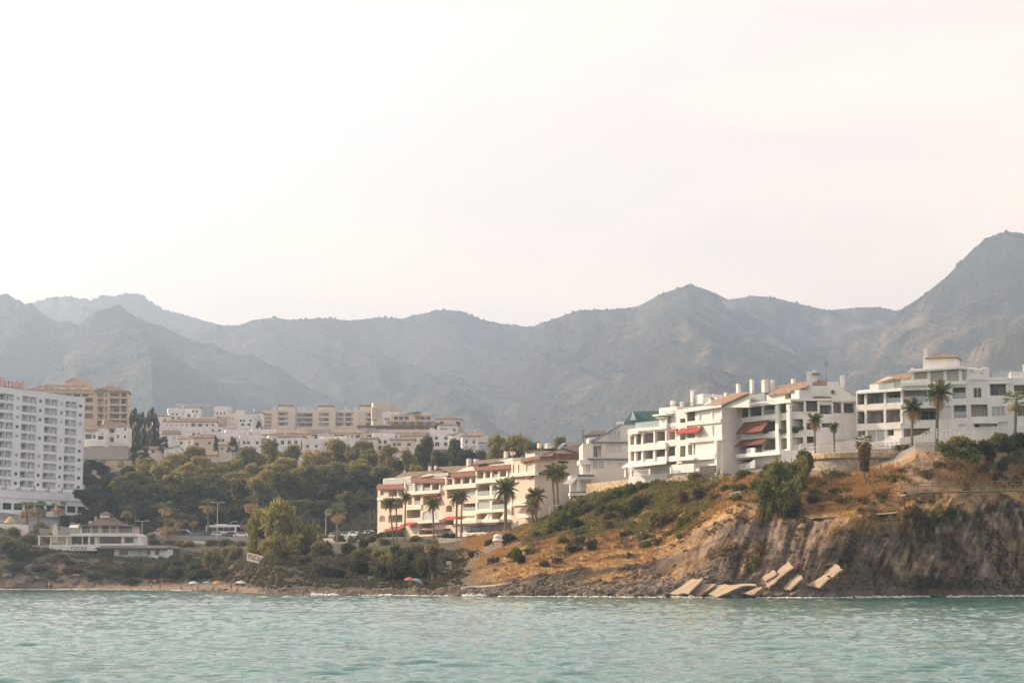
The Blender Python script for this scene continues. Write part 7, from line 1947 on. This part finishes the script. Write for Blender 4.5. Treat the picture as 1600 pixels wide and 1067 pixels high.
lamp(509, 797, 835, 528, [1], 'single-armed lamp post left of the lone roadside palm'); lamp(859, 790, 812, 372, [1], 'short lamp post beside the dry feather palm'); lamp(360, 815, 838, 545, [1], 'small lamp post just behind the coach')
lamp(211, 794, 822, 545, [], 'bare utility pole right of the restaurant palm', 'utility_pole'); lamp(578, 794, 815, 520, [], 'utility pole left of the cream terrace', 'utility_pole'); lamp(482, 804, 838, 540, [], 'thin bare pole behind the rounded tree', 'utility_pole'); lamp(263, 840, 866, 502, [], 'pole at the right end of the dark-roofed pavilion', 'utility_pole')

def signs():
    f = hit(701, 896); r = empty('notice_board', f); tag(r, 'small wooden notice board on a post by the beach path', 'sign')
    h = P(701, 877, f.y).z - f.z
    mb = MB(); mb.box(-.07, .07, -.07, .07, -.4, h); mb.build('post', WOOD, r); mb = MB(); mb.box(-.42, .42, -.12, -.071, h - .55, h + .1); mb.build('board', BLIND, r)
    # banner on the slope: tilted white board with big letters
    o = P(389, 876, 402); r = empty('banner_sign', (o.x, o.y, o.z)); tag(r, 'tilted white banner with large letters on the slope by the rounded tree', 'sign')
    ex = P(411, 882, 399) - o; a = math.atan2(ex.y, ex.x); sl = math.atan2(ex.z, math.hypot(ex.x, ex.y))
    r.rotation_euler = (0, -sl, a); Lb = ex.length * 1.35
    mb = MB(); mb.box(-.9, Lb - 1.0, 0.02, .1, 0, 1.7); mb.build('board', GREYW, r)  # white board greyed: its shade is put into the colour
    for k in range(4): mb = MB(); mb.box(-1.0 + k * (Lb - .4) / 3.4, -.9 + k * (Lb - .4) / 3.4, .1, .2, -3, 1.6); mb.build('post', WOOD, r)
    ls, wid = letters('YUCAS', 0.95, mat('banner_brown', (0.22, 0.12, 0.08), 0.7), r)
    k = (Lb - 1.2) / wid
    for o_ in ls: o_.location = (-.6 + o_.location.x * k, -.02, .5); o_.scale = (k, 1, 1)
signs()

def rail_fence(name, label, pts, h, m, rails=(0.5, 0.95), n=4, base=None):
    """Post and rail fence through measured (px,py) foot points."""
    W_ = [P(*p) if len(p) == 3 else hit(*p) for p in pts]
    W_ = [w for w in W_ if w is not None]
    if len(W_) < 2: return
    r = empty(name, W_[0]); tag(r, label, 'fence'); o = W_[0]
    for i in range(len(W_) - 1):
        for k in range(n + (1 if i == len(W_) - 2 else 0)):
            p = W_[i].lerp(W_[i + 1], k / n) - o; mb = MB(); mb.box(p.x - .07, p.x + .07, p.y - .07, p.y + .07, p.z - .5, p.z + h); mb.build('post', m, r)
        for t in rails:
            a, b = W_[i] - o, W_[i + 1] - o; mb = MB(); mb.tube([a + Vector((0, -.1, h * t)), b + Vector((0, -.1, h * t))], .055, 5); mb.build('rail', m, r)
rail_fence('cliff_fence', 'dark post and rail fence along the cliff-top path at right', [(1434, 766, 282), (1480, 765, 282), (1527, 764, 282.5), (1574, 763, 283), (1625, 762, 283)], 1.15, WOOD, n=2)
rail_fence('path_fence', 'short white broken fence on the cliff edge beside the pampas plume', [(1141, 781, 297), (1157, 779, 296)], 1.1, BLIND, n=2)
rail_fence('path_fence', 'grey rail fence above the golden slope near the gate pier', [(815, 852), (835, 846), (858, 842), (876, 838)], 0.9, WOOD, n=2)
rail_fence('path_fence', 'weathered rail fence climbing the path between dark shrubs', [(930, 832), (960, 826), (990, 818), (1008, 812)], 0.9, WOOD, n=2)
rail_fence('stair_fence', 'pale rail fence running down the left edge of the golden slope', [(742, 872), (757, 866), (768, 858)], 0.9, BLIND, n=2)
rail_fence('hilltop_rail', 'thin rail fence on the bare earth top below the right-hand palms', [(1440, 688, 299), (1456, 680, 300), (1480, 679, 300), (1500, 679, 300)], 1.0, STEEL, n=3)
rail_fence('terrace_rail', 'white rail of the terrace beside the skirted fan palm', [(1366, 702, 310.2), (1394, 701, 309.6), (1420, 699, 309)], 1.0, STEEL, n=4)

def gate_pier():
    f = hit(778, 858); h = P(778, 834, f.y).z - f.z
    r = empty('gate_pier', f); tag(r, 'cream gate pier with domed white cap above the golden slope', 'pier')
    mb = MB(); mb.box(-.7, .7, -.5, .5, -1, h * .55); mb.build('shaft', CREAM, r); mb = MB(); mb.box(-2.2, 2.0, -.3, .6, -1.5, h * .2); mb.build('base', CREAM, r)
    mb = MB(); mb.lathe([(.95, h * .55), (.95, h * .62), (.7, h * .68), (.8, h * .85), (.55, h * .97), (.1, h)], 14); mb.build('cap', WHITE, r)
gate_pier()

EARTHC = mat('worn_path', (0.34, 0.265, 0.19), 0.95, var=0.2, vscale=0.8, bump=0.04)
def path_ledge():
    mb = MB(); st = [(1414, 772, 279.5), (1440, 768, 279), (1500, 766.5, 278.5), (1560, 765, 279), (1640, 763, 279.5)]
    for a, b in zip(st[:-1], st[1:]):
        p, q = P(*a), P(*b); mb.hexa([p + Vector((0, 0, -.16)), q + Vector((0, 0, -.16)), q + Vector((0, 3.2, -.16)), p + Vector((0, 3.2, -.16))], [p, q, q + Vector((0, 3.2, .03)), p + Vector((0, 3.2, .03))])
    tag(mb.build('cliff_path', EARTHC), 'undercut concrete cliff-top path at right', kind='structure')
    mb = MB(); st = [(1270, 808, 282.5), (1320, 806, 281.5), (1370, 802, 280), (1402, 799, 277.5)]
    for a, b in zip(st[:-1], st[1:]):
        p, q = P(*a), P(*b); mb.hexa([p + Vector((0, 0, -.2)), q + Vector((0, 0, -.2)), q + Vector((0, 2.2, -.2)), p + Vector((0, 2.2, -.2))], [p, q, q + Vector((0, 2.2, .05)), p + Vector((0, 2.2, .05))])
    tag(mb.build('broken_path', EARTHC), 'broken remains of the old path on the cliff break', kind='structure')
path_ledge()

# ------------------------------------------------------------------ fallen concrete slabs and boulders
SLAB = mat('pale_slab', (0.48, 0.36, 0.24), 0.9, color2=(0.33, 0.245, 0.17), var=0.25, vscale=0.5, bump=0.08, bscale=2)
def fallen_slabs():
    z1 = lambda x, y: (1150 + x / 4.104, 680 + y / 4.104); z2 = lambda x, y: (900 + x / 4.85, 720 + y / 4.85)
    S = [(z1, [(258, 880), (333, 805), (372, 843), (282, 910)], 'upper of two fallen slabs stacked against the cliff foot'), (z1, [(177, 945), (250, 890), (285, 905), (205, 978)], 'lower fallen slab leaning under the stacked pair'),
         (z1, [(170, 910), (235, 862), (262, 885), (190, 935)], 'broken stepped slab piece left of the stacked pair'), (z1, [(303, 975), (400, 882), (428, 915), (345, 987)], 'single fallen slab between the stacked pair and the long one'), (z1, [(558, 882), (635, 822), (688, 858), (612, 912)], 'top piece of the long right-hand fallen slab'),
         (z1, [(452, 958), (570, 888), (607, 912), (535, 974)], 'lower piece of the long right-hand fallen slab'), (z2, [(708, 1003), (880, 890), (962, 890), (850, 1003)], 'large tilted slab at the left end of the fall'), (z2, [(855, 1012), (962, 932), (1062, 930), (930, 1016)], 'second tilted slab overlapping the left one'),
         (z2, [(950, 975), (1130, 932), (1252, 952), (1062, 1032)], 'broad flat slab lying at the water edge'), (z2, [(1125, 938), (1362, 932), (1368, 945), (1190, 952)], 'thin dark-edged slab behind the broad flat one'), (z2, [(1240, 1008), (1402, 950), (1416, 957), (1330, 1016)], 'narrow slab right of the broad flat one')]
    for f, pts, lab in S:
        pp = [f(*p) for p in pts]; yb = max(p[1] for p in pp)
        n0 = Vector((-.58, -.36, .73)).normalized(); cm = Vector((0, 0, CAMZ))
        low = max(pp, key=lambda q: q[1]); p0 = hit(*low) or P(*low, 272)
        for sh in range(60):                     # lean on the slope: first position that clears the ground
            b0 = p0 + Vector((0, -.25 * sh, 0)); w = []
            for x, y in pp: r_ = ray(x, y); w.append(cm + r_ * ((b0 - cm).dot(n0) / r_.dot(n0)))
            if all((hit(x, y) is None) or q.y < hit(x, y).y - .25 for (x, y), q in zip(pp, w)): break
        n = (w[1] - w[0]).cross(w[3] - w[0]).normalized()
        if n.y > 0: n = -n
        o = (w[0] + w[2]) / 2; mb = MB()
        edge = []
        for i in range(4):                       # chipped outline
            a, b = w[i], w[(i + 1) % 4]
            for t in (0, .3, .55, .8): edge.append(a.lerp(b, t) + (b - a).cross(n).normalized() * random.uniform(-.22, .22) * (t > 0))
        mb.hexa([p - o for p in edge], [p - o - n * .24 for p in edge])
        ob = fixn(mb.build('fallen_slab', SLAB)); ob.location = o; tag(ob, 'pale concrete ' + lab, 'slab', 'fallen slabs at the cliff foot')
fallen_slabs()

ROCKM = mat('shore_rock', (0.105, 0.085, 0.068), 0.9, color2=(0.20, 0.16, 0.125), vscale=1.2, bump=0.12, bscale=2.5, var=0.25, rand=0.2)
def rock_mesh(seed):
    r = np.random.default_rng(seed); bm = bmesh.new(); bmesh.ops.create_icosphere(bm, subdivisions=2, radius=1.0)
    for v in bm.verts: c = np.array(v.co); k = 1 + .55 * float(perlin(*(c * 1.3 + seed))) + .3 * float(perlin(*(c * 3.1 + seed))); v.co = Vector(c * k * np.array([1.25, .9, .62]))
    me = bpy.data.meshes.new('boulder'); bm.to_mesh(me); bm.free(); me.materials.append(ROCKM); return me
ROCKS = [rock_mesh(i * 3 + 1) for i in range(6)]
BOULD = []
rr = random.Random(5)
for px, py, w in [(432,926,16),(446,924,20),(462,926,18),(420,928,10),(472,929,12),(265,922,7),(300,923,8),(316,923,8),(345,924,14),(352,922,10),(330,925,8),(505,929,10),(540,931,14),(560,930,12),(590,930,14),(615,931,12),(640,931,12),(655,930,10),(690,930,10),(720,930,12),(745,929,12),(770,930,14),(795,929,18),(812,926,14),(828,930,14),(845,928,18),(862,926,16),(880,930,20),(895,924,18),(908,928,20),(925,930,24),(940,922,20),(956,926,22),(970,931,20),(985,924,18),(1000,928,18),(1016,931,16),(1030,924,16),(1044,929,18),(1052,918,14),(935,908,14),(960,912,16),(915,914,14),(890,910,12),(985,910,14),(1008,914,14),
                  (1068,931,14),(1086,933,14),(1112,934,18),(1132,932,18),(1150,934,20),(1168,931,20),(1186,932,24),(1206,930,26),(1226,932,28),(1246,929,26),(1268,931,26),(1290,932,28),(1310,931,20),(1212,918,22),(1236,920,20),(1262,918,18),(1340,930,12),(1372,926,10),(1405,926,16),(1440,928,10),(1475,927,10),(1510,924,10),(1545,926,14),(1562,924,12),(1580,926,16),(1596,923,14),(1560,908,10),(1030,898,14),(1012,902,12),(996,898,10),(1048,905,12),(30,912,14),(60,905,16),(95,908,14),(120,900,18),(75,915,12),(10,900,16),(862,905,12),(838,900,10),(812,902,10),(905,886,12),(880,880,10)]:
    p = hit(px, min(py, 934))
    if p is None: continue
    s = p.y / FPX * w / 2.1
    o = new_obj('boulder', ROCKS[rr.randrange(6)]); o.location = (p.x, p.y + s * .4, p.z + s * .05); o.scale = (s, s * .9, s * rr.uniform(.7, 1.1)); o.rotation_euler = (rr.uniform(-.3, .3), rr.uniform(-.3, .3), rr.uniform(0, 6.28)); BOULD.append((px, py, w, 'rock', 'boulder', o))

def rubble():
    def w(PX, T, X, Y, Z):
        n = fbm(X / 5, Y / 5, 3.3, 3)
        return sm(.85, 1.0, T) * (1 - sm(1.9, 2.25, T)) * sm(395, 440, PX) * np.clip(.5 + 1.5 * n, .05, 1) + sm(2.0, 2.1, T) * (1 - sm(2.15, 2.7, T)) * sm(790, 850, PX) * (1 - sm(1080, 1150, PX)) * np.clip(.2 + 2 * n, 0, .5)
    pts = coast_sample(9000, w, 61); r = np.random.default_rng(61)
    co, f = scatter_blobs(pts, r.uniform(.06, .26, len(pts)) ** 1.0 * (1 + (r.uniform(0, 1, len(pts)) > .93) * 1.2), 62, .65)
    tag(new_obj('shore_rubble', np_mesh('shore_rubble', co, tris=f, mats=[mat('rubble', (0.10, 0.08, 0.062), 0.95, color2=(0.24, 0.19, 0.145), vscale=.9, var=.3)])), 'loose shingle and stones along the water line', kind='stuff')
    # foam along the water edge
    r = np.random.default_rng(63); pos, sz = [], []
    for px0, px1, n, dy in ((488, 528, 200, 1.1), (596, 612, 60, 1), (724, 758, 130, 1.4), (1335, 1450, 260, .8), (1480, 1620, 360, 1.0), (1050, 1120, 160, .8), (262, 300, 70, .8), (560, 700, 120, .5), (0, 250, 200, .5), (1180, 1330, 120, .4), (780, 1040, 200, .5)):
        for _ in range(n):
            px = r.uniform(px0, px1); wl_ = np.interp(px, [c[0] for c in COLS], [c[1] for c in COLS]); Y = waterY(wl_) - abs(r.normal(0, 1.0)) - .2
            pos.append(((px - 800) / FPX / 1.007 * Y, Y, .06 + abs(r.normal(0, .10)) * dy)); sz.append(r.uniform(.12, .34))
    co, f = scatter_blobs(np.array(pos), np.array(sz), 64, .35)
    tag(new_obj('surf_foam', np_mesh('surf_foam', co, tris=f, mats=[mat('foam', (0.82, 0.80, 0.77), 0.9)])), 'white surf breaking along the shore', kind='stuff')
rubble()

def driftwood():
    pts = [hit(px, py) for px, py in ((721, 922), (735, 919), (752, 919), (775, 917), (790, 915), (800, 912))]
    pts = [p for p in pts if p is not None]
    o = pts[0]; mb = MB(); mb.tube([p - o + Vector((0, -.1, .25)) for p in pts], [.22, .2, .17, .15, .12, .06], 7); mb.tube([pts[1] - o + Vector((0, -.1, .25)), pts[1] - o + Vector((-.4, -.3, 1.0))], [.1, .04], 5)
    ob = mb.build('driftwood', mat('bleached_wood', (0.55, 0.50, 0.43), .9, var=.15), None); ob.location = o; tag(ob, 'long bleached driftwood trunk on the shingle', 'driftwood')
driftwood()

# ------------------------------------------------------------------ beach umbrellas and bathers
UM = {'white': WHITEC, 'orange': mat('orange_canvas', (0.72, 0.38, 0.08), .8, trans=.3), 'blue': mat('blue_canvas', (0.30, 0.48, 0.55), .8, trans=.3), 'coral': mat('coral_canvas', (0.70, 0.24, 0.12), .8, trans=.3)}
for px, py, top, col, tilt, lab in [(302, 922, 912, 'white', .05, 'white beach umbrella leftmost on the sand'), (323, 922, 912, 'blue', .2, 'pale blue beach umbrella left of the orange one'), (340, 922, 911, 'orange', -.1, 'orange beach umbrella on the sand below the slope'), (376, 923, 911, 'white', .1, 'white beach umbrella beside the rocky point'), (639, 921, 909, 'coral', .05, 'red and orange beach umbrella near the skirted palm'), (646, 922, 911, 'blue', .45, 'tilted pale blue umbrella next to the red one')]:
    f = hit(px, py)
    if f is None: continue
    h = max(2.0, P(px, top, f.y).z - f.z); R = 1.25 if px < 500 else .95
    if px > 500: h = min(h, 2.3)
    r = empty('beach_umbrella', f); tag(r, lab, 'umbrella', 'beach umbrellas'); mb = MB(); mb.tube([(0, 0, -.3), (0, 0, h)], .03, 6); p_ = mb.build('pole', STEEL, r)
    mb = MB(); mb.lathe([(R, h - .5), (R * .75, h - .28), (R * .4, h - .08), (.03, h + .02)], 16); c = mb.build('canopy', UM[col], r); r.rotation_euler = (0, tilt, 0)

SKIN = mat('skin', (0.42, 0.24, 0.16), .7); CLOTH = [mat('dark_cloth', (.05, .05, .07), .8), mat('red_cloth', (.4, .08, .06), .8), mat('pale_cloth', (.6, .58, .55), .8), mat('blue_cloth', (.08, .13, .3), .8)]
HAIR = mat('dark_hair', (.03, .02, .015), .8)
def person(px, py, lab, pose='stand', cl=0):
    f = hit(px, py)
    if f is None: return
    r = empty('person', f, random.uniform(-1, 1)); tag(r, lab, 'person', 'bathers on the beach')
    sit = pose == 'sit'; hip = .32 if sit else .88
    V = [(0, 0, hip), (0, 0, hip + .25), (0, 0, hip + .48), (0, 0, hip + .58), (0, 0.01, hip + .72)]; E = [(0, 1), (1, 2), (2, 3), (3, 4)]; Rd = [.15, .13, .15, .06, .105]
    def chain(start, pts, rs):
        a = start
        for p, q in zip(pts, rs): V.append(p); Rd.append(q); E.append((a, len(V) - 1)); a = len(V) - 1
    for s in (-1, 1):
        if sit: chain(0, [(s * .1, -.1, hip), (s * .14, -.42, hip + .16), (s * .14, -.72, .06), (s * .14, -.85, .05)], [.1, .075, .05, .04])
        else: chain(0, [(s * .1, 0, hip - .08), (s * .12, -.02, hip * .52), (s * .12, .02, .08), (s * .12, -.14, .03)], [.1, .07, .05, .04])
        chain(2, [(s * .2, 0, hip + .46), (s * .27, .0, hip + .18), (s * .26, -.12, hip - .06), (s * .26, -.15, hip - .15)], [.065, .05, .04, .035])
    me = bpy.data.meshes.new('body'); me.from_pydata(V, E, []); ob = new_obj('body', me, r)
    md = ob.modifiers.new('skin', 'SKIN'); 
    for i, q in enumerate(Rd): me.skin_vertices[0].data[i].radius = (q, q * .85)
    me.skin_vertices[0].data[0].use_root = True
    sb = ob.modifiers.new('sub', 'SUBSURF'); sb.levels = sb.render_levels = 1
    me.materials.append(SKIN)
    mb = MB(); mb.lathe([(.165, hip - .16), (.175, hip), (.155, hip + .1)], 12); mb.build('swimwear', CLOTH[cl], r)
    mb = MB(); mb.lathe([(.1, hip + .74), (.118, hip + .79), (.08, hip + .86), (.02, hip + .875)], 10, (0, .025, 0)); mb.build('hair', HAIR, r)
for a in [(236, 920, 'bather standing alone on the sand left of the umbrellas', 'stand', 0), (250, 921, 'bather standing on the wet sand below the steep scrub', 'stand', 3), (283, 921, 'seated bather left of the leftmost white umbrella', 'sit', 1), (309, 923, 'bather standing right of the leftmost white umbrella', 'stand', 1), (333, 923, 'seated bather beneath the orange umbrella', 'sit', 2), (361, 923, 'bather standing between the orange and right white umbrellas', 'stand', 3), (371, 924, 'seated bather beside the right white umbrella', 'sit', 0), (76, 919, 'bather standing below the restaurant rocks', 'stand', 2), (647, 924, 'seated bather under the tilted blue umbrella', 'sit', 2)]: person(*a)

# straw parasol and white screen near the promenade
f = P(16, 822, 535); g = ground(f.x, f.y, f.z); r = empty('straw_parasol', (f.x, f.y, g)); tag(r, 'straw beach parasol behind the white promenade wall', 'parasol')
h = P(16, 806, 535).z - g; mb = MB(); mb.tube([(0, 0, -.2), (0, 0, h)], .07, 6); mb.build('pole', WOOD, r); mb = MB(); mb.lathe([(1.9, h - 1.9), (1.0, h - .8), (.25, h - .05), (.02, h)], 14); mb.build('thatch', mat('straw', (.50, .36, .20), .95, var=.25, vscale=4, bump=.05), r)
f = P(86, 834, 525); g = ground(f.x, f.y, f.z); r = empty('canvas_screen', (f.x, f.y, min(g, f.z))); tag(r, 'white rounded canvas screen left of the restaurant', 'screen')
mb = MB(); zt = P(86, 818, 525).z - min(g, f.z); pl = [(-.6, 0), (.6, 0), (.75, zt * .4), (.6, zt * .8), (.1, zt), (-.5, zt * .9), (-.7, zt * .5)]; mb.hexa([(x, 0, z) for x, z in pl], [(x, .08, z) for x, z in pl]); fixn(mb.build('canvas', WHITEC, r)); mb = MB(); mb.tube([(-.85, .1, -.2), (-.85, .1, zt)], .06, 6); mb.build('post', STEEL, r)

# ------------------------------------------------------------------ every plant and boulder gets a label that says which one it is
ONES = ['', 'first', 'second', 'third', 'fourth', 'fifth', 'sixth', 'seventh', 'eighth', 'ninth', 'tenth', 'eleventh', 'twelfth', 'thirteenth', 'fourteenth', 'fifteenth', 'sixteenth', 'seventeenth', 'eighteenth', 'nineteenth']
TENS = {2: ('twentieth', 'twenty'), 3: ('thirtieth', 'thirty'), 4: ('fortieth', 'forty'), 5: ('fiftieth', 'fifty'), 6: ('sixtieth', 'sixty'), 7: ('seventieth', 'seventy'), 8: ('eightieth', 'eighty'), 9: ('ninetieth', 'ninety')}
def ordw(n):
    return ONES[n] if n < 20 else (TENS[n // 10][0] if n % 10 == 0 else TENS[n // 10][1] + '-' + ONES[n % 10])
TONE = {'olive': 'olive-green', 'gold': 'sunlit yellow-green', 'dark': 'dark green', 'green': 'fresh green', 'brown': 'dry brown', 'grey': 'grey-brown', 'plume': 'pale plumed', 'rock': 'brown'}
def label_all(items, zones, noun, cat, group):
    """Items sorted into places, then counted from the left within place and look."""
    seen = {}
    for it in sorted(items, key=lambda t: (t[0], t[1])):
        px, py, w, tone, name, o = it
        z = next(lab for test, lab in zones if test(px, py, w))
        key = (z, tone, name); seen.setdefault(key, []).append(o)
    for (z, tone, name), obs in seen.items():
        nn = noun if name in ('bush', 'broad_tree', 'boulder', 'palm_tree') else name.replace('_', ' ')
        for i, o in enumerate(obs):
            pre = '' if len(obs) == 1 else ordw(i + 1) + ' '
            tag(o, f"{pre}{TONE.get(tone, tone)} {nn} {'from the left ' if len(obs) > 1 else ''}{z}", cat, group)
label_all(TREES, [(lambda x, y, w: y < 665, 'on the town ridge'), (lambda x, y, w: 395 < x < 470 and y > 755 and w > 25 and y < 800, 'among the trees nearest the car park'), (lambda x, y, w: x < 625 and y > 768, 'in the lowest row behind the coast road'), (lambda x, y, w: x < 630 and y > 733, 'in the middle row of the wood'), (lambda x, y, w: x < 630, 'along the top of the wood'), (lambda x, y, w: y > 820, 'by the beach'), (lambda x, y, w: x > 1100, 'on the cliff edge by the round terrace'), (lambda x, y, w: True, 'behind the cream terrace')], 'tree', 'tree', 'trees of the coast and town')
label_all(BUSHES, [(lambda x, y, w: x < 290, 'on the slope by the restaurant'), (lambda x, y, w: x < 430, 'on the shaded slope above the umbrellas'), (lambda x, y, w: x < 735, 'in the gully below the cream terrace'), (lambda x, y, w: x < 935 and y > 830, 'on the golden slope'), (lambda x, y, w: x < 1060 and y < 812, 'under the rubble wall'), (lambda x, y, w: x < 1100, 'on the mid slope above the slabs'), (lambda x, y, w: x < 1290, 'around the gully below the round terrace'), (lambda x, y, w: y < 755, 'below the right-edge apartments'), (lambda x, y, w: True, 'on the right-hand cliff')], 'bush', 'bush', 'shrubs on the coastal slopes')
PT = {'fan': 'fan-leaved', 'feather': 'feather-leaved'}
TONE.update({'fan': 'fan', 'feather': 'feather'})
label_all(PALMS, [(lambda x, y, w: y < 655 and x < 800, 'among the houses of the town'), (lambda x, y, w: x < 560, 'along the coast road'), (lambda x, y, w: x < 660 and y < 830, 'before the left half of the cream terrace'), (lambda x, y, w: x < 760 and y < 830, 'before the middle of the cream terrace'), (lambda x, y, w: x < 900 and y < 830, 'before the right end of the cream terrace'), (lambda x, y, w: y > 830, 'with dead-leaf skirt beside the beach'), (lambda x, y, w: x < 1320, 'before the apartments with tall chimneys'), (lambda x, y, w: y > 680, 'with thick dead-leaf skirt on the cliff edge'), (lambda x, y, w: True, 'before the right-edge apartments')], 'palm', 'palm', 'palms along the coast')
label_all(BOULD, [(lambda x, y, w: x < 200, 'on the shore under the restaurant'), (lambda x, y, w: x < 400, 'at the edge of the sandy beach'), (lambda x, y, w: x < 480, 'off the rocky point'), (lambda x, y, w: x < 790, 'along the shingle shore'), (lambda x, y, w: x < 1060 and y > 917, 'along the rocky shore below the golden slope'), (lambda x, y, w: x < 1060, 'strewn above the rocky shore'), (lambda x, y, w: x < 1330, 'around the fallen slabs'), (lambda x, y, w: True, 'on the shore under the right-hand cliff')], 'boulder', 'rock', 'boulders along the shore')

for o in scene.objects:
    if o.parent is None and 'category' in o.keys() and 'kind' not in o.keys(): o['kind'] = 'thing'
